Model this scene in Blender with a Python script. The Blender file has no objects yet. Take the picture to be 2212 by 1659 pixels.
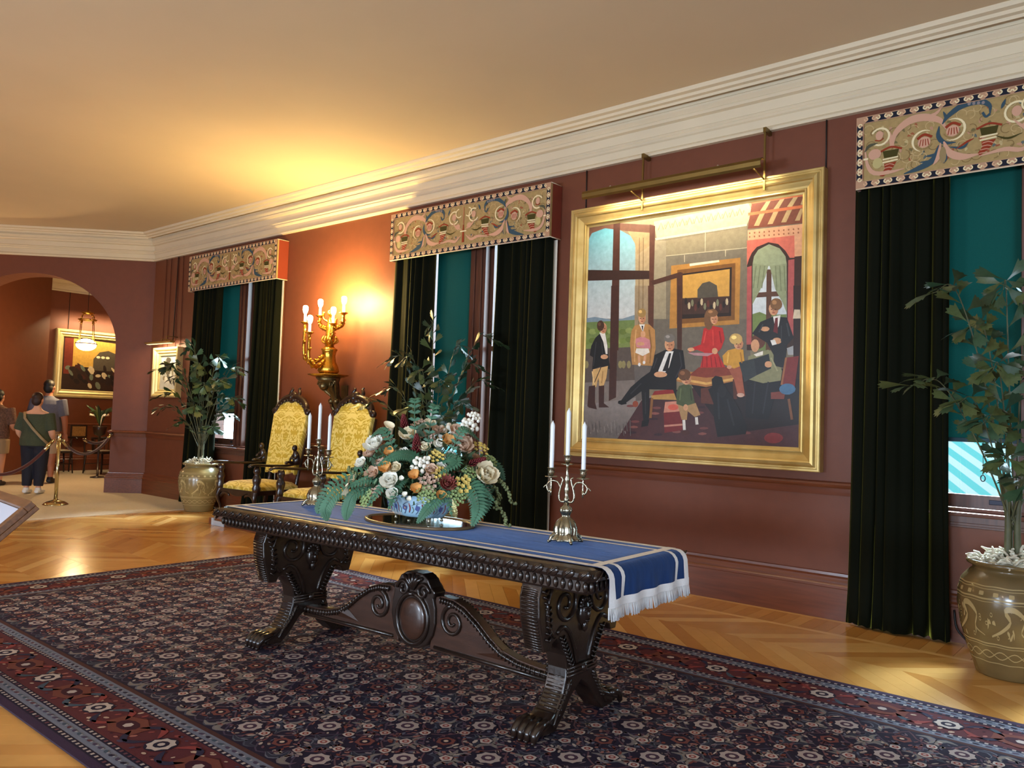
import bpy, bmesh, math, random
from math import sin, cos, pi, sqrt, atan2, radians
from mathutils import Vector, Matrix
SC = bpy.context.scene
COL = SC.collection
random.seed(7)

# ------------------------------------------------------------------ camera
F_PX, YAW, PITCH, ROLL = 1717.2, radians(39.87), radians(2.608), radians(1.934)
cam_d = bpy.data.cameras.new('camera'); cam = bpy.data.objects.new('camera', cam_d); COL.objects.link(cam)
fw = Vector((-sin(YAW)*cos(PITCH), cos(YAW)*cos(PITCH), sin(PITCH)))
rt = fw.cross(Vector((0, 0, 1))).normalized(); up = rt.cross(fw)
r2 = rt*cos(ROLL)+up*sin(ROLL); u2 = up*cos(ROLL)-rt*sin(ROLL)
M = Matrix((( r2.x, u2.x, -fw.x, 0), (r2.y, u2.y, -fw.y, -6.28), (r2.z, u2.z, -fw.z, 1.42), (0, 0, 0, 1)))
cam.matrix_world = M
cam_d.sensor_fit = 'HORIZONTAL'; cam_d.sensor_width = 36; cam_d.lens = 36*F_PX/2212
cam_d.clip_start = .05; cam_d.clip_end = 200
SC.camera = cam

# ------------------------------------------------------------------ world, lights, exposure
SC.view_settings.view_transform = 'Standard'; SC.view_settings.look = 'None'
SC.view_settings.gamma = 1; SC.view_settings.exposure = 0.66; SC.view_settings.use_curve_mapping = False
SC.cycles.use_denoising = True
SC.cycles.max_bounces = 7; SC.cycles.diffuse_bounces = 4; SC.cycles.glossy_bounces = 3
SC.cycles.transmission_bounces = 4; SC.cycles.transparent_max_bounces = 8
SC.cycles.sample_clamp_indirect = 4.0; SC.cycles.caustics_reflective = False; SC.cycles.caustics_refractive = False
W = bpy.data.worlds.new('daylight'); SC.world = W; W.use_nodes = True
bg = W.node_tree.nodes['Background']; bg.inputs[0].default_value = (.66, .84, 1.0, 1); bg.inputs[1].default_value = 14.0

def area(name, loc, rot, sx, sy, power, col, portal=False, spread=180):
    l = bpy.data.lights.new(name, 'AREA'); l.shape = 'RECTANGLE'; l.size = sx; l.size_y = sy
    l.energy = power; l.color = col; l.spread = radians(spread)
    if portal: l.cycles.is_portal = True
    o = bpy.data.objects.new(name, l); COL.objects.link(o); o.location = loc; o.rotation_euler = rot
    return o
def point(name, loc, power, col, rad=.03):
    l = bpy.data.lights.new(name, 'POINT'); l.energy = power; l.color = col; l.shadow_soft_size = rad
    o = bpy.data.objects.new(name, l); COL.objects.link(o); o.location = loc
    return o
sun_d = bpy.data.lights.new('hazy_sun', 'SUN'); sun_d.energy = 42; sun_d.angle = radians(30); sun_d.color = (.72, .86, 1.0)
sun = bpy.data.objects.new('hazy_sun', sun_d); COL.objects.link(sun); sun.rotation_euler = Vector((.06, -1.0, -.90)).to_track_quat('-Z', 'Y').to_euler()
WIN = (-10.44, -5.82, -.69)           # centres of the three double windows in the long wall
COOL = (.66, .82, 1.0)
for xc in WIN:                        # daylight coming in through the glazing
    area('window_portal', (xc, .34, 1.95), (radians(90), 0, 0), 1.9, 2.2, 1, (1, 1, 1), portal=True)
# low area lights added behind the camera for assumed daylight, no windows modelled
for x, e_ in ((-9.5, 50), (-4.9, 205), (-.3, 260)):
    area('assumed_opposite_daylight', (x, -10.9, 1.25), (radians(90), 0, 0), 1.8, .8, e_, COOL)
area('added_end_daylight', (4.4, -5.2, 1.3), (radians(90), 0, radians(90)), 2.6, .9, 80, COOL)  # unseen cool area light added at the solid end wall, no window there
# warm fill added near the wall behind the camera to lighten the ceiling
for x in (-7.4, -2.4):
    point('opposite_wall_fill', (x, -10.4, 2.7), 66, (1, .84, .64), .12)
# unseen warm fill added to brighten the walls behind the arch
point('next_room_fill', (-15.7, -2.9, 2.7), 40, (1, .66, .32), .15)

# ------------------------------------------------------------------ materials
def srgb(r, g, b):
    f = lambda c: (c/12.92 if c <= .04045 else ((c+.055)/1.055)**2.4)
    return (f(r/255), f(g/255), f(b/255), 1)
MATS = {}
def mat(name, col, rough=.6, metal=0, var=.0, vscale=6, stretch=(1, 1, 1), bump=0, bscale=60, col2=None, spec=.5, sheen=0, coat=0, emit=0, vdetail=3):
    if name in MATS: return MATS[name]
    m = bpy.data.materials.new(name); m.use_nodes = True; nt = m.node_tree; N = nt.nodes; L = nt.links
    b = N['Principled BSDF']
    b.inputs['Base Color'].default_value = col; b.inputs['Roughness'].default_value = rough
    b.inputs['Metallic'].default_value = metal; b.inputs['Specular IOR Level'].default_value = spec
    if sheen:
        b.inputs['Sheen Weight'].default_value = sheen; b.inputs['Sheen Roughness'].default_value = .35
    if coat:
        b.inputs['Coat Weight'].default_value = coat; b.inputs['Coat Roughness'].default_value = .12
    if emit:
        b.inputs['Emission Color'].default_value = col; b.inputs['Emission Strength'].default_value = emit
    if var or bump:
        tc = N.new('ShaderNodeTexCoord'); mp = N.new('ShaderNodeMapping'); mp.inputs['Scale'].default_value = stretch
        L.new(tc.outputs['Object'], mp.inputs['Vector'])
    if var:
        nz = N.new('ShaderNodeTexNoise'); nz.inputs['Scale'].default_value = vscale; nz.inputs['Detail'].default_value = vdetail
        L.new(mp.outputs[0], nz.inputs['Vector'])
        rp = N.new('ShaderNodeValToRGB'); e = rp.color_ramp.elements
        c2 = col2 or tuple(max(0, c*(1-var)) for c in col[:3])+(1,)
        e[0].position = .3; e[0].color = c2; e[1].position = .7; e[1].color = col if col2 else tuple(min(1, c*(1+var*.6)) for c in col[:3])+(1,)
        L.new(nz.outputs['Fac'], rp.inputs[0]); L.new(rp.outputs[0], b.inputs['Base Color'])
    if bump:
        nb = N.new('ShaderNodeTexNoise'); nb.inputs['Scale'].default_value = bscale; nb.inputs['Detail'].default_value = 2
        L.new(mp.outputs[0], nb.inputs['Vector'])
        bp = N.new('ShaderNodeBump'); bp.inputs['Strength'].default_value = bump; bp.inputs['Distance'].default_value = .01
        L.new(nb.outputs['Fac'], bp.inputs['Height']); L.new(bp.outputs[0], b.inputs['Normal'])
    MATS[name] = m
    return m
def colmat(name, rough=.8, spec=.2, bump=0, bscale=300, sheen=0):
    """colour comes from the mesh's own colour layer: woven, printed or painted pattern"""
    m = mat(name, (.5, .5, .5, 1), rough, spec=spec, bump=bump, bscale=bscale, sheen=sheen); nt = m.node_tree
    a = nt.nodes.new('ShaderNodeAttribute'); a.attribute_name = 'Col'
    nt.links.new(a.outputs['Color'], nt.nodes['Principled BSDF'].inputs['Base Color'])
    return m

# ------------------------------------------------------------------ mesh builder
class MB:
    def __init__(s): s.v = []; s.f = []; s.c = []; s.sm = []; s.mi = []; s.cc = (1, 1, 1, 1)
    def add(s, vs, fs, smooth=False, col=None, mi=0):
        n = len(s.v); s.v += [tuple(v) for v in vs]; s.f += [tuple(i+n for i in f) for f in fs]
        s.c += [col or s.cc]*len(vs); s.sm += [smooth]*len(fs); s.mi += [mi]*len(fs)
        return s
    def box(s, lo, hi, M=None, **k):
        x0, y0, z0 = lo; x1, y1, z1 = hi
        vs = [Vector(p) for p in ((x0, y0, z0), (x1, y0, z0), (x1, y1, z0), (x0, y1, z0), (x0, y0, z1), (x1, y0, z1), (x1, y1, z1), (x0, y1, z1))]
        if M: vs = [M@v for v in vs]
        return s.add(vs, [(0, 3, 2, 1), (4, 5, 6, 7), (0, 1, 5, 4), (1, 2, 6, 5), (2, 3, 7, 6), (3, 0, 4, 7)], **k)
    def lathe(s, prof, seg=20, c=(0, 0, 0), M=None, sx=1, sy=1, fl=0, fn=0, **k):
        """profile [(r,z)] turned about z; fl/fn: fluting depth and count"""
        vs = []; n = len(prof)
        for r, z in prof:
            for i in range(seg):
                a = 2*pi*i/seg; rr = r*(1+(fl*cos(fn*a) if fl else 0))
                vs.append(Vector((c[0]+rr*cos(a)*sx, c[1]+rr*sin(a)*sy, c[2]+z)))
        if M: vs = [M@v for v in vs]
        fs = [(j*seg+i, j*seg+(i+1) % seg, (j+1)*seg+(i+1) % seg, (j+1)*seg+i) for j in range(n-1) for i in range(seg)]
        fs += [tuple(range(seg-1, -1, -1)), tuple((n-1)*seg+i for i in range(seg))]
        k.setdefault('smooth', True)
        return s.add(vs, fs, **k)
    def tube(s, path, r, seg=8, flat=1, cap=True, **k):
        """swept tube; r number, list or function of 0..1; flat squashes along the second axis"""
        P = [Vector(p) for p in path]; n = len(P); vs = []; pv = None
        for i, p in enumerate(P):
            t = (P[min(i+1, n-1)]-P[max(i-1, 0)])
            t = t.normalized() if t.length > 1e-9 else Vector((0, 0, 1))
            if pv is None:
                a = Vector((0, 0, 1)) if abs(t.z) < .9 else Vector((1, 0, 0)); u = t.cross(a).normalized()
            else:
                u = pv-t*pv.dot(t); u = u.normalized() if u.length > 1e-6 else t.orthogonal().normalized()
            pv = u; w = t.cross(u)
            rr = r(i/(n-1)) if callable(r) else (r[i] if isinstance(r, (list, tuple)) else r)
            for j in range(seg):
                a = 2*pi*j/seg; vs.append(p+u*(rr*cos(a))+w*(rr*flat*sin(a)))
        fs = [(i*seg+j, i*seg+(j+1) % seg, (i+1)*seg+(j+1) % seg, (i+1)*seg+j) for i in range(n-1) for j in range(seg)]
        if cap: fs += [tuple(range(seg-1, -1, -1)), tuple((n-1)*seg+i for i in range(seg))]
        k.setdefault('smooth', True)
        return s.add(vs, fs, **k)
    def loft(s, rings, seg=14, **k):
        """rings: (centre, rx, ry[, axisx, axisy])"""
        vs = []
        for q in rings:
            c = Vector(q[0]); ax = Vector(q[3]) if len(q) > 3 else Vector((1, 0, 0)); ay = Vector(q[4]) if len(q) > 4 else Vector((0, 1, 0))
            for j in range(seg):
                a = 2*pi*j/seg; vs.append(c+ax*(q[1]*cos(a))+ay*(q[2]*sin(a)))
        n = len(rings)
        fs = [(i*seg+j, i*seg+(j+1) % seg, (i+1)*seg+(j+1) % seg, (i+1)*seg+j) for i in range(n-1) for j in range(seg)]
        fs += [tuple(range(seg-1, -1, -1)), tuple((n-1)*seg+i for i in range(seg))]
        k.setdefault('smooth', True)
        return s.add(vs, fs, **k)
    def prism(s, out, d0, d1, fn, **k):
        """2D outline extruded between d0 and d1; fn(a,b,d)->xyz"""
        n = len(out); vs = [fn(a, b, d0) for a, b in out]+[fn(a, b, d1) for a, b in out]
        fs = [tuple(range(n-1, -1, -1)), tuple(range(n, 2*n))]+[(i, (i+1) % n, n+(i+1) % n, n+i) for i in range(n)]
        return s.add(vs, fs, **k)
    def poly(s, pts, **k): return s.add(pts, [tuple(range(len(pts)))], **k)
    def ball(s, c, r, seg=10, rings=6, sc=(1, 1, 1), M=None, **k):
        vs = []; 
        for i in range(1, rings):
            t = pi*i/rings
            for j in range(seg):
                a = 2*pi*j/seg; vs.append(Vector((r*sc[0]*sin(t)*cos(a), r*sc[1]*sin(t)*sin(a), r*sc[2]*cos(t))))
        vs += [Vector((0, 0, r*sc[2])), Vector((0, 0, -r*sc[2]))]
        if M: vs = [M@v for v in vs]
        vs = [v+Vector(c) for v in vs]; n = len(vs)
        fs = [((i)*seg+j, (i+1)*seg+j, (i+1)*seg+(j+1) % seg, i*seg+(j+1) % seg) for i in range(rings-2) for j in range(seg)]
        fs += [(n-2, j, (j+1) % seg) for j in range(seg)]+[(n-1, (rings-2)*seg+(j+1) % seg, (rings-2)*seg+j) for j in range(seg)]
        k.setdefault('smooth', True)
        return s.add(vs, fs, **k)
    def xf(s, M, start=0): s.v[start:] = [tuple(M@Vector(v)) for v in s.v[start:]]; return s
    def mesh(s, name, mats, fix=True):
        me = bpy.data.meshes.new(name); me.from_pydata(s.v, [], s.f)
        for m in (mats if isinstance(mats, (list, tuple)) else [mats]): me.materials.append(m)
        me.polygons.foreach_set('use_smooth', s.sm); me.polygons.foreach_set('material_index', s.mi)
        if any(c != (1, 1, 1, 1) for c in s.c):
            at = me.color_attributes.new('Col', 'FLOAT_COLOR', 'POINT'); at.data.foreach_set('color', [x for c in s.c for x in c])
        if fix:
            bm = bmesh.new(); bm.from_mesh(me); bmesh.ops.recalc_face_normals(bm, faces=bm.faces); bm.to_mesh(me); bm.free()
        me.update()
        return me
    def obj(s, name, mats, parent=None, loc=None, fix=True, **tags):
        o = bpy.data.objects.new(name, s.mesh(name, mats, fix)); COL.objects.link(o)
        if parent: o.parent = parent
        if loc: o.location = loc
        for k, v in tags.items(): o[k] = v
        return o
def thing(name, loc=(0, 0, 0), rz=0, label=None, cat=None, group=None, kind=None):
    o = bpy.data.objects.new(name, None); o.empty_display_size = .1; COL.objects.link(o); o.location = loc; o.rotation_euler = (0, 0, rz)
    if label: o['label'] = label
    if cat: o['category'] = cat
    if group: o['group'] = group
    if kind: o['kind'] = kind
    return o
def inst(me, name, parent=None, loc=(0, 0, 0), M=None, **tags):
    o = bpy.data.objects.new(name, me); COL.objects.link(o)
    if parent: o.parent = parent
    if M is not None: o.matrix_local = M
    else: o.location = loc
    for k, v in tags.items(): o[k] = v
    return o
def dup(root, loc, rz=None, label=None):
    r = root.copy(); COL.objects.link(r); r.location = loc
    if rz is not None: r.rotation_euler = (0, 0, rz)
    if label: r['label'] = label
    for ch in list(root.children):
        c = ch.copy(); COL.objects.link(c); c.parent = r; c.matrix_parent_inverse = ch.matrix_parent_inverse.copy()
        for g in ch.children:
            d = g.copy(); COL.objects.link(d); d.parent = c
    return r
def bev(o, w=.004, seg=2):
    m = o.modifiers.new('soft_edge', 'BEVEL'); m.width = w; m.segments = seg; m.limit_method = 'ANGLE'; m.angle_limit = radians(40)
    return o
def bez(pts, n=16):
    """smooth path through points (Catmull-Rom)"""
    P = [Vector(p) for p in pts]; P = [P[0]*2-P[1]]+P+[P[-1]*2-P[-2]]; out = []; m = len(P)-3
    for i in range(m):
        a, b, c, d = P[i:i+4]; k = max(2, n//m)
        for j in range(k):
            t = j/k; out.append(.5*((2*b)+(c-a)*t+(2*a-5*b+4*c-d)*t*t+(3*b-a-3*c+d)*t**3))
    return out+[P[-2]]
def S(o, **k):
    o['kind'] = 'structure'
    for a, b in k.items(): o[a] = b
    return o
# ================================================================== the room
M_wall = mat('terracotta_wall_cloth', srgb(114, 64, 44), .5, var=.06, vscale=9, bump=.10, bscale=220, spec=.35)
M_plaster = mat('cream_plaster', srgb(222, 208, 180), .7, var=.04, vscale=2, spec=.3)
M_ceil = mat('ceiling_plaster', srgb(214, 194, 164), .8, var=.03, vscale=1.2, spec=.2)
M_trim = mat('red_brown_mahogany', srgb(112, 60, 38), .33, var=.25, vscale=3, stretch=(1, 14, 14), spec=.5, coat=.25)
M_jamb = mat('dark_window_oak', srgb(88, 50, 36), .4, var=.3, vscale=4, stretch=(14, 14, 1), spec=.5)
M_oakbase = mat('floor_underlay', srgb(92, 58, 26), .5)
X_R, X_L, Y_B, ZC = 4.6, -18.6, -11.2, 4.30
# --- long wall with three window openings
mb = MB(); xs = []
for xc in WIN: xs += [xc-.98, xc+.98]
xs = [-13.1]+xs+[X_R]
for i in range(0, len(xs), 2): mb.box((xs[i], 0, 0), (xs[i+1], .36, ZC))
for xc in WIN:
    mb.box((xc-.98, 0, 0), (xc+.98, .36, .84)); mb.box((xc-.98, 0, 3.52), (xc+.98, .36, ZC))
S(mb.obj('wall_right', M_wall))
# --- chamfered wall with the arch
A0 = Vector((-13.1, 0, 0)); AD = Vector((-.70711, -.70711, 0)); AN = Vector((.70711, -.70711, 0))
def aw(s, z, d): return A0+AD*s+AN*d+Vector((0, 0, z))       # d>0 into the room
arch = [(1.93-1.36*cos(pi*i/36), 2.40+1.185*sin(pi*i/36)) for i in range(37)]
out = [(-.0, 0), (.57, 0)]+arch+[(3.29, 0), (4.4, 0), (4.4, ZC), (0, ZC)]
S(MB().prism(out, 0, -.42, aw).obj('wall_left', M_wall))
# --- walls that close the room out of view
e = aw(4.4, 0, 0)
S(MB().box((e.x-.3, Y_B, 0), (e.x, e.y+.1, ZC)).obj('wall_side', M_wall))
S(MB().box((e.x-.3, Y_B-.3, 0), (X_R+.3, Y_B, ZC)).obj('wall_back', M_wall))
S(MB().box((X_R, Y_B, 0), (X_R+.3, .36, ZC)).obj('wall_end', M_wall))
# --- room behind the arch
S(MB().box((-18.7, .06, 0), (-18.4, 2.4, ZC)).obj('wall_far', M_wall))
f0 = Vector((-18.4, .06, 0)); fd = Vector((.64, -.77, 0)).normalized(); fn_ = Vector((-fd.y, fd.x, 0))*-1
S(MB().prism([(0, 0), (3.4, 0), (3.4, ZC), (0, ZC)], 0, -.3, lambda a, b, d: f0+fd*a+Vector((fd.y, -fd.x, 0))*(d)+Vector((0, 0, b))).obj('wall_facet', M_wall))
S(MB().prism([(-13.42, .36), (-18.7, 2.5), (-18.7, 2.8), (-13.1, .55), (-13.1, .36)], 0, ZC, lambda a, b, d: (a, b, d)).obj('wall_beyond', M_wall))
S(MB().box((-18.7, -4.2, 0), (-16.25, -4.0, ZC)).obj('wall_far_side', M_wall))
S(MB().prism([(-18.9, Y_B-.3), (X_R+.3, Y_B-.3), (X_R+.3, .36), (-13.1, .36), (-13.1, .55), (-18.9, 2.9)], ZC, ZC+.15, lambda a, b, d: (a, b, d)).obj('ceiling', M_ceil))
# --- cornice
prof = [(0, 3.865), (.045, 3.865), (.05, 3.885), (.04, 3.90), (.022, 3.912), (.028, 3.975), (.045, 3.985), (.055, 4.0), (.05, 4.012), (.064, 4.028), (.04, 4.04), (.05, 4.115),
        (.085, 4.125), (.095, 4.145), (.088, 4.158), (.115, 4.185), (.115, 4.205), (.10, 4.215), (.10, 4.268), (.165, 4.272), (.172, 4.225), (.19, 4.215), (.20, 4.235),
        (.235, 4.24), (.245, 4.262), (.285, 4.268), (.295, 4.29), (.295, 4.3), (0, 4.3)]
def run(name, prof, a, b, nrm, ma, mb_, material, parent=None):
    """profile [(out,z)] swept from a to b; ma/mb: mitre slopes (shift along run per unit out)"""
    a, b, nrm = Vector(a), Vector(b), Vector(nrm); d = (b-a).normalized(); m = MB(); n = len(prof)
    vs = [a+nrm*p+d*(ma*p)+Vector((0, 0, z)) for p, z in prof]+[b+nrm*p-d*(mb_*p)+Vector((0, 0, z)) for p, z in prof]
    m.add(vs, [(i, (i+1) % n, n+(i+1) % n, n+i) for i in range(n)]+[tuple(range(n-1, -1, -1)), tuple(range(n, 2*n))])
    return S(m.obj(name, material, parent))
NY = (0, -1, 0); tq = math.tan(radians(22.5))
run('trim_1', prof, (-13.1, 0, 0), (X_R, 0, 0), NY, tq, 0, M_plaster)
run('trim_2', prof, A0, aw(4.4, 0, 0), AN, tq, 0, M_plaster)
run('trim_3', prof, (-18.4, 0.06, 0), (-18.4, 2.35, 0), (1, 0, 0), 0, 0, M_plaster)
run('trim_4', prof, f0, f0+fd*3.4, Vector((-fd.y, fd.x, 0)), 0, 0, M_plaster)
# --- chair rail and skirting
rail = [(0, .93), (.012, .93), (.016, .955), (.02, .985), (.03, .998), (.045, 1.0), (.05, 1.012), (.045, 1.026), (.02, 1.035), (0, 1.036)]
base = [(0, 0), (.045, 0), (.045, .235), (.05, .24), (.05, .256), (.036, .27), (.036, .285), (.03, .30), (.03, .312), (.014, .325), (.012, .345), (0, .35)]
for i in range(0, len(xs), 2):
    a = xs[i]-(0 if i == 0 else -.13); b = xs[i+1]-(.13 if i < len(xs)-2 else 0)
    run('trim_%d' % (5+i//2), rail, (a, 0, 0), (b, 0, 0), NY, tq if i == 0 else 0, 0, M_trim)
run('trim_9', rail, A0, aw(.57, 0, 0), AN, tq, -.4, M_trim)
run('trim_10', rail, aw(3.29, 0, 0), aw(4.4, 0, 0), AN, 0, 0, M_trim)
run('baseboard_right', base, (-13.1, 0, 0), (X_R, 0, 0), NY, tq, 0, M_trim)
run('baseboard_left', base, A0, aw(.57, 0, 0), AN, tq, -1, M_trim)
run('baseboard_jamb', base, aw(.57, 0, 0), aw(.57, 0, -.42), AD, -1, 0, M_trim)
run('trim_11', rail, aw(.57, 0, 0), aw(.57, 0, -.42), AD, -.4, 0, M_trim)
run('baseboard_far', base, (-18.4, .06, 0), (-18.4, 2.35, 0), (1, 0, 0), 0, 0, M_trim)
run('trim_12', rail, (-18.4, .06, 0), (-18.4, 2.35, 0), (1, 0, 0), 0, 0, M_trim)
run('baseboard_facet', base, f0, f0+fd*3.4, Vector((-fd.y, fd.x, 0)), 0, 0, M_trim)
run('trim_13', rail, f0, f0+fd*3.4, Vector((-fd.y, fd.x, 0)), 0, 0, M_trim)

# --- oak parquet: edge strip, cross boards, inner strip, then 45 degree chevron rows
def oak(i):
    t = [(205, 152, 82), (196, 140, 72), (214, 164, 94), (186, 130, 64), (222, 174, 106)][i]
    return mat('oak_board_%s' % ('amber', 'honey', 'straw', 'toffee', 'pale')[i], srgb(*t), .17, var=.10, vscale=5, stretch=(1, 1, 1), spec=.5, bump=.02, bscale=8)
OAK = [oak(i) for i in range(5)]
fl = MB().box((X_L-.3, Y_B-.3, -.12), (X_R+.3, 2.9, -.010)).obj('floor', M_oakbase); S(fl)
RUG = (-7.03, 1.4, -4.87, -1.57)
TH = .010
def plankmesh(out, k):
    return MB().prism(out, -TH, 0, lambda a, b, d: (a, b, d)).mesh('plank', OAK[k])
PW, RH, Y0 = .150, .533, -.502
meshA = [plankmesh([(0, 0), (PW-.0022, 0), (PW-.0022-RH+.002, -RH+.002), (-RH+.002, -RH+.002)], k) for k in range(5)]      # leans left going to the room
meshB = [plankmesh([(0, 0), (PW-.0022, 0), (PW-.0022+RH-.002, -RH+.002), (RH-.002, -RH+.002)], k) for k in range(5)]
meshC = [plankmesh([(0, 0), (.098, 0), (.098, .36), (0, .36)], k) for k in range(5)]
rest = [MB() for k in range(5)]; near = []
def inside(x, y, m=.1): return RUG[0]+m < x < RUG[1]-m and RUG[2]+m < y < RUG[3]-m
for r in range(20):
    y = Y0-RH*r; A = r % 2 == 0
    n = int((X_R-X_L)/PW)
    for i in range(n):
        x = -19.0+PW*i+.04; xm = x+(-RH if A else RH)/2; ym = y-RH/2
        if y-RH < Y_B or xm > X_R-.4 or xm < -18.2: continue
        if inside(x, y) and inside(x+(-RH if A else RH), y-RH): continue
        if xm < -11.2 and ym > -5: continue                 # under the carpet
        near.append(((xm**2+(ym+6.28)**2)**.5, x, y, A))
near = [q for q in near if q[2] > -6.2 or q[1] < -9]
vis = lambda q: q[2] > -2.3 and -8.6 < q[1] < .5
near.sort(key=lambda q: (0 if vis(q) else 1, q[0]))
for j, (d, x, y, A) in enumerate(near):
    k = random.choice((0, 0, 1, 1, 2, 3, 4))
    if j < 230: inst((meshA if A else meshB)[k], 'plank', fl, (x, y, 0))
    else:
        dx = -RH if A else RH
        rest[k].prism([(x, y), (x+PW-.0022, y), (x+PW-.0022+dx, y-RH+.002), (x+dx, y-RH+.002)], -TH, 0, lambda a, b, d: (a, b, d))
for i in range(int(11/.1)):
    x = -10.6+.1*i; k = random.choice((0, 1, 1, 3, 3, 2))
    if -6.4 < x < .1: inst(meshC[k], 'border_plank', fl, (x, -.452, 0))
    else: rest[k].box((x, -.452, -TH), (x+.098, -.092, 0))
for k in range(5):
    rest[k].box((-10.6, -.09, -TH), (-10.5, -.05, 0))
    o = rest[k].obj('plank_field', OAK[k], fl); o['kind'] = 'stuff'
for i in range(6):
    x = -10.6+2.5*i
    bev(MB().box((x, -.09, -TH), (x+2.495, -.045, 0)).obj('edge_strip', OAK[2], fl), .001, 1)
    MB().box((x, -.500, -TH), (x+2.495, -.454, 0)).obj('inner_strip', OAK[4], fl)
# --- beige carpet leading to the arch
M_carp = mat('beige_carpet', srgb(208, 194, 172), .95, var=.06, vscale=30, bump=.35, bscale=500, spec=.1)
cp = [(-10.74, -8.0), (-10.74, -.052), (-13.06, -.052)]+[tuple(aw(q, 0, .055)[:2]) for q in (.05, .515)]+[tuple(aw(q, 0, -.47)[:2]) for q in (.515, .05)]+[(-13.5, .33), (-18.34, 2.2), (-18.34, .15), (-16.35, -2.36), (-16.2, -8.0)]
bev(MB().prism(cp, 0, .012, lambda a, b, d: (a, b, d)).obj('beige_carpet', M_carp, label='beige carpet with straight edge leading through the arch', category='carpet'), .003, 1)
# ================================================================== flat woven / painted / embroidered pattern
class Flat:
    """shapes in u,v laid one over the other a hair apart; fn(u,v,d) puts them in the world"""
    def __init__(s, fn, step=2e-5, d0=3e-4): s.m = MB(); s.fn = fn; s.d = d0; s.step = step
    def poly(s, pts, c, c2=None):
        s.d += s.step; col = srgb(*c); n = len(s.m.v)
        s.m.poly([s.fn(u, v, s.d) for u, v in pts], col=col)
        if c2:
            vs = [v for u, v in pts]; lo, hi = min(vs), max(vs); k2 = srgb(*c2)
            for i, (u, v) in enumerate(pts):
                t = (v-lo)/(hi-lo+1e-9); s.m.c[n+i] = tuple(a*(1-t)+b*t for a, b in zip(col, k2))
    def stroke(s, pts, w, c, n=0):
        s.d += s.step
        P = [Vector((a, b, 0)) for a, b in pts]
        if n: P = bez(P, n)
        m = len(P); L = []; R = []
        for i, p in enumerate(P):
            t = (P[min(i+1, m-1)]-P[max(i-1, 0)]); t = t.normalized() if t.length > 1e-9 else Vector((1, 0, 0)); nn = Vector((-t.y, t.x, 0))
            ww = (w(i/(m-1)) if callable(w) else w)/2; L.append(p+nn*ww); R.append(p-nn*ww)
        vs = [s.fn(p.x, p.y, s.d) for p in L+R]
        s.m.add(vs, [(i, i+1, m+i+1, m+i) for i in range(m-1)], col=srgb(*c))
    def arc(s, cx, cy, r, a0, a1, w, c, k=1, n=14):
        s.stroke([(cx+r*cos(radians(a0+(a1-a0)*i/n)), cy+r*k*sin(radians(a0+(a1-a0)*i/n))) for i in range(n+1)], w, c)
    def blob(s, cx, cy, rx, ry, c, rot=0, n=12, jag=0):
        ca, sa = cos(radians(rot)), sin(radians(rot)); P = []
        for i in range(n):
            a = 2*pi*i/n; q = 1+(jag if i % 2 else 0); x, y = rx*q*cos(a), ry*q*sin(a); P.append((cx+x*ca-y*sa, cy+x*sa+y*ca))
        s.poly(P, c)
taper = lambda w: (lambda t: w*(.15+.85*sin(pi*min(1, t*1.02+.0)))+.001)
swell = lambda w: (lambda t: w*(1-t)**.6+.0015)

# ================================================================== windows
M_glass = bpy.data.materials.new('window_glass'); M_glass.use_nodes = True
_n = M_glass.node_tree; _n.nodes.remove(_n.nodes['Principled BSDF'])
_t = _n.nodes.new('ShaderNodeBsdfTransparent'); _t.inputs[0].default_value = (.93, .98, .98, 1); _g = _n.nodes.new('ShaderNodeBsdfGlossy'); _g.inputs['Roughness'].default_value = .02
_x = _n.nodes.new('ShaderNodeMixShader'); _x.inputs[0].default_value = .06
_n.links.new(_t.outputs[0], _x.inputs[1]); _n.links.new(_g.outputs[0], _x.inputs[2]); _n.links.new(_x.outputs[0], _n.nodes['Material Output'].inputs[0])
M_plate = mat('dark_bronze_plate', srgb(38, 40, 52), .45, .6)
M_sill = mat('sill_oak_varnish', srgb(96, 58, 46), .16, var=.25, vscale=4, stretch=(1, 12, 12), coat=.6)
def shade_mat():
    m = mat('teal_blind_cloth', srgb(18, 66, 60), .9, var=.08, vscale=120, spec=.1, bump=.05, bscale=600)
    nt = m.node_tree; b = nt.nodes['Principled BSDF']; t = nt.nodes.new('ShaderNodeBsdfTranslucent'); t.inputs[0].default_value = srgb(16, 78, 74)
    x = nt.nodes.new('ShaderNodeMixShader'); x.inputs[0].default_value = .017
    nt.links.new(b.outputs[0], x.inputs[1]); nt.links.new(t.outputs[0], x.inputs[2]); nt.links.new(x.outputs[0], nt.nodes['Material Output'].inputs[0])
    return m
M_shade = shade_mat(); M_cord = mat('dark_pull_cord', srgb(40, 48, 54), .7)
wl = ('first window from the arch', 'middle window behind the flowers', 'window by the right-hand plant')
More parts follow.
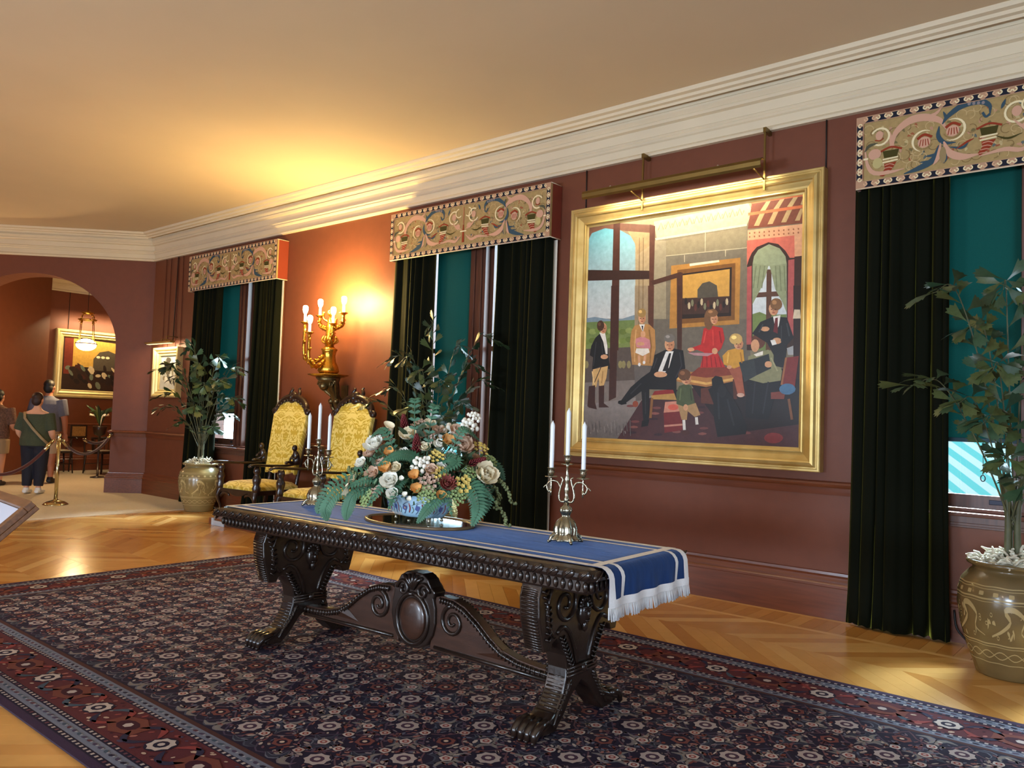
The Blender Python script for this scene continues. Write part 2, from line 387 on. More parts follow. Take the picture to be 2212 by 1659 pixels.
for wi, xc in enumerate(WIN):
    w = S(thing('window_%d' % (wi+1), (xc, 0, 0)))
    for sx in (-1, 1):
        bev(MB().box((min(sx*.98, sx*.86), .06, .86), (max(sx*.98, sx*.86), .34, 3.52)).obj('jamb', M_jamb, w))
        bev(MB().box((min(sx*.97, sx*1.1), -.028, .79), (max(sx*.97, sx*1.1), 0, 3.6)).obj('casing', M_jamb, w))
    bev(MB().box((-.11, .045, .90), (.11, .30, 3.5)).box((-.07, .03, .90), (-.03, .046, 3.5)).box((.03, .03, .90), (.07, .046, 3.5)).obj('mullion', M_jamb, w))
    bev(MB().box((-.98, .06, 3.44), (.98, .34, 3.52)).obj('head', M_jamb, w))
    bev(MB().box((-1.12, -.075, .865), (1.12, .12, .892)).obj('sill', M_sill, w), .006, 2)
    bev(MB().box((-.86, .02, .893), (.86, .30, .918)).obj('sill_step', M_sill, w), .005, 2)
    bev(MB().box((-1.10, -.03, .785), (1.10, 0, .864)).box((-1.10, -.036, .80), (1.10, -.03, .82)).obj('apron', M_jamb, w))
    for sx in (-1, 1):
        a, b = (-.86, -.11) if sx < 0 else (.11, .86)
        MB().box((a, .13, .918), (b, .175, 1.005)).obj('bottom_rail', M_jamb, w)
        MB().box((a, .13, 1.005), (a+.05, .175, 3.44)).obj('stile', M_jamb, w)
        MB().box((b-.055, .13, 1.005), (b, .175, 3.44)).obj('stile', M_jamb, w)
        MB().box((a+.05, .13, 2.16), (b-.055, .175, 2.21)).obj('meeting_rail', M_jamb, w)
        MB().box((a+.05, .15, 1.005), (b-.055, .154, 2.16)).obj('pane', M_glass, w)
        MB().box((a+.05, .15, 2.21), (b-.055, .154, 3.44)).obj('pane', M_glass, w)
        for t in (.22, .80):
            x = a+(b-a)*t; bev(MB().box((x-.045, .122, .945), (x+.045, .13, .978)).obj('sash_lift', M_plate, w), .003)
        # roller blind
        sa, sb = (-.655, -.115) if sx < 0 else (.235, .80)
        t = thing('roller_blind', (xc, 0, 0), 0, 'teal roller blind in the %s sash of the %s' % ('left' if sx < 0 else 'right', wl[wi]), 'blind', 'teal roller blinds')
        mm = MB(); mm.add([(sa, .085, 3.44), (sb, .085, 3.44), (sb, .085, 1.405), (sa, .085, 1.405)], [(0, 1, 2, 3)])
        o = mm.obj('blind_cloth', M_shade, t)
        MB().tube([(sa-.01, .098, 3.46), (sb+.01, .098, 3.46)], .024, 12).obj('roller', M_plate, t)
        bev(MB().box((sa, .079, 1.375), (sb, .091, 1.405)).obj('hem_bar', mat('teal_hem', srgb(20, 60, 74), .6), t), .003)
        cx_ = (sa+sb)/2+.05
        MB().tube([(cx_, .079, 1.385), (cx_, .079, 1.15)], .0022, 6).obj('pull_cord', M_cord, t)
        MB().tube([(cx_+.014*sin(2*pi*i/14), .079, 1.128+.022*cos(2*pi*i/14)) for i in range(15)], .004, 6).obj('pull_ring', M_cord, t)

# ================================================================== curtains
def velvet():
    m = mat('dark_green_velvet', srgb(11, 14, 5), .85, spec=.10, sheen=.7, bump=.05, bscale=90)
    b = m.node_tree.nodes['Principled BSDF']; b.inputs['Sheen Tint'].default_value = srgb(176, 176, 70); b.inputs['Sheen Roughness'].default_value = .28
    return m
M_velvet = velvet(); M_lin = mat('white_curtain_lining', srgb(226, 220, 206), .8)
def curtain(x0, x1, label, lining, seed, flare=.05, nf=6):
    rnd = random.Random(seed); t = thing('curtain', ((x0+x1)/2, 0, 0), 0, label, 'curtain', 'green velvet curtains')
    hw = (x1-x0)/2; nx, nz = 92, 26; ph = rnd.uniform(0, 6); ph2 = rnd.uniform(0, 6); mb = MB(); vs = []
    for j in range(nz+1):
        z = 3.30-(3.30-.014)*j/nz; q = j/nz; wob = .25*sin(q*3+ph2)
        for i in range(nx+1):
            s = i/nx; a = 2*pi*nf*(s+.055*sin(2*pi*s*1.5+ph)+.03*sin(2*pi*s*3.3+ph2))+ph+wob*sin(2*pi*s*2+ph2)*1.8
            amp = (.024+.020*q)*(1+.55*sin(9*s+ph2)); prof = sin(a)+.3*sin(2*a+ph+q)+.2*sin(.5*a+ph2)
            y = -.098+amp*prof-.028*q*(.5+.5*sin(3*s*pi+ph))
            x = -hw+2*hw*s; x *= 1+(flare/hw)*q**2.5*(1+.2*sin(ph+3*s)); x += .010*cos(a)*(1+q)
            zz = z if j < nz else .012+.006*(1+sin(3*a))
            if j >= nz-1: y -= .012*sin(a*1.3)+(.01 if j == nz else 0)
            vs.append((x, min(y, -.052), zz))
    fs = [(j*(nx+1)+i, j*(nx+1)+i+1, (j+1)*(nx+1)+i+1, (j+1)*(nx+1)+i) for j in range(nz) for i in range(nx)]
    mb.add(vs, fs, smooth=True); o = mb.obj('drape', M_velvet, t)
    sm = o.modifiers.new('cloth_thickness', 'SOLIDIFY'); sm.thickness = .006; sm.offset = 0
    if lining:
        s = lining; e = hw+.012; MB().box((min(s*(e-.06), s*(e+.018)), -.05, .03), (max(s*(e-.06), s*(e+.018)), -.046, 3.215)).obj('lining', M_lin, t)
    MB().tube([(-hw+.05, -.10, 3.33), (hw-.05, -.10, 3.33)], .014, 10).obj('curtain_rail', M_plate, t)
    return t
curtain(-11.60, -10.80, 'dark green velvet curtain beside the small framed picture, behind the left jar plant', 0, 1, .07)
curtain(-9.92, -9.335, 'green velvet curtain hanging just left of the glowing wall sconce', 1, 2, .02)
curtain(-6.985, -6.30, 'dark green velvet curtain just right of the wall sconce, left side of the middle window', 0, 3, .03)
curtain(-5.38, -4.71, 'dark green velvet curtain between the middle window and the large gilt painting', 1, 4, .03)
curtain(-1.845, -1.215, 'dark green velvet curtain right of the large painting, reaching the parquet', 0, 5, .04, 6)
curtain(-.05, .6, 'dark green velvet curtain at the far right side of the right-hand window', 0, 6, .04)

# ================================================================== valances (pelmets) with embroidered scrolls
M_tap = mat('tapestry_ground', srgb(172, 146, 98), .9, var=.10, vscale=40, bump=.12, bscale=500, spec=.1, sheen=.2)
M_emb = colmat('embroidery_thread', .85, bump=.08, bscale=700)
M_ret = mat('rust_velvet', srgb(128, 54, 34), .8, spec=.2, sheen=.4, bump=.15, bscale=14)
M_pip = mat('cream_piping', srgb(226, 212, 186), .7)
PK, BL, CRM, RD, DK, OL, TN = (206, 160, 134), (58, 80, 94), (236, 220, 176), (146, 58, 36), (34, 36, 48), (70, 64, 28), (150, 122, 78)
def embroider(fl, W, H):
    h = W/2
    def both(fn):
        for sgn in (-1, 1): fn(sgn)
    X = lambda sgn, u: sgn*(h-u)             # u measured from either end toward the middle
    def half(s):
        P = lambda *q: [(X(s, a), b) for a, b in q]
        fl.stroke(P((.05, .02+.045), (.05, .47)), .006, RD)
        # fine tan tendrils of the ground
        rn = random.Random(3)
        for i in range(60):
            cx, cy = .08+rn.random()*1.05, .09+rn.random()*.36; r = .018+.02*rn.random(); a = rn.random()*360
            fl.arc(X(s, cx), cy, r, a, a+250, .005, (136, 110, 70) if i % 2 else (196, 170, 122), n=9)
        fl.stroke(P((.25, .27), (.27, .37), (.36, .44), (.46, .445), (.56, .40), (.60, .33)), taper(.055), PK, 20)
        fl.stroke(P((.46, .445), (.53, .455), (.57, .49)), taper(.022), PK, 10)
        fl.stroke(P((.25, .27), (.235, .36), (.22, .40)), swell(.03), PK, 8)
        fl.arc(X(s, .165), .365, .062, 150 if s < 0 else 30, -120 if s < 0 else 300, .014, CRM); fl.blob(X(s, .16), .375, .026, .034, PK); fl.stroke(P((.13, .345), (.165, .335), (.19, .35)), .008, RD, 6)
        # horn of plenty
        def horn(u, v, k):
            fl.stroke(P((u-.075, v+.02), (u, v+.045), (u+.075, v+.02)), .014, RD, 8); fl.poly(P((u-.055, v+.022), (u+.055, v+.022), (u+.042, v-.03), (u-.045, v-.03)), OL)
            fl.stroke(P((u-.055, v-.04), (u+.05, v-.035)), .010, CRM); fl.stroke(P((u-.055, v-.062), (u+.048, v-.055)), .010, CRM)
            fl.poly(P((u-.045, v-.072), (u+.04, v-.068), (u+.01, v-.12), (u-.05*k, v-.165), (u-.075*k, v-.16), (u-.04, v-.11)), RD)
            for i in range(4): fl.stroke(P((u-.04-.006*i*k, v-.085-.022*i), (u-.005-.006*i*k, v-.078-.024*i), (u+.025-.012*i*k, v-.092-.02*i)), .005, PK, 5)
        horn(.24, .23, 1); horn(.86, .27, 1)
        # rosettes in rings
        for (u, v, a0, a1) in ((.46, .275, 60, 250), (.64, .32, -120, 110)):
            q = (lambda a: a if s < 0 else 180-a)
            fl.arc(X(s, u), v, .075, q(a0), q(a1), lambda t: .003+.013*sin(pi*t), CRM); fl.blob(X(s, u), v-.01, .042, .04, PK)
            for k in range(4): fl.stroke(P((u-.03+.02*k, v-.035), (u-.02+.014*k, v+.012)), .006, RD)
            fl.stroke(P((u-.045, v+.02), (u, v+.045), (u+.05, v+.02)), .018, RD, 8); fl.arc(X(s, u), v, .058, 200, 330, .008, TN)
        # blue acanthus leaves
        fl.stroke(P((.555, .225), (.52, .13), (.43, .085), (.33, .06)), taper(.042), BL, 14); fl.stroke(P((.53, .16), (.47, .16)), swell(.024), BL, 4); fl.stroke(P((.50, .12), (.43, .125)), swell(.02), BL, 4)
        fl.stroke(P((.555, .36), (.55, .29), (.59, .235), (.66, .225)), taper(.03), BL, 12); fl.stroke(P((.62, .20), (.70, .18), (.74, .215)), taper(.018), BL, 10)
        fl.stroke(P((.575, .37), (.61, .42), (.70, .475), (.80, .48), (.86, .44), (.865, .38)), taper(.042), BL, 20); fl.stroke(P((.865, .38), (.84, .365), (.82, .40)), .016, BL, 8); fl.stroke(P((.60, .41), (.58, .46)), swell(.022), BL, 6)
        for i in range(4): fl.blob(X(s, .74+.028*i), .478-.004*i, .010, .012, (140, 130, 130))
        fl.stroke(P((.585, .245), (.62, .16), (.70, .115), (.80, .115)), taper(.05), PK, 14); fl.stroke(P((.565, .24), (.55, .14), (.52, .09)), taper(.026), PK, 10); fl.stroke(P((.575, .22), (.60, .13), (.585, .09)), taper(.016), BL, 8)
        fl.blob(X(s, .58), .15, .022, .06, (150, 130, 92)); fl.stroke(P((.66, .175), (.73, .215), (.77, .23)), taper(.014), RD, 8)
        fl.stroke(P((.06, .30), (.08, .17), (.13, .10), (.24, .09), (.33, .10)), taper(.03), PK, 12); fl.stroke(P((.06, .27), (.09, .31), (.15, .32)), taper(.022), (86, 84, 66), 8)
        fl.blob(X(s, .13), .24, .045, .04, PK); fl.blob(X(s, .15), .17, .035, .04, (190, 176, 120)); fl.stroke(P((.80, .10), (.95, .12), (1.05, .10), (1.13, .16)), taper(.03), PK, 12)
        fl.stroke(P((.045, .215), (.085, .215)), .014, CRM)
        fl.arc(X(s, 1.02), .36, .068, 60, 330, .014, CRM); fl.blob(X(s, 1.02), .365, .03, .036, PK); fl.stroke(P((1.0, .31), (1.06, .25), (1.14, .22)), taper(.02), PK, 8); fl.blob(X(s, 1.08), .255, .034, .03, PK); fl.stroke(P((.93, .40), (.955, .46)), taper(.02), BL, 5)
        fl.stroke(P((.90, .22), (.97, .19), (1.05, .21)), taper(.014), OL, 8)
    rn = random.Random(6)
    for i in range(80):
        u, v, a = .1+1.02*rn.random(), .085+.37*rn.random(), rn.uniform(0, 6.28); r = rn.uniform(.02, .042); c = rn.choice([(188, 144, 116), (150, 134, 88), (120, 108, 72), (196, 176, 128), (160, 96, 66), (96, 104, 100)])
        for sgn in (-1, 1): fl.stroke([(sgn*(h-u), v), (sgn*(h-u-r*cos(a)*.6), v+r*sin(a)*.6+.008), (sgn*(h-u-r*cos(a)), v+r*sin(a))], taper(.019), c, 5)
    both(half)
    fl.stroke([(0, .08), (0, .27)], lambda t: .034-.02*t, RD); fl.stroke([(-.045, .20), (.045, .20)], .014, CRM); fl.stroke([(0, .28), (0, .46)], lambda t: .012+.02*sin(pi*t), (170, 110, 84))
    for sgn in (-1, 1): fl.arc(sgn*.07, .40, .045, 90, 90+sgn*-230, .012, CRM)
    # border bands of dark navy with paired cream curls
    b = .052
    for (x0, x1, y0, y1) in ((-h, h, 0, b), (-h, h, H-b, H), (-h, -h+b, 0, H), (h-b, h, 0, H)): fl.poly([(x0, y0), (x1, y0), (x1, y1), (x0, y1)], (186, 146, 116))
    n = 26
    for k in range(n):
        u = -h+b+(W-2*b)*(k+.5)/n; q = (W-2*b)/n
        for (y, sg) in ((b*.5, 1), (H-b*.5, 1)):
            fl.poly([(u-q*.40, y-.021), (u+q*.40, y-.021), (u+q*.14, y-.002), (u+q*.24, y+.021), (u-q*.24, y+.021), (u-q*.14, y-.002)], DK)
            for t in (-1, 1): fl.arc(u+t*q*.32, y+.004, .0115, 90, 90+t*290, .0075, CRM if k % 3 else (214, 176, 140), n=8)
    m = 6
    for k in range(m):
        v = b+(H-2*b)*(k+.5)/m; q = (H-2*b)/m
        for u in (-h+b*.5, h-b*.5):
            fl.poly([(u-.021, v-q*.4), (u-.002, v-q*.14), (u+.021, v-q*.24), (u+.021, v+q*.24), (u-.002, v+q*.14), (u-.021, v+q*.4)], DK)
            for t in (-1, 1): fl.arc(u+.002, v+t*q*.32, .0125, 0, t*290, .008, CRM, n=8)
VW, VH, VD = 2.33, .536, .18
def valance(xc, label):
    t = thing('valance', (xc, 0, 3.222), 0, label, 'valance', 'embroidered window valances'); h = VW/2
    fp = MB().box((-h, -VD, 0), (h, -VD+.02, VH)).obj('front_board', M_tap, t)
    for s in (-1, 1): bev(MB().box((min(s*h, s*(h-.016)), -VD+.02, .0), (max(s*h, s*(h-.016)), -.003, VH)).obj('side_return', M_ret, t), .003)
    MB().box((-h+.016, -VD+.02, VH-.02), (h-.016, -.003, VH)).obj('top_board', M_ret, t)
    MB().tube([(-h, -.006, 0), (-h, -VD, 0), (h, -VD, 0), (h, -.006, 0)], .006, 6).tube([(-h, -.006, VH), (-h, -VD, VH), (h, -VD, VH), (h, -.006, VH)], .004, 6).obj('piping', M_pip, t)
    f = Flat(lambda u, v, d: (u, -VD-d, v)); embroider(f, VW, VH); f.m.obj('embroidery', M_emb, fp, fix=False)
    return t
v0 = valance(-10.46, 'embroidered beige valance over the first window from the arch')
dup(v0, (-5.84, 0, 3.222), label='embroidered beige valance over the middle window')
dup(v0, (-.655, 0, 3.222), label='large embroidered beige valance at the right edge of the photo')

# ================================================================== outside: striped awning and pale terrace
M_awn = mat('striped_awning_cloth', srgb(235, 250, 250), .9, spec=0)
_nt = M_awn.node_tree; _tc = _nt.nodes.new('ShaderNodeTexCoord'); _wv = _nt.nodes.new('ShaderNodeTexWave'); _wv.wave_type = 'BANDS'; _wv.bands_direction = 'X'; _wv.inputs['Scale'].default_value = 1.4
_rp = _nt.nodes.new('ShaderNodeValToRGB'); _rp.color_ramp.elements[0].position = .45; _rp.color_ramp.elements[0].color = srgb(30, 58, 56); _rp.color_ramp.elements[1].position = .55; _rp.color_ramp.elements[1].color = srgb(60, 66, 65)
_mp = _nt.nodes.new('ShaderNodeMapping'); _mp.inputs['Rotation'].default_value = (0, 0, radians(-35)); _nt.links.new(_tc.outputs['Object'], _mp.inputs[0]); _nt.links.new(_mp.outputs[0], _wv.inputs[0]); _nt.links.new(_wv.outputs[0], _rp.inputs[0]); _nt.links.new(_rp.outputs[0], _nt.nodes['Principled BSDF'].inputs['Base Color'])
aw_o = MB().box((-11, -2.7, -.02), (9, 3.6, 0)).obj('awning', M_awn, label='striped pale green awning seen outside the windows', category='awning')
aw_o.location = (-6.0, 4.9, .80); aw_o.rotation_euler = (radians(22), 0, 0)
M_terr = mat('pale_terrace', srgb(60, 66, 66), .9, var=.05, vscale=2, spec=0)
S(MB().box((-40, .5, -1.2), (14, 40, -1.0)).obj('terrace_ground', M_terr))
PAINT = [
('p',(.002,1.014,.998,1.019,.998,.987,.777,.980,.344,.967,.151,1.003),(150,132,100),None),
('p',(.344,.980,.776,.999,.795,.960,.772,.909,.361,.900),(186,172,132),None),
('s',(.367,.938,.380,.969,.393,.938,.401,.959),(140,126,94),0.006),
('s',(.402,.939,.415,.970,.428,.940,.436,.960),(140,126,94),0.006),
('s',(.436,.940,.449,.971,.462,.941,.470,.961),(140,126,94),0.006),
('s',(.470,.942,.483,.972,.496,.942,.504,.962),(140,126,94),0.006),
('s',(.504,.943,.517,.973,.530,.943,.537,.964),(140,126,94),0.006),
('s',(.537,.944,.550,.974,.563,.944,.570,.965),(140,126,94),0.006),
('s',(.570,.945,.583,.975,.595,.945,.602,.966),(140,126,94),0.006),
('s',(.603,.946,.615,.976,.627,.947,.634,.967),(140,126,94),0.006),
('s',(.635,.947,.647,.977,.659,.948,.666,.968),(140,126,94),0.006),
('s',(.667,.948,.679,.977,.690,.949,.697,.969),(140,126,94),0.006),
('s',(.698,.949,.710,.978,.721,.950,.728,.969),(140,126,94),0.006),
('s',(.729,.951,.740,.979,.752,.951,.759,.970),(140,126,94),0.006),
('p',(.353,.904,.772,.912,.772,.903,.357,.894),(214,200,158),None),
('p',(.407,.887,.772,.900,.774,.812,.408,.816),(140,128,100),None),
('p',(.408,.816,.774,.812,.781,.483,.420,.400),(116,106,88),None),
('p',(.346,.895,.407,.887,.420,.400,.357,.402),(150,138,112),None),
('p',(.348,.542,.788,.517,.803,.298,.342,.304),(104,96,84),None),
('s',(.408,.818,.774,.812),(190,176,144),0.003),
('s',(.591,.902,.592,.818),(190,176,144),0.003),
('s',(.497,.813,.498,.781),(190,176,144),0.003),
('s',(.682,.812,.683,.786),(190,176,144),0.003),
('p',(.008,.563,-0.004,.938,.019,.970,.090,.987,.137,.978,.172,.964,.244,.921,.265,.839,.268,.548),(196,198,196),(92,160,172)),
('p',(-.000,.556,-0.001,.565,.049,.569,.135,.552,.196,.552,.266,.567,.268,.522,.000,.536),(118,138,150),None),
('p',(-0.001,.543,.266,.538,.268,.405,-.000,.413),(112,132,66),None),
('p',(-0.005,.546,.263,.543,.262,.413,-0.005,.419),(120,134,72),(104,124,70)),
('p',(.026,.509,.021,.500,.008,.496,-0.007,.499,-0.017,.506,-0.017,.516,-0.007,.523,.007,.524,.021,.518),(96,112,50),None),
('p',(.060,.499,.056,.490,.043,.486,.028,.488,.018,.496,.017,.506,.027,.512,.042,.513,.055,.508),(132,146,80),None),
('p',(.093,.503,.089,.494,.076,.490,.061,.492,.051,.500,.051,.510,.060,.516,.075,.517,.088,.512),(112,130,60),None),
('p',(.127,.493,.122,.484,.109,.480,.095,.482,.085,.490,.085,.499,.094,.506,.109,.507,.121,.502),(96,112,50),None),
('p',(.159,.497,.154,.488,.142,.484,.128,.486,.118,.494,.118,.503,.127,.510,.141,.511,.154,.506),(132,146,80),None),
('p',(.191,.501,.186,.492,.174,.488,.160,.491,.150,.498,.150,.507,.159,.514,.173,.515,.186,.510),(112,130,60),None),
('p',(.223,.491,.218,.482,.206,.478,.192,.480,.183,.488,.183,.497,.192,.504,.206,.505,.218,.500),(96,112,50),None),
('p',(.254,.495,.250,.486,.238,.482,.224,.485,.215,.492,.214,.501,.223,.508,.237,.509,.249,.504),(132,146,80),None),
('p',(.028,.452,.023,.443,.010,.439,-0.005,.441,-0.015,.449,-0.015,.459,-0.005,.466,.009,.467,.023,.461),(112,130,60),None),
('p',(.062,.457,.057,.448,.044,.444,.029,.446,.019,.454,.019,.463,.028,.470,.043,.471,.056,.466),(96,112,50),None),
('p',(.095,.461,.090,.452,.077,.448,.063,.450,.053,.458,.052,.467,.062,.474,.076,.475,.089,.470),(132,146,80),None),
('p',(.128,.451,.123,.442,.111,.438,.096,.440,.086,.448,.086,.457,.095,.464,.110,.465,.123,.460),(112,130,60),None),
('p',(.160,.455,.156,.447,.143,.443,.129,.445,.119,.452,.119,.462,.128,.468,.142,.469,.155,.464),(96,112,50),None),
('p',(.193,.446,.188,.437,.176,.433,.162,.435,.152,.442,.152,.452,.161,.458,.175,.459,.188,.454),(132,146,80),None),
('p',(.224,.450,.220,.441,.208,.437,.194,.439,.184,.447,.184,.456,.193,.463,.207,.464,.219,.459),(112,130,60),None),
('p',(.255,.454,.251,.446,.239,.442,.225,.444,.216,.451,.216,.460,.224,.467,.238,.468,.250,.463),(96,112,50),None),
('p',(-0.006,.419,.368,.421,.372,.268,-0.002,.260),(88,76,68),None),
('p',(.022,.345,.019,.332,.010,.326,.002,.332,-0.002,.346,.001,.359,.009,.364,.018,.359),(140,128,84),None),
('p',(.204,.342,.201,.329,.193,.324,.185,.329,.181,.342,.184,.355,.192,.360,.200,.355),(140,128,84),None),
('p',(.248,.341,.245,.328,.238,.323,.230,.328,.226,.341,.229,.354,.237,.359,.244,.354),(140,128,84),None),
('p',(.221,.342,.218,.329,.210,.323,.202,.329,.199,.342,.202,.355,.209,.360,.217,.355),(140,128,84),None),
('p',(-0.002,.260,.343,.274,.319,.197,.000,.153),(122,110,102),None),
('p',(.252,.940,.333,.929,.343,.402,.268,.405),(170,148,112),None),
('p',(.257,.699,.331,.693,.332,.417,.263,.413),(150,130,102),None),
('p',(.213,.954,.333,.932,.334,.877,.265,.839,.251,.893),(160,136,98),None),
('s',(.274,.917,.284,.404),(120,96,66),0.004),
('s',(.294,.914,.305,.404),(120,96,66),0.004),
('p',(.000,1.012,.151,1.006,.341,.964,.342,.929,.213,.954,.090,.984,.019,.970,.002,.951),(104,70,54),None),
('p',(.136,1.006,.171,1.001,.181,.407,.138,.409),(70,40,30),None),
('p',(.133,.709,.173,.706,.175,.192,.137,.175),(64,36,28),None),
('p',(-0.007,.796,.350,.758,.351,.721,-0.007,.744),(54,32,25),None),
('p',(.324,.970,.352,.959,.352,.699,.358,.402,.333,.403,.329,.701),(84,50,37),None),
('p',(.324,.693,.354,.691,.356,.511,.329,.525),(84,50,37),None),
('p',(-0.002,.156,.319,.197,.472,.215,.477,.016,-.000,-0.002),(104,96,92),(140,130,124)),
('p',(.306,.179,.472,.227,1.003,.275,1.006,-0.007,.186,.001),(74,40,42),(56,28,32)),
('p',(.276,.154,.269,.150,.253,.148,.237,.149,.230,.154,.237,.158,.253,.160,.269,.158),(110,58,56),None),
('p',(.391,.099,.385,.095,.369,.093,.354,.094,.347,.098,.353,.102,.369,.105,.385,.103),(48,26,34),None),
('p',(.501,.047,.495,.042,.480,.040,.465,.041,.459,.045,.465,.049,.480,.052,.495,.051),(126,74,66),None),
('p',(.604,.131,.598,.127,.584,.125,.569,.126,.563,.130,.569,.134,.583,.136,.598,.135),(110,58,56),None),
('p',(.705,.080,.699,.076,.686,.074,.672,.075,.666,.078,.672,.083,.686,.085,.699,.083),(48,26,34),None),
('p',(.894,.110,.888,.106,.876,.104,.863,.106,.858,.109,.863,.113,.875,.115,.888,.114),(110,58,56),None),
('p',(.287,.036,.280,.031,.264,.029,.248,.030,.241,.034,.248,.038,.264,.041,.280,.040),(48,26,34),None),
('p',(.397,.123,.391,.119,.376,.117,.360,.118,.354,.122,.360,.127,.375,.129,.391,.127),(126,74,66),None),
('p',(.507,.070,.501,.066,.487,.064,.472,.065,.465,.069,.471,.073,.486,.075,.501,.074),(110,58,56),None),
('p',(.610,.154,.604,.150,.590,.148,.575,.149,.569,.153,.575,.157,.589,.159,.604,.158),(48,26,34),None),
('p',(.711,.102,.705,.098,.692,.096,.678,.098,.672,.101,.678,.105,.691,.107,.705,.106),(126,74,66),None),
('p',(.808,.053,.803,.049,.789,.047,.776,.048,.771,.051,.776,.055,.789,.058,.802,.056),(110,58,56),None),
('p',(.899,.132,.894,.128,.881,.126,.868,.128,.863,.131,.868,.135,.881,.137,.894,.136),(48,26,34),None),
('p',(.293,.060,.287,.056,.271,.054,.255,.055,.248,.059,.254,.063,.271,.066,.287,.064),(126,74,66),None),
('p',(.404,.148,.398,.143,.382,.141,.367,.143,.360,.147,.366,.151,.382,.153,.397,.152),(110,58,56),None),
('p',(.514,.094,.508,.090,.493,.088,.478,.089,.472,.093,.478,.097,.493,.099,.507,.098),(48,26,34),None),
('p',(.619,.043,.613,.039,.599,.036,.584,.037,.578,.041,.584,.045,.598,.048,.613,.046),(126,74,66),None),
('p',(.717,.125,.711,.121,.697,.119,.684,.120,.678,.124,.683,.128,.697,.130,.711,.129),(110,58,56),None),
('p',(.813,.075,.808,.071,.795,.069,.782,.070,.776,.074,.782,.078,.795,.080,.808,.079),(48,26,34),None),
('p',(.300,.085,.294,.081,.278,.078,.261,.080,.254,.084,.261,.088,.277,.090,.293,.089),(110,58,56),None),
('p',(.414,.032,.408,.027,.393,.025,.377,.026,.370,.030,.377,.034,.392,.037,.408,.036),(48,26,34),None),
('p',(.520,.118,.514,.113,.499,.111,.484,.113,.478,.117,.484,.121,.499,.123,.513,.122),(126,74,66),None),
('p',(.625,.066,.619,.062,.605,.060,.590,.061,.584,.064,.590,.069,.604,.071,.619,.070),(110,58,56),None),
('p',(.533,.261,1.002,.322,1.004,.094,.797,.060,.655,.105),(28,20,22),None),
('p',(.435,.772,.748,.774,.749,.498,.434,.495),(176,124,56),None),
('p',(.465,.750,.727,.754,.729,.516,.468,.513),(120,78,32),None),
('p',(.483,.731,.712,.738,.713,.534,.488,.534),(34,22,18),None),
('p',(.491,.724,.703,.731,.704,.548,.495,.553),(198,150,70),None),
('p',(.493,.624,.704,.617,.704,.548,.495,.553),(62,40,32),None),
('p',(.562,.619,.561,.656,.583,.682,.615,.687,.648,.667,.655,.618),(78,72,60),None),
('p',(.516,.609,.514,.597,.508,.594,.503,.603,.503,.617,.507,.626,.513,.622),(30,24,24),None),
('p',(.531,.589,.529,.576,.523,.574,.519,.583,.518,.597,.523,.605,.528,.602),(196,176,140),None),
('p',(.545,.600,.543,.587,.538,.585,.533,.594,.533,.608,.537,.616,.543,.613),(120,120,92),None),
('p',(.560,.579,.558,.567,.553,.564,.548,.573,.548,.587,.552,.596,.557,.592),(90,44,34),None),
('p',(.574,.590,.572,.578,.567,.575,.562,.584,.562,.598,.566,.607,.572,.603),(30,24,24),None),
('p',(.588,.601,.586,.589,.581,.586,.576,.595,.576,.609,.580,.617,.586,.614),(196,176,140),None),
('p',(.603,.581,.601,.569,.596,.566,.591,.575,.591,.589,.595,.597,.600,.594),(120,120,92),None),
('p',(.617,.592,.615,.579,.609,.577,.605,.586,.605,.600,.609,.608,.614,.604),(90,44,34),None),
('p',(.631,.572,.629,.559,.624,.557,.619,.566,.619,.579,.623,.588,.629,.584),(30,24,24),None),
('p',(.645,.582,.643,.570,.638,.567,.633,.576,.633,.590,.637,.599,.643,.595),(196,176,140),None),
('p',(.659,.593,.657,.581,.651,.578,.647,.587,.647,.601,.651,.609,.656,.606),(120,120,92),None),
('p',(.673,.573,.671,.561,.666,.558,.661,.567,.661,.581,.665,.589,.670,.586),(90,44,34),None),
('p',(.687,.584,.685,.572,.679,.569,.675,.578,.675,.592,.679,.600,.684,.596),(30,24,24),None),
('p',(.700,.594,.698,.582,.693,.580,.688,.588,.688,.602,.692,.610,.697,.607),(196,176,140),None),
('p',(.522,.772,.655,.774,.657,.765,.523,.761),(236,222,184),None),
('p',(.337,.713,.479,.740,.491,.735,.495,.398,.474,.398,.463,.715,.349,.694),(72,42,30),None),
('p',(.469,.681,.485,.680,.491,.406,.473,.412),(66,38,28),None),
('p',(.792,.996,.998,1.002,1.000,.884,.776,.890),(120,64,44),None),
('p',(.825,.955,.854,.996,.871,.995,.846,.952),(190,160,110),None),
('p',(.802,.899,.825,.946,.846,.945,.823,.897),(184,152,104),None),
('p',(.881,.957,.909,.995,.926,.994,.901,.954),(190,160,110),None),
('p',(.858,.898,.881,.945,.901,.944,.879,.897),(184,152,104),None),
('p',(.935,.958,.962,.995,.979,.994,.955,.955),(190,160,110),None),
('p',(.913,.898,.935,.944,.955,.943,.933,.896),(184,152,104),None),
('p',(.988,.959,1.015,.994,1.031,.994,1.007,.956),(190,160,110),None),
('p',(.967,.897,.988,.943,1.007,.942,.986,.896),(184,152,104),None),
('s',(.777,.951,.999,.950),(206,110,66),0.012),
('s',(.789,.997,.998,.996),(206,110,66),0.01),
('p',(.776,.884,1.000,.881,1.002,.746,.779,.746),(214,158,118),None),
('p',(.789,.871,.787,.867,.783,.868,.781,.872,.783,.875,.787,.874),(150,90,60),None),
('p',(.809,.870,.807,.866,.804,.867,.802,.871,.804,.874,.807,.874),(150,90,60),None),
('p',(.829,.869,.827,.866,.824,.866,.822,.870,.824,.873,.827,.873),(150,90,60),None),
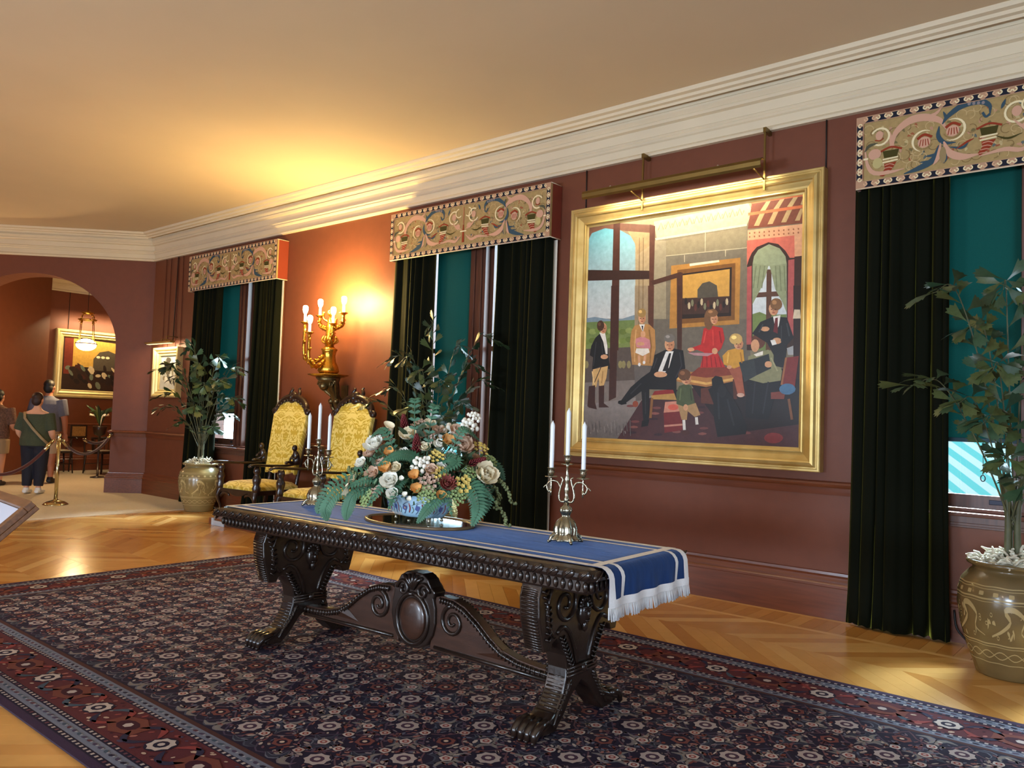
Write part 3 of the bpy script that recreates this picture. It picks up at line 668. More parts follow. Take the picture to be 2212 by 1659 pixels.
('p',(.849,.868,.847,.865,.844,.865,.842,.869,.844,.872,.847,.872),(150,90,60),None),
('p',(.869,.867,.867,.864,.864,.864,.862,.868,.864,.872,.867,.871),(150,90,60),None),
('p',(.889,.867,.887,.863,.883,.864,.882,.867,.883,.871,.887,.870),(150,90,60),None),
('p',(.908,.866,.906,.862,.903,.863,.901,.867,.903,.870,.906,.870),(150,90,60),None),
('p',(.927,.865,.926,.862,.922,.862,.921,.866,.922,.869,.926,.869),(150,90,60),None),
('p',(.947,.864,.945,.861,.942,.861,.940,.865,.942,.868,.945,.868),(150,90,60),None),
('p',(.966,.863,.964,.860,.961,.861,.959,.864,.961,.868,.964,.867),(150,90,60),None),
('p',(.985,.863,.983,.859,.980,.860,.978,.864,.980,.867,.983,.866),(150,90,60),None),
('p',(.789,.855,.787,.852,.784,.852,.782,.856,.784,.859,.787,.859),(150,90,60),None),
('p',(.809,.854,.808,.851,.804,.851,.802,.855,.804,.859,.807,.858),(150,90,60),None),
('p',(.829,.853,.828,.850,.824,.851,.822,.854,.824,.858,.828,.857),(150,90,60),None),
('p',(.849,.853,.848,.849,.844,.850,.842,.854,.844,.857,.848,.857),(150,90,60),None),
('p',(.869,.852,.868,.849,.864,.849,.862,.853,.864,.856,.867,.856),(150,90,60),None),
('p',(.889,.851,.887,.848,.884,.848,.882,.852,.884,.855,.887,.855),(150,90,60),None),
('p',(.908,.850,.907,.847,.903,.848,.902,.851,.903,.855,.907,.854),(150,90,60),None),
('p',(.928,.850,.926,.846,.923,.847,.921,.851,.923,.854,.926,.854),(150,90,60),None),
('p',(.947,.849,.945,.846,.942,.846,.940,.850,.942,.853,.945,.853),(150,90,60),None),
('p',(.966,.848,.964,.845,.961,.845,.959,.849,.961,.853,.964,.852),(150,90,60),None),
('p',(.985,.848,.983,.844,.980,.845,.978,.848,.980,.852,.983,.851),(150,90,60),None),
('p',(.774,.842,.966,.839,.969,.748,.776,.740),(204,106,86),None),
('p',(.777,.740,.784,.763,.796,.789,.816,.810,.863,.824,.903,.812,.932,.782,.950,.751,.968,.750,.970,.383,.783,.389),(58,36,28),None),
('p',(.777,.731,.796,.735,.802,.412,.781,.412),(172,84,80),None),
('p',(.944,.743,.968,.744,.970,.440,.946,.441),(172,84,80),None),
('p',(.800,.744,.805,.773,.822,.798,.866,.816,.909,.794,.933,.759,.938,.730,.944,.384,.807,.388),(202,210,212),None),
('p',(.804,.536,.833,.543,.863,.529,.941,.527,.944,.384,.807,.388),(112,130,72),None),
('p',(.858,.714,.878,.712,.884,.386,.861,.387),(88,56,40),None),
('s',(.802,.613,.940,.611),(88,56,40),0.02),
('p',(.800,.744,.805,.773,.822,.798,.866,.816,.909,.794,.933,.759,.938,.730,.899,.729,.868,.726,.835,.735),(152,160,124),None),
('p',(.800,.744,.865,.728,.854,.685,.837,.640,.802,.574),(142,150,114),None),
('p',(.870,.728,.938,.730,.941,.533,.925,.574,.895,.629),(142,150,114),None),
('s',(.815,.733,.805,.642),(116,124,92),0.004),
('s',(.832,.732,.822,.641),(116,124,92),0.004),
('s',(.850,.730,.840,.639),(116,124,92),0.004),
('s',(.894,.725,.901,.623),(116,124,92),0.004),
('s',(.911,.724,.918,.621),(116,124,92),0.004),
('s',(.928,.722,.935,.620),(116,124,92),0.004),
('p',(.968,.754,1.002,.754,1.001,.383,.971,.383),(60,34,26),None),
('p',(.966,.639,.997,.637,1.001,.270,.972,.270),(44,26,22),None),
('p',(.971,.544,.993,.542,.997,.507,.966,.508),(208,192,162),None),
('p',(.055,.470,.078,.488,.112,.474,.123,.436,.129,.387,.140,.321,.090,.335,.042,.321,.046,.379,.027,.389,.034,.433),(22,23,25),None),
('p',(.076,.494,.107,.492,.122,.430,.124,.392,.114,.392,.099,.450),(220,214,204),None),
('p',(.047,.322,.128,.337,.121,.281,.106,.241,.084,.246,.078,.282,.067,.238,.046,.244),(206,164,104),None),
('p',(.027,.243,.062,.248,.063,.170,.075,.135,.031,.143,.022,.150),(60,33,27),None),
('p',(.081,.244,.111,.247,.112,.164,.141,.146,.085,.144),(60,33,27),None),
('p',(.127,.379,.125,.374,.120,.371,.112,.369,.103,.369,.095,.371,.089,.375,.087,.380,.089,.385,.094,.389,.102,.391,.111,.390,.119,.388,.125,.384),(206,152,112),None),
('s',(.105,.362,.053,.251),(30,20,20),0.004),
('p',(.116,.512,.114,.501,.109,.492,.102,.488,.093,.488,.085,.493,.080,.503,.077,.514,.079,.526,.084,.535,.092,.539,.100,.539,.108,.533,.114,.524),(206,152,112),None),
('p',(.115,.510,.114,.501,.111,.494,.107,.490,.102,.490,.097,.494,.093,.502,.092,.511,.093,.520,.096,.527,.100,.531,.105,.531,.110,.526,.114,.519),(186,128,92),None),
('p',(.102,.524,.100,.514,.095,.505,.087,.501,.078,.501,.070,.506,.064,.515,.062,.526,.063,.537,.069,.546,.077,.550,.086,.550,.094,.544,.100,.535),(70,44,30),None),
('p',(.084,.533,.083,.529,.081,.526,.078,.525,.074,.525,.071,.527,.068,.530,.067,.534,.068,.537,.070,.540,.073,.542,.077,.542,.080,.540,.083,.537),(104,69,50),None),
('s',(.086,.512,.092,.512),(84,50,36),0.0035),
('s',(.101,.511,.108,.511),(84,50,36),0.0035),
('s',(.097,.512,.095,.503),(160,104,76),0.003),
('s',(.091,.498,.102,.498),(140,64,54),0.0035),
('p',(.264,.341,.351,.333,.336,.262,.306,.179,.278,.177),(98,90,84),None),
('p',(.262,.517,.296,.524,.336,.518,.364,.493,.370,.410,.355,.333,.254,.340,.240,.438,.246,.493),(178,128,72),None),
('p',(.285,.521,.313,.520,.305,.484),(224,220,212),None),
('p',(.296,.515,.305,.514,.304,.487),(24,24,28),None),
('p',(.264,.456,.304,.467,.346,.446,.345,.409,.275,.418),(200,128,132),None),
('p',(.274,.413,.335,.411,.341,.393,.307,.378,.269,.394),(226,216,202),None),
('p',(.318,.475,.317,.469,.313,.463,.308,.461,.303,.461,.298,.464,.294,.470,.293,.476,.294,.483,.297,.488,.302,.490,.308,.490,.313,.487,.316,.482),(206,152,112),None),
('s',(.287,.382,.292,.340),(206,152,112),0.012),
('s',(.319,.382,.316,.346),(206,152,112),0.012),
('p',(.298,.340,.297,.336,.296,.334,.293,.332,.290,.332,.287,.334,.285,.337,.284,.340,.285,.344,.287,.347,.289,.348,.292,.348,.295,.347,.297,.344),(230,226,220),None),
('p',(.321,.349,.320,.345,.318,.343,.316,.341,.313,.341,.310,.343,.308,.346,.308,.349,.308,.352,.310,.355,.312,.356,.315,.356,.318,.355,.320,.352),(230,226,220),None),
('p',(.314,.433,.312,.429,.307,.426,.300,.425,.291,.425,.284,.427,.278,.430,.276,.434,.278,.438,.283,.440,.291,.442,.299,.441,.307,.439,.312,.436),(206,152,112),None),
('p',(.317,.548,.316,.537,.311,.529,.303,.524,.295,.525,.287,.530,.282,.539,.280,.550,.281,.561,.286,.570,.293,.574,.302,.574,.309,.568,.315,.559),(206,152,112),None),
('p',(.316,.546,.315,.537,.312,.530,.308,.527,.303,.527,.298,.531,.295,.538,.294,.547,.295,.556,.298,.563,.302,.566,.307,.566,.312,.562,.315,.555),(186,128,92),None),
('p',(.318,.570,.316,.562,.311,.555,.302,.551,.292,.552,.283,.557,.277,.564,.274,.573,.276,.582,.282,.589,.291,.592,.301,.592,.310,.587,.316,.579),(154,122,70),None),
('p',(.298,.578,.298,.575,.295,.572,.292,.571,.288,.571,.284,.573,.282,.576,.281,.579,.281,.582,.284,.584,.287,.586,.291,.585,.295,.584,.297,.581),(217,174,104),None),
('s',(.288,.548,.294,.548),(84,50,36),0.0035),
('s',(.303,.547,.309,.547),(84,50,36),0.0035),
('s',(.298,.548,.297,.540),(160,104,76),0.003),
('s',(.293,.534,.303,.534),(140,64,54),0.0035),
('p',(.291,.164,.290,.157,.286,.152,.280,.149,.273,.149,.267,.152,.263,.157,.262,.163,.263,.169,.267,.174,.273,.177,.279,.177,.285,.175,.289,.170),(140,66,44),None),
('p',(.464,.292,.531,.304,.734,.302,.733,.263,.611,.239,.533,.251,.465,.266),(168,112,60),None),
('p',(.576,.323,.709,.322,.728,.289,.610,.278,.532,.289),(126,52,36),None),
('s',(.464,.279,.611,.253,.731,.272),(212,164,90),0.01),
('s',(.734,.272,.739,.189),(80,40,26),0.016),
('p',(.587,.233,.640,.239,.648,.166,.589,.171),(90,46,34),None),
('p',(.370,.221,.462,.231,.467,.208,.358,.202),(136,36,34),None),
('p',(.353,.202,.467,.212,.478,.183,.358,.185),(176,134,70),None),
('s',(.359,.191,.353,.102),(130,86,44),0.012),
('p',(.423,.174,.476,.178,.502,.135,.417,.127),(196,130,108),None),
('p',(.486,.152,.484,.146,.477,.142,.467,.139,.456,.139,.446,.141,.439,.146,.436,.151,.439,.157,.445,.161,.455,.164,.467,.164,.477,.162,.484,.157),(206,90,70),None),
('p',(.417,.127,.502,.134,.508,.054,.423,.039),(112,32,34),None),
('s',(.421,.069,.507,.078),(190,130,110),0.008),
('p',(.364,.380,.414,.401,.458,.407,.502,.397,.514,.319,.474,.273,.476,.186,.459,.227,.344,.229,.347,.120,.342,.084,.318,.090,.305,.220,.279,.202,.225,.166,.196,.170,.250,.238,.303,.280,.345,.307,.363,.351),(19,20,23),None),
('p',(.421,.395,.457,.395,.438,.326,.419,.303,.385,.308),(222,220,214),None),
('p',(.436,.387,.446,.387,.431,.308,.406,.309),(22,22,26),None),
('p',(.429,.294,.426,.288,.417,.284,.405,.282,.390,.282,.377,.284,.368,.289,.365,.295,.368,.300,.377,.305,.390,.307,.404,.307,.417,.304,.426,.299),(206,152,112),None),
('p',(.188,.176,.225,.184,.232,.163,.205,.158,.186,.165),(12,12,14),None),
('p',(.312,.089,.348,.096,.342,.067,.309,.061),(12,12,14),None),
('p',(.461,.424,.459,.411,.453,.401,.443,.395,.432,.396,.423,.402,.416,.413,.413,.426,.415,.439,.421,.450,.431,.455,.442,.455,.451,.449,.458,.438),(206,152,112),None),
('p',(.460,.421,.459,.411,.455,.403,.449,.398,.443,.398,.437,.403,.433,.412,.431,.422,.432,.433,.436,.441,.442,.446,.448,.446,.454,.441,.458,.432),(186,128,92),None),
('p',(.462,.452,.460,.444,.453,.438,.442,.435,.430,.435,.419,.439,.412,.446,.409,.455,.411,.463,.419,.469,.429,.472,.441,.472,.452,.467,.459,.461),(110,104,98),None),
('p',(.438,.459,.437,.456,.434,.454,.430,.453,.425,.453,.421,.455,.418,.457,.417,.460,.418,.463,.421,.465,.425,.466,.430,.466,.434,.464,.437,.462),(158,150,142),None),
('s',(.424,.423,.431,.424),(84,50,36),0.0035),
('s',(.443,.423,.451,.423),(84,50,36),0.0035),
('s',(.437,.424,.435,.414),(160,104,76),0.003),
('s',(.430,.407,.444,.407),(140,64,54),0.0035),
('p',(.594,.487,.629,.498,.678,.485,.688,.439,.674,.400,.657,.384,.693,.321,.582,.321,.597,.386,.565,.398,.529,.388,.535,.405,.583,.420),(182,38,36),None),
('p',(.554,.399,.553,.396,.548,.393,.542,.392,.535,.392,.528,.394,.524,.397,.522,.400,.524,.404,.528,.407,.534,.408,.542,.408,.548,.406,.552,.403),(206,152,112),None),
('p',(.659,.390,.657,.384,.654,.379,.649,.377,.643,.377,.638,.380,.634,.384,.633,.390,.634,.396,.637,.401,.643,.403,.648,.403,.653,.400,.657,.395),(206,152,112),None),
('p',(.522,.387,.643,.381,.614,.369,.554,.374),(176,130,134),None),
('s',(.593,.369,.591,.323),(130,24,26),0.004),
('s',(.611,.368,.613,.323),(130,24,26),0.004),
('s',(.629,.368,.634,.323),(130,24,26),0.004),
('s',(.646,.367,.655,.322),(130,24,26),0.004),
('s',(.664,.367,.676,.322),(130,24,26),0.004),
('p',(.637,.523,.636,.504,.630,.489,.622,.480,.612,.481,.604,.490,.597,.506,.595,.525,.596,.544,.602,.559,.610,.567,.620,.567,.629,.558,.635,.542),(112,78,48),None),
('p',(.656,.526,.655,.515,.650,.507,.644,.503,.637,.503,.630,.508,.625,.517,.623,.527,.625,.538,.629,.546,.635,.550,.643,.549,.649,.544,.654,.536),(206,152,112),None),
('p',(.655,.523,.654,.515,.652,.509,.648,.505,.644,.505,.640,.509,.637,.516,.636,.524,.636,.532,.639,.539,.643,.542,.647,.542,.651,.538,.654,.531),(186,128,92),None),
('p',(.656,.550,.654,.543,.647,.537,.636,.534,.625,.535,.614,.539,.607,.545,.604,.553,.607,.560,.614,.566,.624,.568,.636,.568,.646,.564,.653,.557),(120,84,52),None),
('p',(.633,.556,.632,.554,.629,.552,.625,.551,.620,.551,.616,.553,.613,.555,.612,.558,.613,.560,.616,.562,.620,.563,.625,.563,.629,.561,.632,.559),(172,123,80),None),
('s',(.630,.525,.636,.525),(84,50,36),0.0035),
('s',(.644,.524,.649,.524),(84,50,36),0.0035),
('s',(.640,.525,.638,.518),(160,104,76),0.003),
('s',(.635,.512,.644,.512),(140,64,54),0.0035),
('p',(.702,.323,.761,.326,.768,.271,.780,.201,.748,.210,.731,.272),(156,84,60),None),
('p',(.703,.391,.734,.398,.768,.392,.776,.331,.731,.315,.686,.333,.680,.369),(200,146,52),None),
('p',(.776,.206,.775,.202,.771,.199,.764,.197,.758,.197,.751,.199,.747,.202,.745,.206,.747,.210,.751,.213,.757,.214,.764,.214,.770,.213,.775,.210),(200,160,140),None),
('p',(.721,.321,.720,.318,.717,.315,.713,.314,.708,.314,.704,.316,.701,.318,.700,.322,.701,.325,.704,.328,.708,.329,.713,.329,.717,.327,.720,.325),(206,152,112),None),
('p',(.768,.416,.766,.406,.761,.397,.753,.393,.744,.393,.736,.398,.730,.407,.728,.418,.730,.429,.735,.437,.743,.442,.752,.441,.760,.436,.765,.427),(206,152,112),None),
('p',(.767,.414,.766,.405,.763,.399,.758,.395,.753,.395,.748,.399,.744,.406,.743,.415,.744,.423,.747,.430,.752,.434,.757,.434,.762,.430,.765,.423),(186,128,92),None),
('p',(.764,.436,.762,.426,.754,.418,.743,.414,.731,.414,.719,.419,.711,.428,.708,.438,.711,.448,.718,.456,.730,.460,.742,.459,.753,.454,.761,.446),(196,160,94),None),
('p',(.739,.444,.738,.440,.735,.438,.730,.436,.725,.436,.721,.438,.718,.441,.716,.445,.717,.448,.721,.451,.725,.452,.730,.452,.735,.450,.738,.447),(255,226,136),None),
('s',(.737,.416,.743,.416),(84,50,36),0.0035),
('s',(.753,.415,.759,.415),(84,50,36),0.0035),
('s',(.748,.416,.746,.408),(160,104,76),0.003),
('s',(.742,.402,.753,.403),(140,64,54),0.0035),
('p',(.787,.269,.929,.270,.901,.202,.877,.108,.782,.114),(15,15,20),None),
('p',(.790,.364,.834,.379,.871,.389,.904,.366,.928,.302,.923,.264,.853,.254,.787,.271),(132,130,94),None),
('p',(.812,.371,.850,.384,.850,.368,.824,.362),(226,218,204),None),
('p',(.751,.340,.818,.355,.828,.287,.776,.259),(46,52,54),None),
('p',(.814,.353,.874,.372,.884,.313,.826,.286),(32,38,42),None),
('p',(.887,.329,.886,.324,.882,.319,.876,.317,.869,.317,.863,.320,.859,.324,.858,.330,.859,.335,.863,.340,.869,.342,.876,.342,.882,.339,.886,.335),(206,152,112),None),
('p',(.860,.424,.857,.411,.849,.400,.838,.394,.825,.395,.813,.401,.804,.412,.801,.426,.804,.440,.812,.450,.823,.456,.836,.455,.848,.449,.856,.438),(96,56,42),None),
('p',(.835,.406,.833,.395,.828,.386,.822,.381,.814,.381,.807,.386,.802,.396,.800,.407,.801,.418,.806,.427,.813,.432,.821,.432,.828,.427,.833,.417),(206,152,112),None),
('p',(.837,.502,.890,.521,.943,.514,.971,.433,.946,.405,.938,.313,.894,.324,.893,.367,.866,.416,.804,.456),(26,28,32),None),
('p',(.888,.521,.918,.525,.912,.483,.900,.463),(226,222,214),None),
('p',(.897,.514,.907,.516,.908,.451,.890,.460),(100,30,36),None),
('p',(.875,.472,.873,.468,.868,.464,.861,.463,.853,.463,.845,.466,.840,.469,.838,.473,.840,.478,.845,.481,.852,.482,.860,.482,.868,.480,.873,.476),(206,152,112),None),
('p',(.924,.422,.922,.416,.917,.412,.910,.410,.901,.410,.893,.413,.888,.417,.886,.423,.888,.428,.893,.433,.901,.435,.909,.435,.917,.432,.922,.427),(206,152,112),None),
('p',(.879,.426,.897,.428,.905,.409,.887,.405),(226,222,214),None),
('p',(.909,.550,.907,.539,.902,.530,.894,.525,.886,.526,.878,.531,.873,.541,.870,.553,.872,.564,.877,.573,.885,.578,.893,.577,.901,.572,.906,.562),(206,152,112),None),
('p',(.908,.548,.907,.538,.904,.531,.899,.527,.894,.528,.889,.532,.886,.540,.885,.549,.886,.558,.889,.566,.893,.569,.898,.569,.903,.565,.906,.557),(186,128,92),None),
('p',(.924,.568,.922,.557,.915,.549,.906,.545,.895,.546,.885,.551,.878,.560,.875,.571,.878,.582,.884,.590,.894,.594,.905,.593,.915,.588,.921,.579),(122,86,52),None),
('p',(.902,.577,.901,.573,.899,.570,.895,.569,.890,.569,.886,.571,.884,.574,.883,.578,.884,.582,.886,.585,.890,.586,.894,.586,.898,.584,.901,.581),(174,126,80),None),
('s',(.879,.550,.885,.550),(84,50,36),0.0035),
('s',(.894,.549,.900,.549),(84,50,36),0.0035),
('s',(.890,.550,.888,.541),(160,104,76),0.003),
('s',(.884,.536,.895,.536),(140,64,54),0.0035),
('p',(.481,.170,.566,.171,.588,.121,.562,.112,.530,.136,.527,.098,.502,.099),(168,132,88),None),
('p',(.487,.243,.517,.253,.544,.245,.562,.170,.511,.155,.477,.166,.475,.215),(72,82,52),None),
('s',(.513,.098,.517,.055),(220,214,206),0.013),
('s',(.570,.111,.574,.080),(220,214,206),0.013),
('p',(.542,.045,.540,.040,.535,.037,.527,.034,.519,.034,.511,.036,.505,.039,.503,.043,.505,.048,.510,.052,.518,.054,.527,.054,.535,.053,.540,.049),(70,36,30),None),
('p',(.531,.152,.530,.146,.527,.141,.523,.138,.518,.138,.513,.141,.510,.145,.509,.151,.510,.157,.513,.162,.517,.165,.522,.165,.527,.162,.530,.158),(206,152,112),None),
('p',(.542,.273,.540,.262,.534,.254,.526,.249,.516,.249,.507,.254,.500,.262,.498,.273,.500,.283,.506,.292,.515,.296,.524,.296,.533,.292,.540,.283),(206,152,112),None),
('p',(.541,.270,.540,.262,.536,.255,.531,.252,.525,.252,.520,.255,.516,.262,.515,.270,.516,.279,.519,.286,.524,.289,.530,.289,.536,.285,.539,.279),(186,128,92),None),
('p',(.540,.291,.537,.280,.529,.271,.518,.267,.504,.267,.492,.272,.484,.281,.481,.292,.483,.303,.491,.311,.503,.316,.516,.316,.528,.311,.537,.302),(96,62,38),None),
('p',(.513,.299,.512,.295,.509,.292,.504,.290,.499,.290,.494,.292,.491,.295,.489,.299,.491,.303,.494,.306,.498,.308,.504,.308,.509,.306,.512,.303),(139,93,61),None),
('s',(.508,.271,.515,.271),(84,50,36),0.0035),
('s',(.525,.271,.532,.271),(84,50,36),0.0035),
('s',(.520,.272,.518,.264),(160,104,76),0.003),
('s',(.514,.258,.526,.259),(140,64,54),0.0035),
('p',(.620,.230,.638,.239,.635,.272,.651,.286,.680,.280,.691,.244,.727,.200,.762,.140,.791,.081,.786,.048,.731,.040,.666,.031,.649,.105,.645,.171),(17,18,22),None),
('p',(.701,.222,.699,.210,.694,.200,.686,.195,.678,.195,.670,.200,.664,.210,.662,.222,.663,.234,.669,.244,.676,.249,.685,.249,.693,.244,.699,.234),(26,28,32),None),
('p',(.943,.355,.992,.360,.978,.234,.929,.247),(120,40,36),None),
('s',(.943,.355,.927,.247),(150,96,60),0.008),
('p',(.885,.217,.943,.223,.938,.191,.886,.191),(120,56,44),None),
('s',(.956,.192,.970,.111),(120,76,48),0.01),
('p',(.982,.231,.979,.221,.970,.214,.958,.209,.943,.209,.930,.213,.921,.221,.918,.231,.921,.240,.930,.248,.943,.252,.957,.252,.970,.248,.978,.240),(72,112,146),None),
('p',(.937,.038,.933,.029,.923,.021,.908,.016,.891,.015,.876,.019,.865,.026,.861,.035,.865,.044,.875,.052,.890,.057,.907,.057,.922,.054,.933,.047),(122,42,42),None),
('p',(.945,.392,.970,.401,.971,.365,.950,.365),(160,160,160),None),
('s',(.061,.451,.056,.401,.050,.338),(52,52,56),0.005),
('s',(.090,.450,.099,.387),(50,50,54),0.004),
('s',(.270,.498,.265,.425,.267,.353),(204,158,100),0.006),
('s',(.336,.495,.348,.422,.344,.345),(140,98,54),0.006),
('s',(.379,.368,.361,.321),(46,46,50),0.006),
('s',(.486,.389,.497,.331,.470,.279),(44,44,50),0.006),
('s',(.304,.256,.251,.208),(42,42,46),0.006),
('s',(.325,.215,.329,.120),(42,42,48),0.005),
('s',(.605,.476,.595,.425),(214,66,60),0.006),
('s',(.664,.473,.674,.423),(140,24,26),0.006),
('s',(.635,.480,.639,.413),(206,58,52),0.006),
('s',(.706,.383,.702,.338),(224,176,80),0.006),
('s',(.757,.381,.764,.337),(160,108,36),0.005),
('s',(.848,.492,.832,.460),(56,58,62),0.006),
('s',(.943,.492,.954,.439),(54,56,60),0.006),
('s',(.922,.483,.923,.419),(48,50,54),0.005),
('s',(.883,.356,.910,.302),(160,156,118),0.006),
('s',(.820,.260,.812,.131),(34,34,42),0.006),
('s',(.874,.260,.855,.132),(36,36,44),0.006),
('s',(.496,.233,.492,.181),(98,108,70),0.006),
('s',(.539,.233,.547,.181),(52,60,38),0.005),
('s',(.664,.216,.672,.105),(36,38,44),0.008),
('s',(.705,.189,.736,.080),(34,36,42),0.008),
('s',(.044,.313,.057,.251),(226,190,130),0.006),
('s',(.102,.313,.097,.257),(170,128,76),0.006),
('s',(.022,.087,.027,.050),(140,132,126),0.004),
('s',(.033,.055,.038,.017),(96,88,86),0.004),
('s',(.044,.022,.047,.028),(140,132,126),0.004),
('s',(.052,.064,.056,.039),(96,88,86),0.004),
('s',(.062,.031,.065,.050),(140,132,126),0.004),
('s',(.070,.073,.076,.018),(96,88,86),0.004),
('s',(.081,.041,.085,.029),(140,132,126),0.004),
('s',(.089,.082,.094,.039),(96,88,86),0.004),
('s',(.099,.050,.103,.050),(140,132,126),0.004),
('s',(.109,.018,.113,.018),(96,88,86),0.004),
('s',(.117,.059,.122,.029),(140,132,126),0.004),
('s',(.128,.027,.131,.039),(96,88,86),0.004),
('s',(.135,.068,.140,.050),(140,132,126),0.004),
('s',(.146,.036,.150,.018),(96,88,86),0.004),
('s',(.153,.078,.159,.029),(140,132,126),0.004),
('s',(.164,.046,.167,.040),(96,88,86),0.004),
('s',(.171,.087,.176,.050),(140,132,126),0.004),
('s',(.181,.055,.186,.018),(96,88,86),0.004),
('s',(.191,.023,.195,.029),(140,132,126),0.004),
('s',(.199,.064,.203,.040),(96,88,86),0.004),
('s',(.209,.032,.212,.050),(140,132,126),0.004),
('s',(.217,.073,.222,.019),(96,88,86),0.004),
('s',(.227,.041,.230,.029),(140,132,126),0.004),
('s',(.234,.082,.239,.040),(96,88,86),0.004),
('s',(.252,.091,.257,.019),(96,88,86),0.004)]
# ================================================================== large painting
M_gold = mat('gilded_frame', srgb(216, 190, 124), .40, .55, var=.16, vscale=5, stretch=(1, 1, 1), bump=.05, bscale=120, col2=srgb(186, 154, 86))
M_oil = colmat('oil_paint', .42, .4, bump=.05, bscale=90)
_nt = M_oil.node_tree; _a = next(n for n in _nt.nodes if n.type == 'ATTRIBUTE'); _z = _nt.nodes.new('ShaderNodeTexNoise'); _z.inputs['Scale'].default_value = 22; _z.inputs['Detail'].default_value = 7; _z.inputs['Roughness'].default_value = .65
_tc = _nt.nodes.new('ShaderNodeTexCoord'); _nt.links.new(_tc.outputs['Object'], _z.inputs['Vector']); _mr = _nt.nodes.new('ShaderNodeMapRange'); _mr.inputs['From Min'].default_value = .3; _mr.inputs['From Max'].default_value = .7; _mr.inputs['To Min'].default_value = .84; _mr.inputs['To Max'].default_value = 1.14
_mx = _nt.nodes.new('ShaderNodeVectorMath'); _mx.operation = 'SCALE'; _nt.links.new(_z.outputs['Fac'], _mr.inputs[0]); _nt.links.new(_a.outputs['Color'], _mx.inputs[0]); _nt.links.new(_mr.outputs[0], _mx.inputs['Scale']); _nt.links.new(_mx.outputs[0], _nt.nodes['Principled BSDF'].inputs['Base Color'])
M_brass = mat('aged_brass', srgb(128, 104, 56), .38, .85, var=.1, vscale=8)
M_wire = mat('black_picture_wire', srgb(26, 18, 16), .6)
def mitred(prof, x0, x1, z0, z1, parent, material, name='frame_rail', y0=0):
    """four mitred rails; prof [(inward, out)] from the outer edge inward"""
    rails = []
    for k in range(4):
        m = MB(); n = len(prof)
        def pt(i, p, o):
            cs = ((x0+p, z0+p), (x1-p, z0+p), (x1-p, z1-p), (x0+p, z1-p)); c = cs[i % 4]; return (c[0], y0-o, c[1])
        vs = [pt(k, p, o) for p, o in prof]+[pt(k+1, p, o) for p, o in prof]
        m.add(vs, [(i, (i+1) % n, n+(i+1) % n, n+i) for i in range(n)]+[tuple(range(n)), tuple(range(n, 2*n))]); rails.append(m.obj(name, material, parent))
    return rails
pt_ = thing('painting', (-3.29, 0, 1.10), 0, 'large gilt-framed group portrait hanging between green curtains', 'painting')
fp = [(0, .004), (0, .088), (.006, .094), (.02, .094), (.026, .088), (.034, .088), (.05, .106), (.07, .112), (.082, .104), (.088, .088), (.10, .082), (.125, .068), (.14, .062), (.145, .068), (.155, .07), (.162, .06), (.166, .046), (.182, .04), (.182, .004)]
mitred(fp, -1.205, 1.205, 0, 2.372, pt_, M_gold)
cv = MB().box((-1.04, -.036, .165), (1.04, -.006, 2.205)).obj('canvas', mat('canvas_priming', srgb(120, 108, 86), .6), pt_)
PW_, PH_ = 2.08, 2.02
f = Flat(lambda u, v, d: (-1.03+min(1, max(0, u))*2.06, -.036-d, .175+min(1, max(0, v))*2.02), step=1.2e-5)
f.poly([(0, 0), (1, 0), (1, 1), (0, 1)], (124, 112, 90))
for k, p, c, e in PAINT:
    q = [(p[i], p[i+1]) for i in range(0, len(p), 2)]
    if k == 'p': f.poly(q, c, e)
    else: f.stroke(q, e, c)
f.m.obj('painted_image', M_oil, cv, fix=False)
for x in (-1.09, 1.19): MB().tube([(x, -.008, 2.37), (x, -.012, 2.78)], .006, 6).obj('hanging_rod', M_wire, pt_)
pl = thing('picture_light', (-3.29, 0, 3.5), 0, 'long brass picture light bar above the large painting', 'lamp')
tro = [(-.285, .052), (-.315, .056), (-.342, .045), (-.356, .02), (-.352, -.012), (-.34, -.03), (-.334, -.027), (-.345, -.010), (-.349, .018), (-.337, .039), (-.314, .049), (-.285, .046)]
MB().prism(tro, -.90, .80, lambda a, b, d: (d, a, b)).obj('lamp_housing', M_brass, pl)
for x in (-.40, .735):
    MB().box((x-.008, -.12, -.15), (x+.008, -.108, .355)).box((x-.012, -.128, .33), (x+.012, -.005, .37)).obj('hanger', M_brass, pl)
    MB().tube([(x, -.115, -.06), (x-.02, -.22, -.02), (x-.03, -.31, .0)], .006, 6).obj('bracket_arm', M_brass, pl)
for x in (-.62, .42): MB().ball((x, -.31, .055), .011).obj('knob', mat('bright_chrome', srgb(220, 220, 220), .15, 1), pl)
MB().tube([(-.86, -.318, .022), (.76, -.318, .022)], .012, 10).obj('tube_lens', mat('warm_tube', (1, .80, .48, 1), .5, emit=.7), pl)
area('picture_light_glow', (-3.34, -.295, 3.50), (radians(32), 0, 0), 1.6, .03, 10, (1, .86, .64), spread=130)

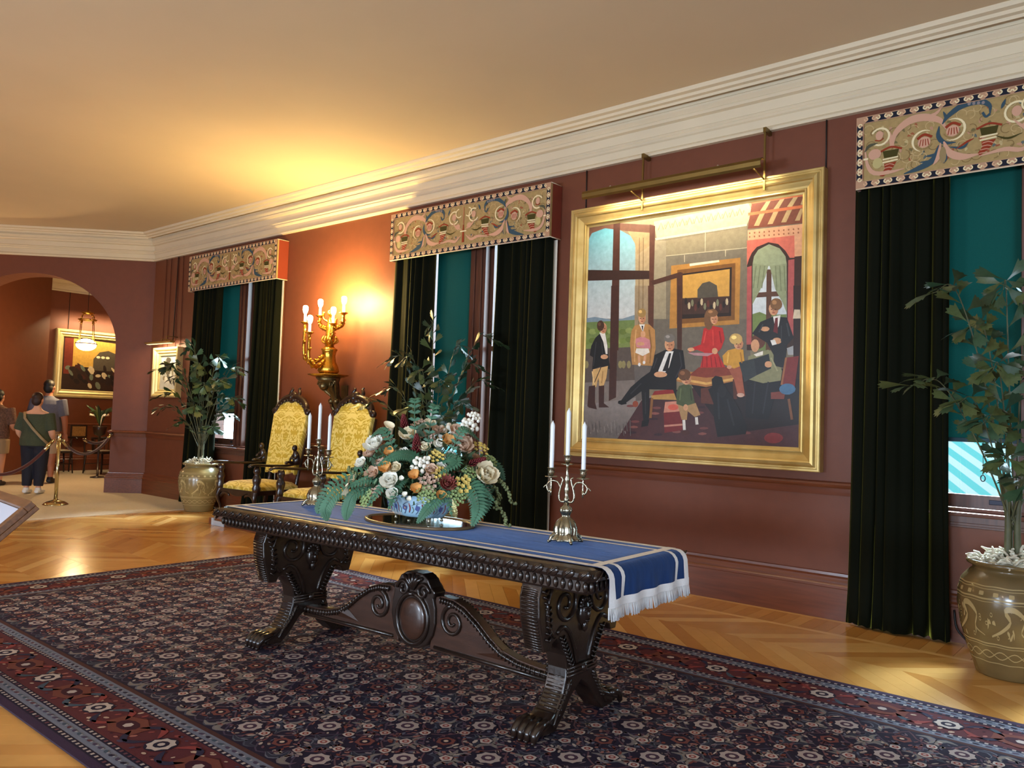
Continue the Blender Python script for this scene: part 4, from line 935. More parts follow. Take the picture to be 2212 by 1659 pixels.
# ================================================================== small picture by the corner
sp = thing('painting', (-12.42, 0, 1.60), 0, 'small pale gilt-framed picture near the corner, behind palm leaves', 'painting')
M_pale = mat('pale_gilding', srgb(226, 204, 140), .42, .45, var=.1, vscale=8)
fs_ = [(0, .004), (0, .10), (.02, .11), (.04, .10), (.06, .075), (.08, .075), (.10, .05), (.125, .05), (.13, .03), (.13, .004)]
mitred(fs_, -.40, .40, 0, .80, sp, M_pale)
cv2 = MB().box((-.275, -.026, .125), (.275, -.006, .675)).obj('canvas', mat('canvas_priming', (0.2, .2, .2, 1)), sp)
f = Flat(lambda u, v, d: (u, -.026-d, v)); f.poly([(-.27, .13), (.27, .13), (.27, .67), (-.27, .67)], (196, 190, 176), (150, 156, 150)); rn = random.Random(5)
for i in range(26): f.blob(rn.uniform(-.2, .2), rn.uniform(.2, .6), rn.uniform(.02, .05), rn.uniform(.03, .09), rn.choice([(90, 84, 70), (214, 206, 188), (120, 110, 84), (60, 56, 50), (230, 224, 206)]), rn.uniform(0, 90), 8)
f.m.obj('painted_image', M_oil, cv2, fix=False)
for x in (-.28, -.12, .14, .30): MB().tube([(x, -.012, .80), (x-.03*(x > 0), -.012, 2.28)], .005, 6).obj('hanging_wire', mat('rust_cord', srgb(92, 36, 20), .8), sp)
sl = thing('picture_light', (-12.42, 0, 2.43), 0, 'small brass picture light above the corner picture', 'lamp')
bev(MB().box((-.42, -.24, .02), (.42, -.16, .05)).obj('lamp_housing', M_brass, sl), .006)
MB().tube([(.06, -.2, .05), (.06, -.2, .09), (.06, -.03, .09), (.06, -.012, .09)], .006, 6).obj('bracket_arm', M_brass, sl)
MB().tube([(.22, -.2, .05), (.22, -.2, .13), (.22, -.012, .13)], .006, 6).obj('bracket_arm', M_brass, sl)
MB().tube([(.06, -.012, .05), (.10, -.012, 1.44)], .007, 6).obj('hanger', M_wire, sl)
MB().box((-.38, -.225, .012), (.38, -.175, .019)).obj('tube_lens', MATS['warm_tube'], sl)
area('corner_picture_glow', (-12.42, -.2, 2.43), (radians(32), 0, 0), .7, .04, 7, (1, .82, .5))

# ================================================================== rug
rx0, rx1, ry0, ry1 = RUG
rug = thing('rug', ((rx0+rx1)/2, (ry0+ry1)/2, 0), 0, 'large dark persian rug with red border under the carved table', 'rug')
hx, hy = (rx1-rx0)/2, (ry1-ry0)/2
M_pile = colmat('wool_pile', .95, .1, bump=.25, bscale=420)
bev(MB().box((-hx, -hy, 0), (hx, hy, .010)).obj('rug_backing', mat('dark_rug_wool', srgb(46, 30, 46), .95), rug), .004, 2)
NV, RDB, BG, CR, MV, TE, BR = (40, 34, 50), (84, 42, 47), (106, 110, 126), (172, 158, 152), (98, 62, 70), (66, 78, 92), (74, 48, 46)
class Lay(Flat):
    def lay(s, k): s.d = .0102+.00022*k; s.step = 0
f = Lay(lambda u, v, d: (u, v, d)); rn = random.Random(11)
bands = [(0, (58, 44, 66)), (.042, NV), (.075, BG), (.135, NV), (.165, RDB), (.415, NV), (.44, BG), (.49, BR), (.515, NV)]
for k, (o, c) in enumerate(bands): f.lay(k); f.poly([(-hx+o, -hy+o), (hx-o, -hy+o), (hx-o, hy-o), (-hx+o, hy-o)], c)
def along(o, step):
    """positions on the rectangle inset by o: (u,v,angle)"""
    ax, ay = hx-o, hy-o
    for (p, q, ang) in (((-ax, -ay), (ax, -ay), 0), ((ax, -ay), (ax, ay), 90), ((ax, ay), (-ax, ay), 180), ((-ax, ay), (-ax, -ay), 270)):
        L = abs(q[0]-p[0])+abs(q[1]-p[1]); n = max(1, int(L/step))
        for i in range(n):
            t = (i+.5)/n; yield p[0]+(q[0]-p[0])*t, p[1]+(q[1]-p[1])*t, ang
def dot(u, v, r, c, k, n=6, ang=0, e=1): f.lay(k); f.blob(u, v, r, r*e, c, ang, n)
for o in (.058, .15, .428):
    for u, v, a in along(o, .036): dot(u, v, .011, CR if rn.random() < .8 else MV, 10, 4, a+45)
for o in (.105, .465):
    for i, (u, v, a) in enumerate(along(o, .052)):
        dot(u, v, .017, rn.choice([TE, NV, (70, 60, 80), (84, 52, 60)]), 10, 6, a+rn.uniform(-30, 30), .55); dot(u+.02*cos(radians(a)), v+.02*sin(radians(a)), .007, (150, 150, 156), 11, 5)
def rosette(u, v, r, k, c1, c2, c3, n=14):
    dot(u, v, r*1.12, NV, k, n); f.lay(k+1); f.blob(u, v, r*.86, r*.86, c1, rn.uniform(0, 40), n, .2); dot(u, v, r*.55, c2, k+2, 10); dot(u, v, r*.26, c3, k+3, 8)
for i, (u, v, a) in enumerate(along(.29, .30)):
    ca, sa = cos(radians(a)), sin(radians(a))
    if i % 2: rosette(u, v, .062, 14, (176, 162, 154), NV, CR, 16)
    else:
        f.lay(12); f.blob(u, v, .115, .075, (106, 60, 52), a, 12, .18); f.lay(13); f.blob(u, v, .07, .045, (60, 30, 40), a, 10); dot(u, v, .024, CR, 14)
    for s in (-1, 1):
        for t in (-1, 1):
            f.lay(12); w = [(u+ca*(x*s)-sa*(y*t), v+sa*(x*s)+ca*(y*t)) for x, y in ((.07, .02), (.12, .075), (.17, .085))]; f.stroke(w, taper(.03), rn.choice([TE, (130, 60, 58), (48, 44, 64)]), 6)
for u, v, a in list(along(.21, .05))+list(along(.26, .06))+list(along(.33, .06))+list(along(.375, .05)):
    u += rn.uniform(-.02, .02); v += rn.uniform(-.02, .02)
    dot(u, v, rn.uniform(.008, .02), rn.choice([(128, 64, 62), (56, 30, 40), (150, 96, 88), (70, 62, 84), (176, 150, 132)]), 11, 6, rn.uniform(0, 90), .6)
# field: diagonal lattice, curved sickle leaves, rosettes
fx, fy = hx-.53, hy-.53; nx, ny = 30, 9; cw, chh = 2*fx/nx, 2*fy/ny
inF = lambda u, v, m=0: abs(u) < fx-m and abs(v) < fy-m
for i in range(nx):
    for j in range(ny):
        u, v = -fx+cw*(i+.5), -fy+chh*(j+.5); odd = (i+j) % 2
        f.lay(9)
        f.stroke([(u-cw/2, v), (u-cw*.2, v+chh*.2), (u, v+chh/2), (u+cw*.2, v+chh*.2), (u+cw/2, v)], .008, (92, 66, 74), 8); f.stroke([(u-cw/2, v), (u, v-chh/2), (u+cw/2, v)], .008, (70, 60, 78), 8)
        for s in (-1, 1):
            for t in (-1, 1):
                f.lay(10); q = [(u+s*x, v+t*y) for x, y in ((.035, .10), (.085, .115), (.115, .075), (.10, .03))]
                f.stroke(q, taper(.038), rn.choice([(96, 96, 108), (84, 90, 100), (112, 104, 108), (70, 72, 86)]), 10); f.lay(11); f.stroke(q, taper(.022), rn.choice([(52, 52, 66), (120, 112, 108)]), 8)
        if odd: rosette(u, v, .056, 13, (164, 150, 146), (72, 52, 68), CR, 16)
        else: rosette(u, v, .044, 13, (112, 66, 62), (40, 30, 44), (190, 168, 150), 12)
        rosette(u+cw/2, v+chh/2, .030, 13, (178, 164, 158), (136, 72, 70), CR, 10) if inF(u+cw/2, v+chh/2, .05) else None
        for s, t in ((.5, 0), (0, .5)):
            if inF(u+cw*s, v+chh*t, .05): rosette(u+cw*s+rn.uniform(-.02, .02), v+chh*t, .027, 13, rn.choice([(180, 166, 160), (164, 146, 140)]), (128, 62, 56), CR, 9)
        for q in range(64):
            a, b = u+rn.uniform(-.5, .5)*cw, v+rn.uniform(-.5, .5)*chh
            if inF(a, b, .03):
                f.lay(12); f.blob(a, b, rn.uniform(.008, .022), rn.uniform(.004, .010), rn.choice([(112, 72, 74), (142, 98, 92), (98, 68, 78), (176, 160, 150), (96, 96, 112), (112, 62, 56), (84, 66, 82), (150, 134, 126), (118, 104, 110)]), rn.uniform(0, 180), 6)
f.m.obj('woven_pattern', M_pile, rug, fix=False)
# ================================================================== carved table
M_wal = mat('dark_carved_walnut', srgb(38, 26, 20), .28, var=.35, vscale=7, stretch=(1, 1, 1), spec=.5, coat=.35, bump=.10, bscale=45)
M_wal2 = mat('brown_walnut_panel', srgb(62, 38, 27), .34, var=.3, vscale=5, stretch=(1, 8, 8), spec=.5, coat=.25, bump=.08, bscale=60)
TZ = .0146; TROT = radians(1.8); TLOC = (-3.22, -3.165, TZ)
TM = Matrix.Translation(TLOC)@Matrix.Rotation(TROT, 4, 'Z')
tb = thing('carved_table', TLOC, TROT, 'long dark carved trestle table with claw feet on the rug', 'table')
HL, HW, TH_ = 1.385, .425, .806
def rrect(hx, hy, r, n=4):
    P = []
    for cx, cy, a0 in ((hx-r, hy-r, 0), (-hx+r, hy-r, 90), (-hx+r, -hy+r, 180), (hx-r, -hy+r, 270)):
        for i in range(n+1): a = radians(a0+90*i/n); P.append((cx+r*cos(a), cy+r*sin(a)))
    return P
def slab(rings, r=.045):
    mb = MB(); vs = []; n = len(rrect(1, 1, .1))
    for z, o in rings: vs += [(x, y, z) for x, y in rrect(HL+o, HW+o, r)]
    k = len(rings); mb.add(vs, [(j*n+i, j*n+(i+1) % n, (j+1)*n+(i+1) % n, (j+1)*n+i) for j in range(k-1) for i in range(n)]+[tuple(range(n-1, -1, -1)), tuple((k-1)*n+i for i in range(n))])
    return mb
slab([(.75, -.022), (.753, -.004), (.768, .004), (.785, .004), (.80, -.010), (.806, -.03)]).obj('table_top', M_wal, tb)
slab([(.69, -.045), (.70, -.038), (.748, -.036), (.75, -.03)]).obj('frieze', M_wal, tb)
bead = MB().ball((0, 0, 0), 1, 8, 6, (.0125, .012, .024)).mesh('gadroon', M_wal)
leaf = MB().ball((0, 0, 0), 1, 8, 6, (.036, .010, .020)).tube([(-.03, -.009, -.012), (0, -.013, 0), (.03, -.009, .012)], .004, 5).mesh('carved_leaf', M_wal)
def around(step, o):
    ax, ay = HL+o, HW+o
    for p, q, ang in (((-ax, -ay), (ax, -ay), 0), ((ax, -ay), (ax, ay), 90), ((ax, ay), (-ax, ay), 180), ((-ax, ay), (-ax, -ay), 270)):
        L = abs(q[0]-p[0])+abs(q[1]-p[1]); n = int(L/step)
        for i in range(n): t = (i+.5)/n; yield p[0]+(q[0]-p[0])*t, p[1]+(q[1]-p[1])*t, radians(ang)
for x, y, a in around(.037, -.036): inst(bead, 'gadroon', tb, M=Matrix.Translation((x, y, .724))@Matrix.Rotation(a, 4, 'Z'))
for x, y, a in around(.078, .003): inst(leaf, 'carved_leaf', tb, M=Matrix.Translation((x, y, .778))@Matrix.Rotation(a, 4, 'Z')@Matrix.Rotation(radians(-16), 4, 'Y'))
# trestle ends
half = [(0, .69), (.30, .69), (.318, .63), (.312, .54), (.292, .46), (.272, .385), (.225, .385), (.215, .412), (.192, .425), (.162, .405), (.138, .34), (.124, .275), (.128, .235), (.15, .17), (.19, .115), (.235, .075), (.30, .06), (.30, .02), (.20, .015), (.135, .075), (.075, .15), (0, .20)]
half = [(a*(1.13 if b > .37 else 1), b) for a, b in half]
outl = half+[(-a, b) for a, b in half[::-1][1:-1]]
def spiral(cy, cz, r, turns, a0, sgn, X, n=26, rr=.009):
    return [(X, cy+sgn*r*(1-.86*i/n)*cos(a0+2*pi*turns*i/n), cz+r*(1-.86*i/n)*sin(a0+2*pi*turns*i/n)) for i in range(n+1)]
def trestle(xc):
    x0, x1 = xc-.055, xc+.055
    t = bev(MB().prism(outl, x0, x1, lambda a, b, d: (d, a, b)).obj('trestle', M_wal, tb), .006, 2)
    for fx in (x0, x1):
        out = 1 if fx == x1 else -1; X = fx+out*.002
        for s in (-1, 1):
            MB().tube(spiral(s*.15, .575, .098, 1.6, pi*.5, s, X), lambda q: .012*(1-.4*q), 7).obj('volute', M_wal, t)
            MB().tube(bez([(X, s*.265, .66), (X, s*.295, .58), (X, s*.28, .49), (X, s*.235, .44)], 14), .008, 6).obj('scroll', M_wal, t)
            MB().tube(bez([(X, s*.215, .455), (X, s*.17, .475), (X, s*.12, .445), (X, s*.075, .37), (X, s*.05, .29)], 16), .010, 6).obj('scroll', M_wal, t)
            MB().tube(bez([(X, s*.10, .225), (X, s*.14, .15), (X, s*.20, .085), (X, s*.225, .045)], 12), .009, 6).obj('scroll', M_wal, t)
            m = MB()                                            # string of overlapping husks
            for k in range(9):
                q = k/8; y = s*(.318-.02*sin(q*3)-.03*q); z = .655-.215*q; m.tube([(X, y-.02, z+.006), (X+out*.006, y, z-.008), (X, y+.02, z+.006)], .006, 5)
            for k in range(9):
                q = k/8; y = s*(.172-.09*q); z = .425-.15*q; m.tube([(X, y-.02, z+.008), (X+out*.007, y, z-.007), (X, y+.02, z+.008)], .006, 5)
            for k in range(7):
                q = k/6; y = s*(.105+.085*q); z = .205-.115*q; m.tube([(X, y-.016, z+.004), (X+out*.006, y, z-.006), (X, y+.016, z+.006)], .005, 5)
            o = m.obj('husk_string', M_wal, t); o['kind'] = 'stuff'
        # mask
        fm = MB().ball((X, 0, .515), 1, 12, 8, (.03, .042, .062)); fm.ball((X+out*.028, 0, .51), 1, 8, 6, (.012, .010, .02))
        for s in (-1, 1): fm.ball((X+out*.022, s*.018, .526), 1, 8, 6, (.008, .010, .007)); fm.tube([(X+out*.02, s*.036, .54), (X+out*.03, s*.018, .546), (X+out*.028, s*.004, .538)], .005, 5)
        fm.tube([(X+out*.022, -.018, .482), (X+out*.028, 0, .479), (X+out*.022, .018, .482)], .005, 5)
        for k in range(7): fm.ball((X+out*.008, .036*cos(pi*k/6), .55+.03*sin(pi*k/6)), .013, 7, 5)
        fm.ball((X+out*.01, 0, .455), 1, 8, 6, (.014, .018, .03)); fm.obj('carved_mask', M_wal, t)
        m = MB()
        for z in (.245, .262, .279): m.tube([(X, -.125, z-.004), (X+out*.01, 0, z), (X, .125, z-.004)], .008, 6)
        m.ball((X+out*.012, 0, .262), .022, 10, 6, (.6, 1, 1)); m.obj('waist_band', M_wal, t)
    # ribbed outer edges
    m = MB()
    for s in (-1, 1):
        for k in range(22):
            q = k/21; i = q*4; pts = [(.339, .675), (.360, .63), (.353, .54), (.331, .46), (.309, .395)]; a = int(min(3, i)); f_ = i-a
            y = pts[a][0]+(pts[a+1][0]-pts[a][0])*f_; z = pts[a][1]+(pts[a+1][1]-pts[a][1])*f_
            m.tube([(x0+.012, s*y, z), (x1-.012, s*y, z-.003)], .0055, 5)
        for k in range(9): m.tube([(x0+.012, s*(.125+.07*(k/8)**1.5), .235-.125*k/8), (x1-.012, s*(.125+.07*(k/8)**1.5), .235-.125*k/8)], .006, 5)
    o = m.obj('edge_ribbing', M_wal, t); o['kind'] = 'stuff'
    for s in (-1, 1):                                           # lion paw
        m = MB(); m.loft([((xc, s*.20, .10), .055, .045), ((xc, s*.25, .075), .066, .05), ((xc, s*.30, .055), .074, .05), ((xc, s*.335, .035), .068, .03)], 12)
        m.v = [(a, b, max(.0, c)) for a, b, c in m.v]
        for k in range(4):
            x = xc-.054+.036*k; m.tube([(x, s*.27, .075), (x, s*.325, .068), (x*.2+x*.8, s*.36, .042), (x, s*.366, .014)], [.018, .021, .020, .013], 8); m.ball((x, s*.368, .012), 1, 6, 5, (.008, .014, .011))
        m.v = [(a, b, max(.0, c)) for a, b, c in m.v]; m.obj('claw_foot', M_wal, tb)
trestle(1.02); trestle(-1.0)
# stretcher with shield and scrolled wings
wing = [(.155, .44), (.20, .452), (.28, .446), (.36, .42), (.45, .365), (.54, .295), (.62, .25), (.72, .225), (.83, .215), (.965, .21), (.965, .145), (.60, .150), (.12, .155)]
st = bev(MB().prism(wing, -.03, .03, lambda a, b, d: (a, d, b)).obj('stretcher_wing', M_wal2, tb), .005)
bev(MB().prism([(-a, b) for a, b in wing], -.03, .03, lambda a, b, d: (a, d, b)).obj('stretcher_wing', M_wal2, tb), .005)
for s in (-1, 1):
    for yy in (-.033, .033):
        MB().tube([(s*a, yy, b-.02) for a, b in wing[1:10]], .016, 8, flat=.7).obj('wing_moulding', M_wal, tb)
        m = MB()
        for k in range(34):
            q = k/33*8; i = int(min(7, q)); f_ = q-i; a = wing[1+i][0]+(wing[2+i][0]-wing[1+i][0])*f_; b = wing[1+i][1]+(wing[2+i][1]-wing[1+i][1])*f_
            m.tube([(s*a, yy*1.3, b-.004), (s*a, yy*1.45, b-.02), (s*a, yy*1.3, b-.036)], .0055, 5)
        o = m.obj('wing_ribbing', M_wal, tb); o['kind'] = 'stuff'
        MB().tube([(s*(.285+.085*(1-.86*i/26)*cos(2.1*2*pi*i/26*.8+pi/2)), yy, .33+.085*(1-.86*i/26)*sin(2.1*2*pi*i/26*.8+pi/2)) for i in range(27)], lambda q: .013*(1-.4*q), 7).obj('volute', M_wal, tb)
        MB().tube([(s*.16, yy, .175), (s*.95, yy, .165)], .011, 6).obj('bottom_bead', M_wal, tb)
        m = MB().add([(s*.45, yy, .20), (s*.70, yy, .20), (s*.60, yy*1.5, .235), (s*.58, yy, .275)], [(0, 1, 2), (1, 3, 2), (3, 0, 2)]); m.obj('wing_facet', M_wal2, tb)
sh = [(0, .555), (.06, .55), (.105, .525), (.13, .485), (.16, .465), (.15, .43), (.165, .38), (.168, .30), (.15, .23), (.11, .175), (.05, .145), (0, .14)]
shd = bev(MB().prism(sh+[(-a, b) for a, b in sh[::-1][1:-1]], -.045, .045, lambda a, b, d: (a, d, b)).obj('shield', M_wal, tb), .008)
for yy in (-1, 1):
    MB().ball((0, yy*.045, .30), 1, 16, 10, (.10, .022, .115)).obj('shield_boss', M_wal2, shd)
    MB().tube([(.118*sin(2*pi*i/28), yy*.047, .30+.135*cos(2*pi*i/28)) for i in range(29)], .013, 7).obj('shield_rim', M_wal, shd)
    for s in (-1, 1): MB().tube([(s*(.075+.05*(1-.8*i/18)*cos(2*pi*1.2*i/18)), yy*.05, .455+.05*(1-.8*i/18)*sin(2*pi*1.2*i/18)) for i in range(19)], .011, 7).obj('crest_scroll', M_wal, shd)
    m = MB()
    for k in range(5): m.tube([(0, yy*.05, .46), ((k-2)*.02, yy*.058, .51), ((k-2)*.034, yy*.05, .55-.01*abs(k-2))], .010, 6)
    m.obj('crest_shell', M_wal, shd)

# ================================================================== blue runner with white braid and fringe
M_blue = mat('blue_velvet_runner', srgb(26, 58, 110), .75, spec=.2, sheen=.6, var=.18, vscale=9, stretch=(1, 5, 1), bump=.35, bscale=7)
MATS['blue_velvet_runner'].node_tree.nodes['Principled BSDF'].inputs['Sheen Tint'].default_value = srgb(130, 160, 220)
M_braid = mat('white_braid', srgb(246, 246, 246), .8, var=.05, vscale=60, bump=.2, bscale=200)
M_fringe = mat('white_fringe', srgb(228, 230, 232), .85, var=.06, vscale=40)
rn_ = thing('table_runner', TLOC, TROT, 'blue velvet table runner with white braid stripes and fringed ends', 'tablecloth')
def cl(s, y, d):
    r = .050; t = abs(s)-1.376; sg = 1 if s > 0 else -1
    if t <= 0: return (s, y, TH_+.002+d)
    if t < r*pi/2: a = t/r; return (sg*(1.376+(r+d)*sin(a)), y, TH_+.002-r+(r+d)*cos(a))
    q = t-r*pi/2; w = .008*sin(y*38+1)*min(1, q/.08)
    return (sg*(1.376+r+d+w+.02*q), y, TH_+.002-r-q)
def strip(mb, s0, s1, y0, y1, d, ns, nyy):
    vs = [cl(s0+(s1-s0)*i/ns, y0+(y1-y0)*j/nyy, d) for i in range(ns+1) for j in range(nyy+1)]
    mb.add(vs, [(i*(nyy+1)+j, i*(nyy+1)+j+1, (i+1)*(nyy+1)+j+1, (i+1)*(nyy+1)+j) for i in range(ns) for j in range(nyy)], smooth=True); return mb
CW, SE = .362, 1.565
strip(MB(), -1.36, SE, -CW, CW, 0, 150, 40).obj('runner_cloth', M_blue, rn_)
for y in (-CW, CW-.042): strip(MB(), -1.36, SE, y, y+.042, .0022, 150, 2).obj('braid', M_braid, rn_)
for y in (-.262, .236): strip(MB(), -1.36, SE, y, y+.028, .0022, 150, 2).obj('braid', M_braid, rn_)
for s in (-1, 1):
    strip(MB(), s*1.322 if s > 0 else -1.36, s*1.366 if s > 0 else -1.325, -CW, CW, .0036, 4, 30).obj('braid', M_braid, rn_)
    if s < 0: continue
    strip(MB(), s*(SE-.034), s*SE, -CW, CW, .0036, 3, 30).obj('braid', M_braid, rn_)
    m = MB(); rr = random.Random(4)
    for k in range(190):
        y = -CW+2*CW*k/189; a = cl(s*(SE-.004), y, .001); b = cl(s*(SE+.048+rr.uniform(-.006, .006)), y+rr.uniform(-.004, .004), .001+rr.uniform(0, .008)); m.tube([a, b], [.0022, .0028], 4)
    o = m.obj('fringe', M_fringe, rn_); o['kind'] = 'stuff'

# ================================================================== candelabra and candles
M_silv = mat('tarnished_silver', srgb(158, 152, 132), .24, .95, var=.22, vscale=14, bump=.15, bscale=70)
M_wax = mat('white_wax', srgb(232, 238, 244), .45, spec=.4)
def candelabrum(lx, ly, label, brassy=False):
    P = TM@Vector((lx, ly, TH_+.0035)); t = thing('candelabrum', P, TROT+radians(8), label, 'candelabrum', 'silver candelabra on the table')
    m = MB().lathe([(.072, .012), (.074, .018), (.062, .03), (.054, .045), (.056, .07), (.046, .10), (.03, .118), (.018, .128), (.022, .14), (.03, .155), (.028, .17), (.014, .182), (.012, .195)], 32, fl=.14, fn=8); m.obj('base', M_silv, t)
    for k in range(4):
        a = pi/4+pi/2*k; c, s = cos(a), sin(a)
        MB().tube(bez([(.05*c, .05*s, .045), (.072*c, .072*s, .03), (.080*c, .080*s, .012), (.092*c, .092*s, .006)], 9), lambda q: .012-.005*q, 7).obj('base_foot', M_silv, t)
    MB().lathe([(.012, .195), (.014, .215), (.009, .225), (.011, .25), (.014, .262), (.008, .28), (.010, .30), (.013, .312), (.007, .33), (.006, .375), (.012, .385)], 14).obj('stem', M_silv, t)
    def holder(x, z, name='socket'):
        m = MB().lathe([(.004, z-.002), (.03, z), (.034, z+.003), (.03, z+.005), (.008, z+.006)], 18, (x, 0, 0)); m.obj('drip_pan', M_silv, t)
        m = MB().lathe([(.008, z+.006), (.014, z+.016), (.017, z+.026), (.015, z+.036), (.019, z+.044), (.024, z+.046), (.02, z+.048), (.0125, z+.048), (.0125, z+.03)], 16, (x, 0, 0)); m.obj('socket', M_silv, t)
        c = MB().lathe([(.0105, 0), (.0108, .01), (.0112, .228), (.009, .236), (.003, .246), (.0012, .252)], 12).obj('candle', M_wax)
        w = t.matrix_basis@Vector((x, 0, z+.031)); c.location = w
        c['label'] = 'tall white taper candle, %s of the three in the %s candelabrum' % (('left', 'centre', 'right')[0 if x < -.01 else 2 if x > .01 else 1], 'nearer' if lx > 0 else 'farther'); c['category'] = 'candle'; c['group'] = 'white taper candles'
    holder(0, .384)
    for s in (-1, 1):
        X = .088
        MB().tube(bez([(0, 0, .205), (s*.03, 0, .20), (s*.042, 0, .225), (s*.034, 0, .27), (s*.022, 0, .31), (s*.034, 0, .322)], 18), lambda q: .006-.0015*q, 7).obj('inner_scroll', M_silv, t)
        MB().tube(bez([(s*.034, 0, .265), (s*.05, 0, .295), (s*.085, 0, .30), (s*.112, 0, .275), (s*.10, 0, .245), (s*X, 0, .258), (s*X, 0, .29), (s*X, 0, .318)], 26), lambda q: .0048, 7).obj('arm', M_silv, t)
        MB().tube([(s*X, 0, .225), (s*X, 0, .26)], [.003, .007], 7).obj('arm_drop', M_silv, t)
        MB().tube(bez([(s*.108, 0, .28), (s*.122, 0, .272), (s*.13, 0, .262)], 6), [.004]*7 if 0 else .0028, 6).obj('tendril', M_silv, t)
        holder(s*X, .318)
candelabrum(.90, .09, 'ornate silver candelabrum with three candles near the fringed table end')
candelabrum(-1.04, .09, 'ornate silver candelabrum with three candles at the far table end, before the yellow chairs')

# ================================================================== tray, bowl, flowers
CEN = Vector((-3.285, -3.13, TZ+TH_+.0035)); RV = Vector((.768, .641, 0)); TV = Vector((.641, -.768, 0))
tr = thing('mirror_tray', CEN, TROT, 'oval mirrored tray with wooden rim under the porcelain bowl', 'tray')
MB().lathe([(1, 0), (1, .012), (.97, .016), (.94, .012), (.94, .004)], 48, sx=.37, sy=.235).obj('tray_rim', mat('tray_rim_wood', srgb(104, 82, 56), .35, var=.2, vscale=20), tr)
MB().lathe([(.945, .003), (.945, .010)], 48, sx=.37, sy=.235, smooth=False).obj('mirror', mat('tray_mirror', srgb(196, 204, 208), .06, 1), tr)
bw = thing('porcelain_bowl', CEN+Vector((0, 0, .017)), TROT, 'pale blue porcelain bowl painted with flowers, holding the bouquet', 'bowl')
M_porc = mat('pale_blue_porcelain', srgb(168, 204, 226), .15, spec=.6, coat=.5)
bp = [(.62, .022), (.78, .03), (.93, .06), (1.0, .10), (.985, .125), (1.03, .140), (1.05, .143), (1.0, .146), (.93, .135), (.9, .08), (.6, .035)]
bo = MB().lathe(bp, 48, sx=.225, sy=.125, fl=.03, fn=8).obj('bowl_body', M_porc, bw)
for a in (35, 145, 215, 325):
    x, y = .15*cos(radians(a))*1.0, .085*sin(radians(a)); MB().lathe([(.008, 0), (.012, .004), (.007, .012), (.012, .03)], 10, (x*1.05, y*1.05, 0)).obj('bowl_foot', M_silv, bw)
def bowlmap(u, v, d):
    a = u; z = .035+v*.085; i = next(k for k in range(len(bp)-1) if bp[k+1][1] >= z); t = (z-bp[i][1])/(bp[i+1][1]-bp[i][1]+1e-9); r = (bp[i][0]+(bp[i+1][0]-bp[i][0])*t)*(1+.03*cos(8*a))+.010+d*6
    return (.225*r*cos(a), .125*r*sin(a), z)
f = Flat(bowlmap); rr = random.Random(8)
for k in range(16):
    a = 2*pi*k/16; f.stroke([(a, .1), (a+.1, .4), (a+.02, .7), (a+.16, .9)], .03, (96, 106, 132), 8); f.blob(a+.06, .5, .07, .16, (86, 98, 150), 0, 9, .3); f.blob(a+.06, .5, .03, .07, (190, 150, 120), 0, 6); f.stroke([(a+.18, .2), (a+.22, .5), (a+.19, .8)], .035, (142, 60, 62), 6); f.stroke([(a+.25, .15), (a+.33, .35), (a+.28, .6)], .02, (100, 112, 96), 6)
f.m.obj('painted_flowers', colmat('bowl_enamel', .2, .5), bo, fix=False)
fa = thing('flower_arrangement', CEN+Vector((0, 0, .12)), 0, 'big mixed bouquet of cream, orange and red flowers with drooping ferns', 'flowers')
CEN2 = Vector((-3.25, -3.10, CEN.z))
FB = CEN+Vector((0, 0, .12))
def FP(a, z, dep): return RV*(a+.03)+TV*dep+Vector((0, 0, z-FB.z))
def mc(name, c, **k): return mat(name, srgb(*c), k.pop('rough', .6), **k)
def face_m(p, fac, roll=0, sc=1):
    """matrix whose z looks along fac"""
    z = fac.normalized(); x = Vector((0, 0, 1)).cross(z); x = x.normalized() if x.length > 1e-4 else Vector((1, 0, 0)); y = z.cross(x)
    R = Matrix((x, y, z)).transposed().to_4x4()
    return Matrix.Translation(p)@R@Matrix.Rotation(roll, 4, 'Z')@Matrix.Diagonal((sc, sc, sc, 1))
def petal(mb, L, Wd, cup, base, ang, tilt, col=None, nL=5, nW=4, ruf=0):
    vs = []
    for i in range(nL+1):
        t = i/nL; w = Wd*(sin(pi*min(1, t*.86+.10))**.7)
        for j in range(nW+1):
            s = (j/nW-.5)*2; x = s*w*.5; r = base+L*t*cos(tilt+cup*t); z = L*t*sin(tilt+cup*t)+abs(s)**2*w*.22+ruf*sin(5*s+3*t)*t
            vs.append((x*cos(ang)-r*sin(ang), x*sin(ang)+r*cos(ang), z))
    mb.add(vs, [(i*(nW+1)+j, i*(nW+1)+j+1, (i+1)*(nW+1)+j+1, (i+1)*(nW+1)+j) for i in range(nL) for j in range(nW)], smooth=True, col=col)
def rose_mesh(name, m):
    mb = MB()
    for ring, (n, L, tilt, w) in enumerate(((5, 1.0, .25, .95), (5, .8, .7, .8), (4, .62, 1.05, .62), (3, .45, 1.35, .42))):
        for k in range(n): petal(mb, L, w, .5, .06, 2*pi*k/n+ring*.6, tilt, ruf=.06)
    return mb.mesh(name, m)
def poppy_mesh(name, m):
    mb = MB()
    for k in range(6): petal(mb, .95, .95, .45, .05, 2*pi*k/6, .35 if k % 2 else .55, ruf=.08)
    return mb.mesh(name, m)
def spike_mesh(name, m):
    mb = MB(); mb.tube([(0, 0, -.2), (0, 0, 1.5)], .05, 6); rr = random.Random(2)
    for k in range(70):
        t = k/70; a = 2.4*k; r = .45*(1-t)**.6+.06; z = .0+1.5*t
        c, s = cos(a), sin(a); mb.tube([(.05*c, .05*s, z), (r*.7*c, r*.7*s, z+.12), (r*c, r*s, z+.3)], [.05, .075, .03], 5)
    return mb.mesh(name, m)
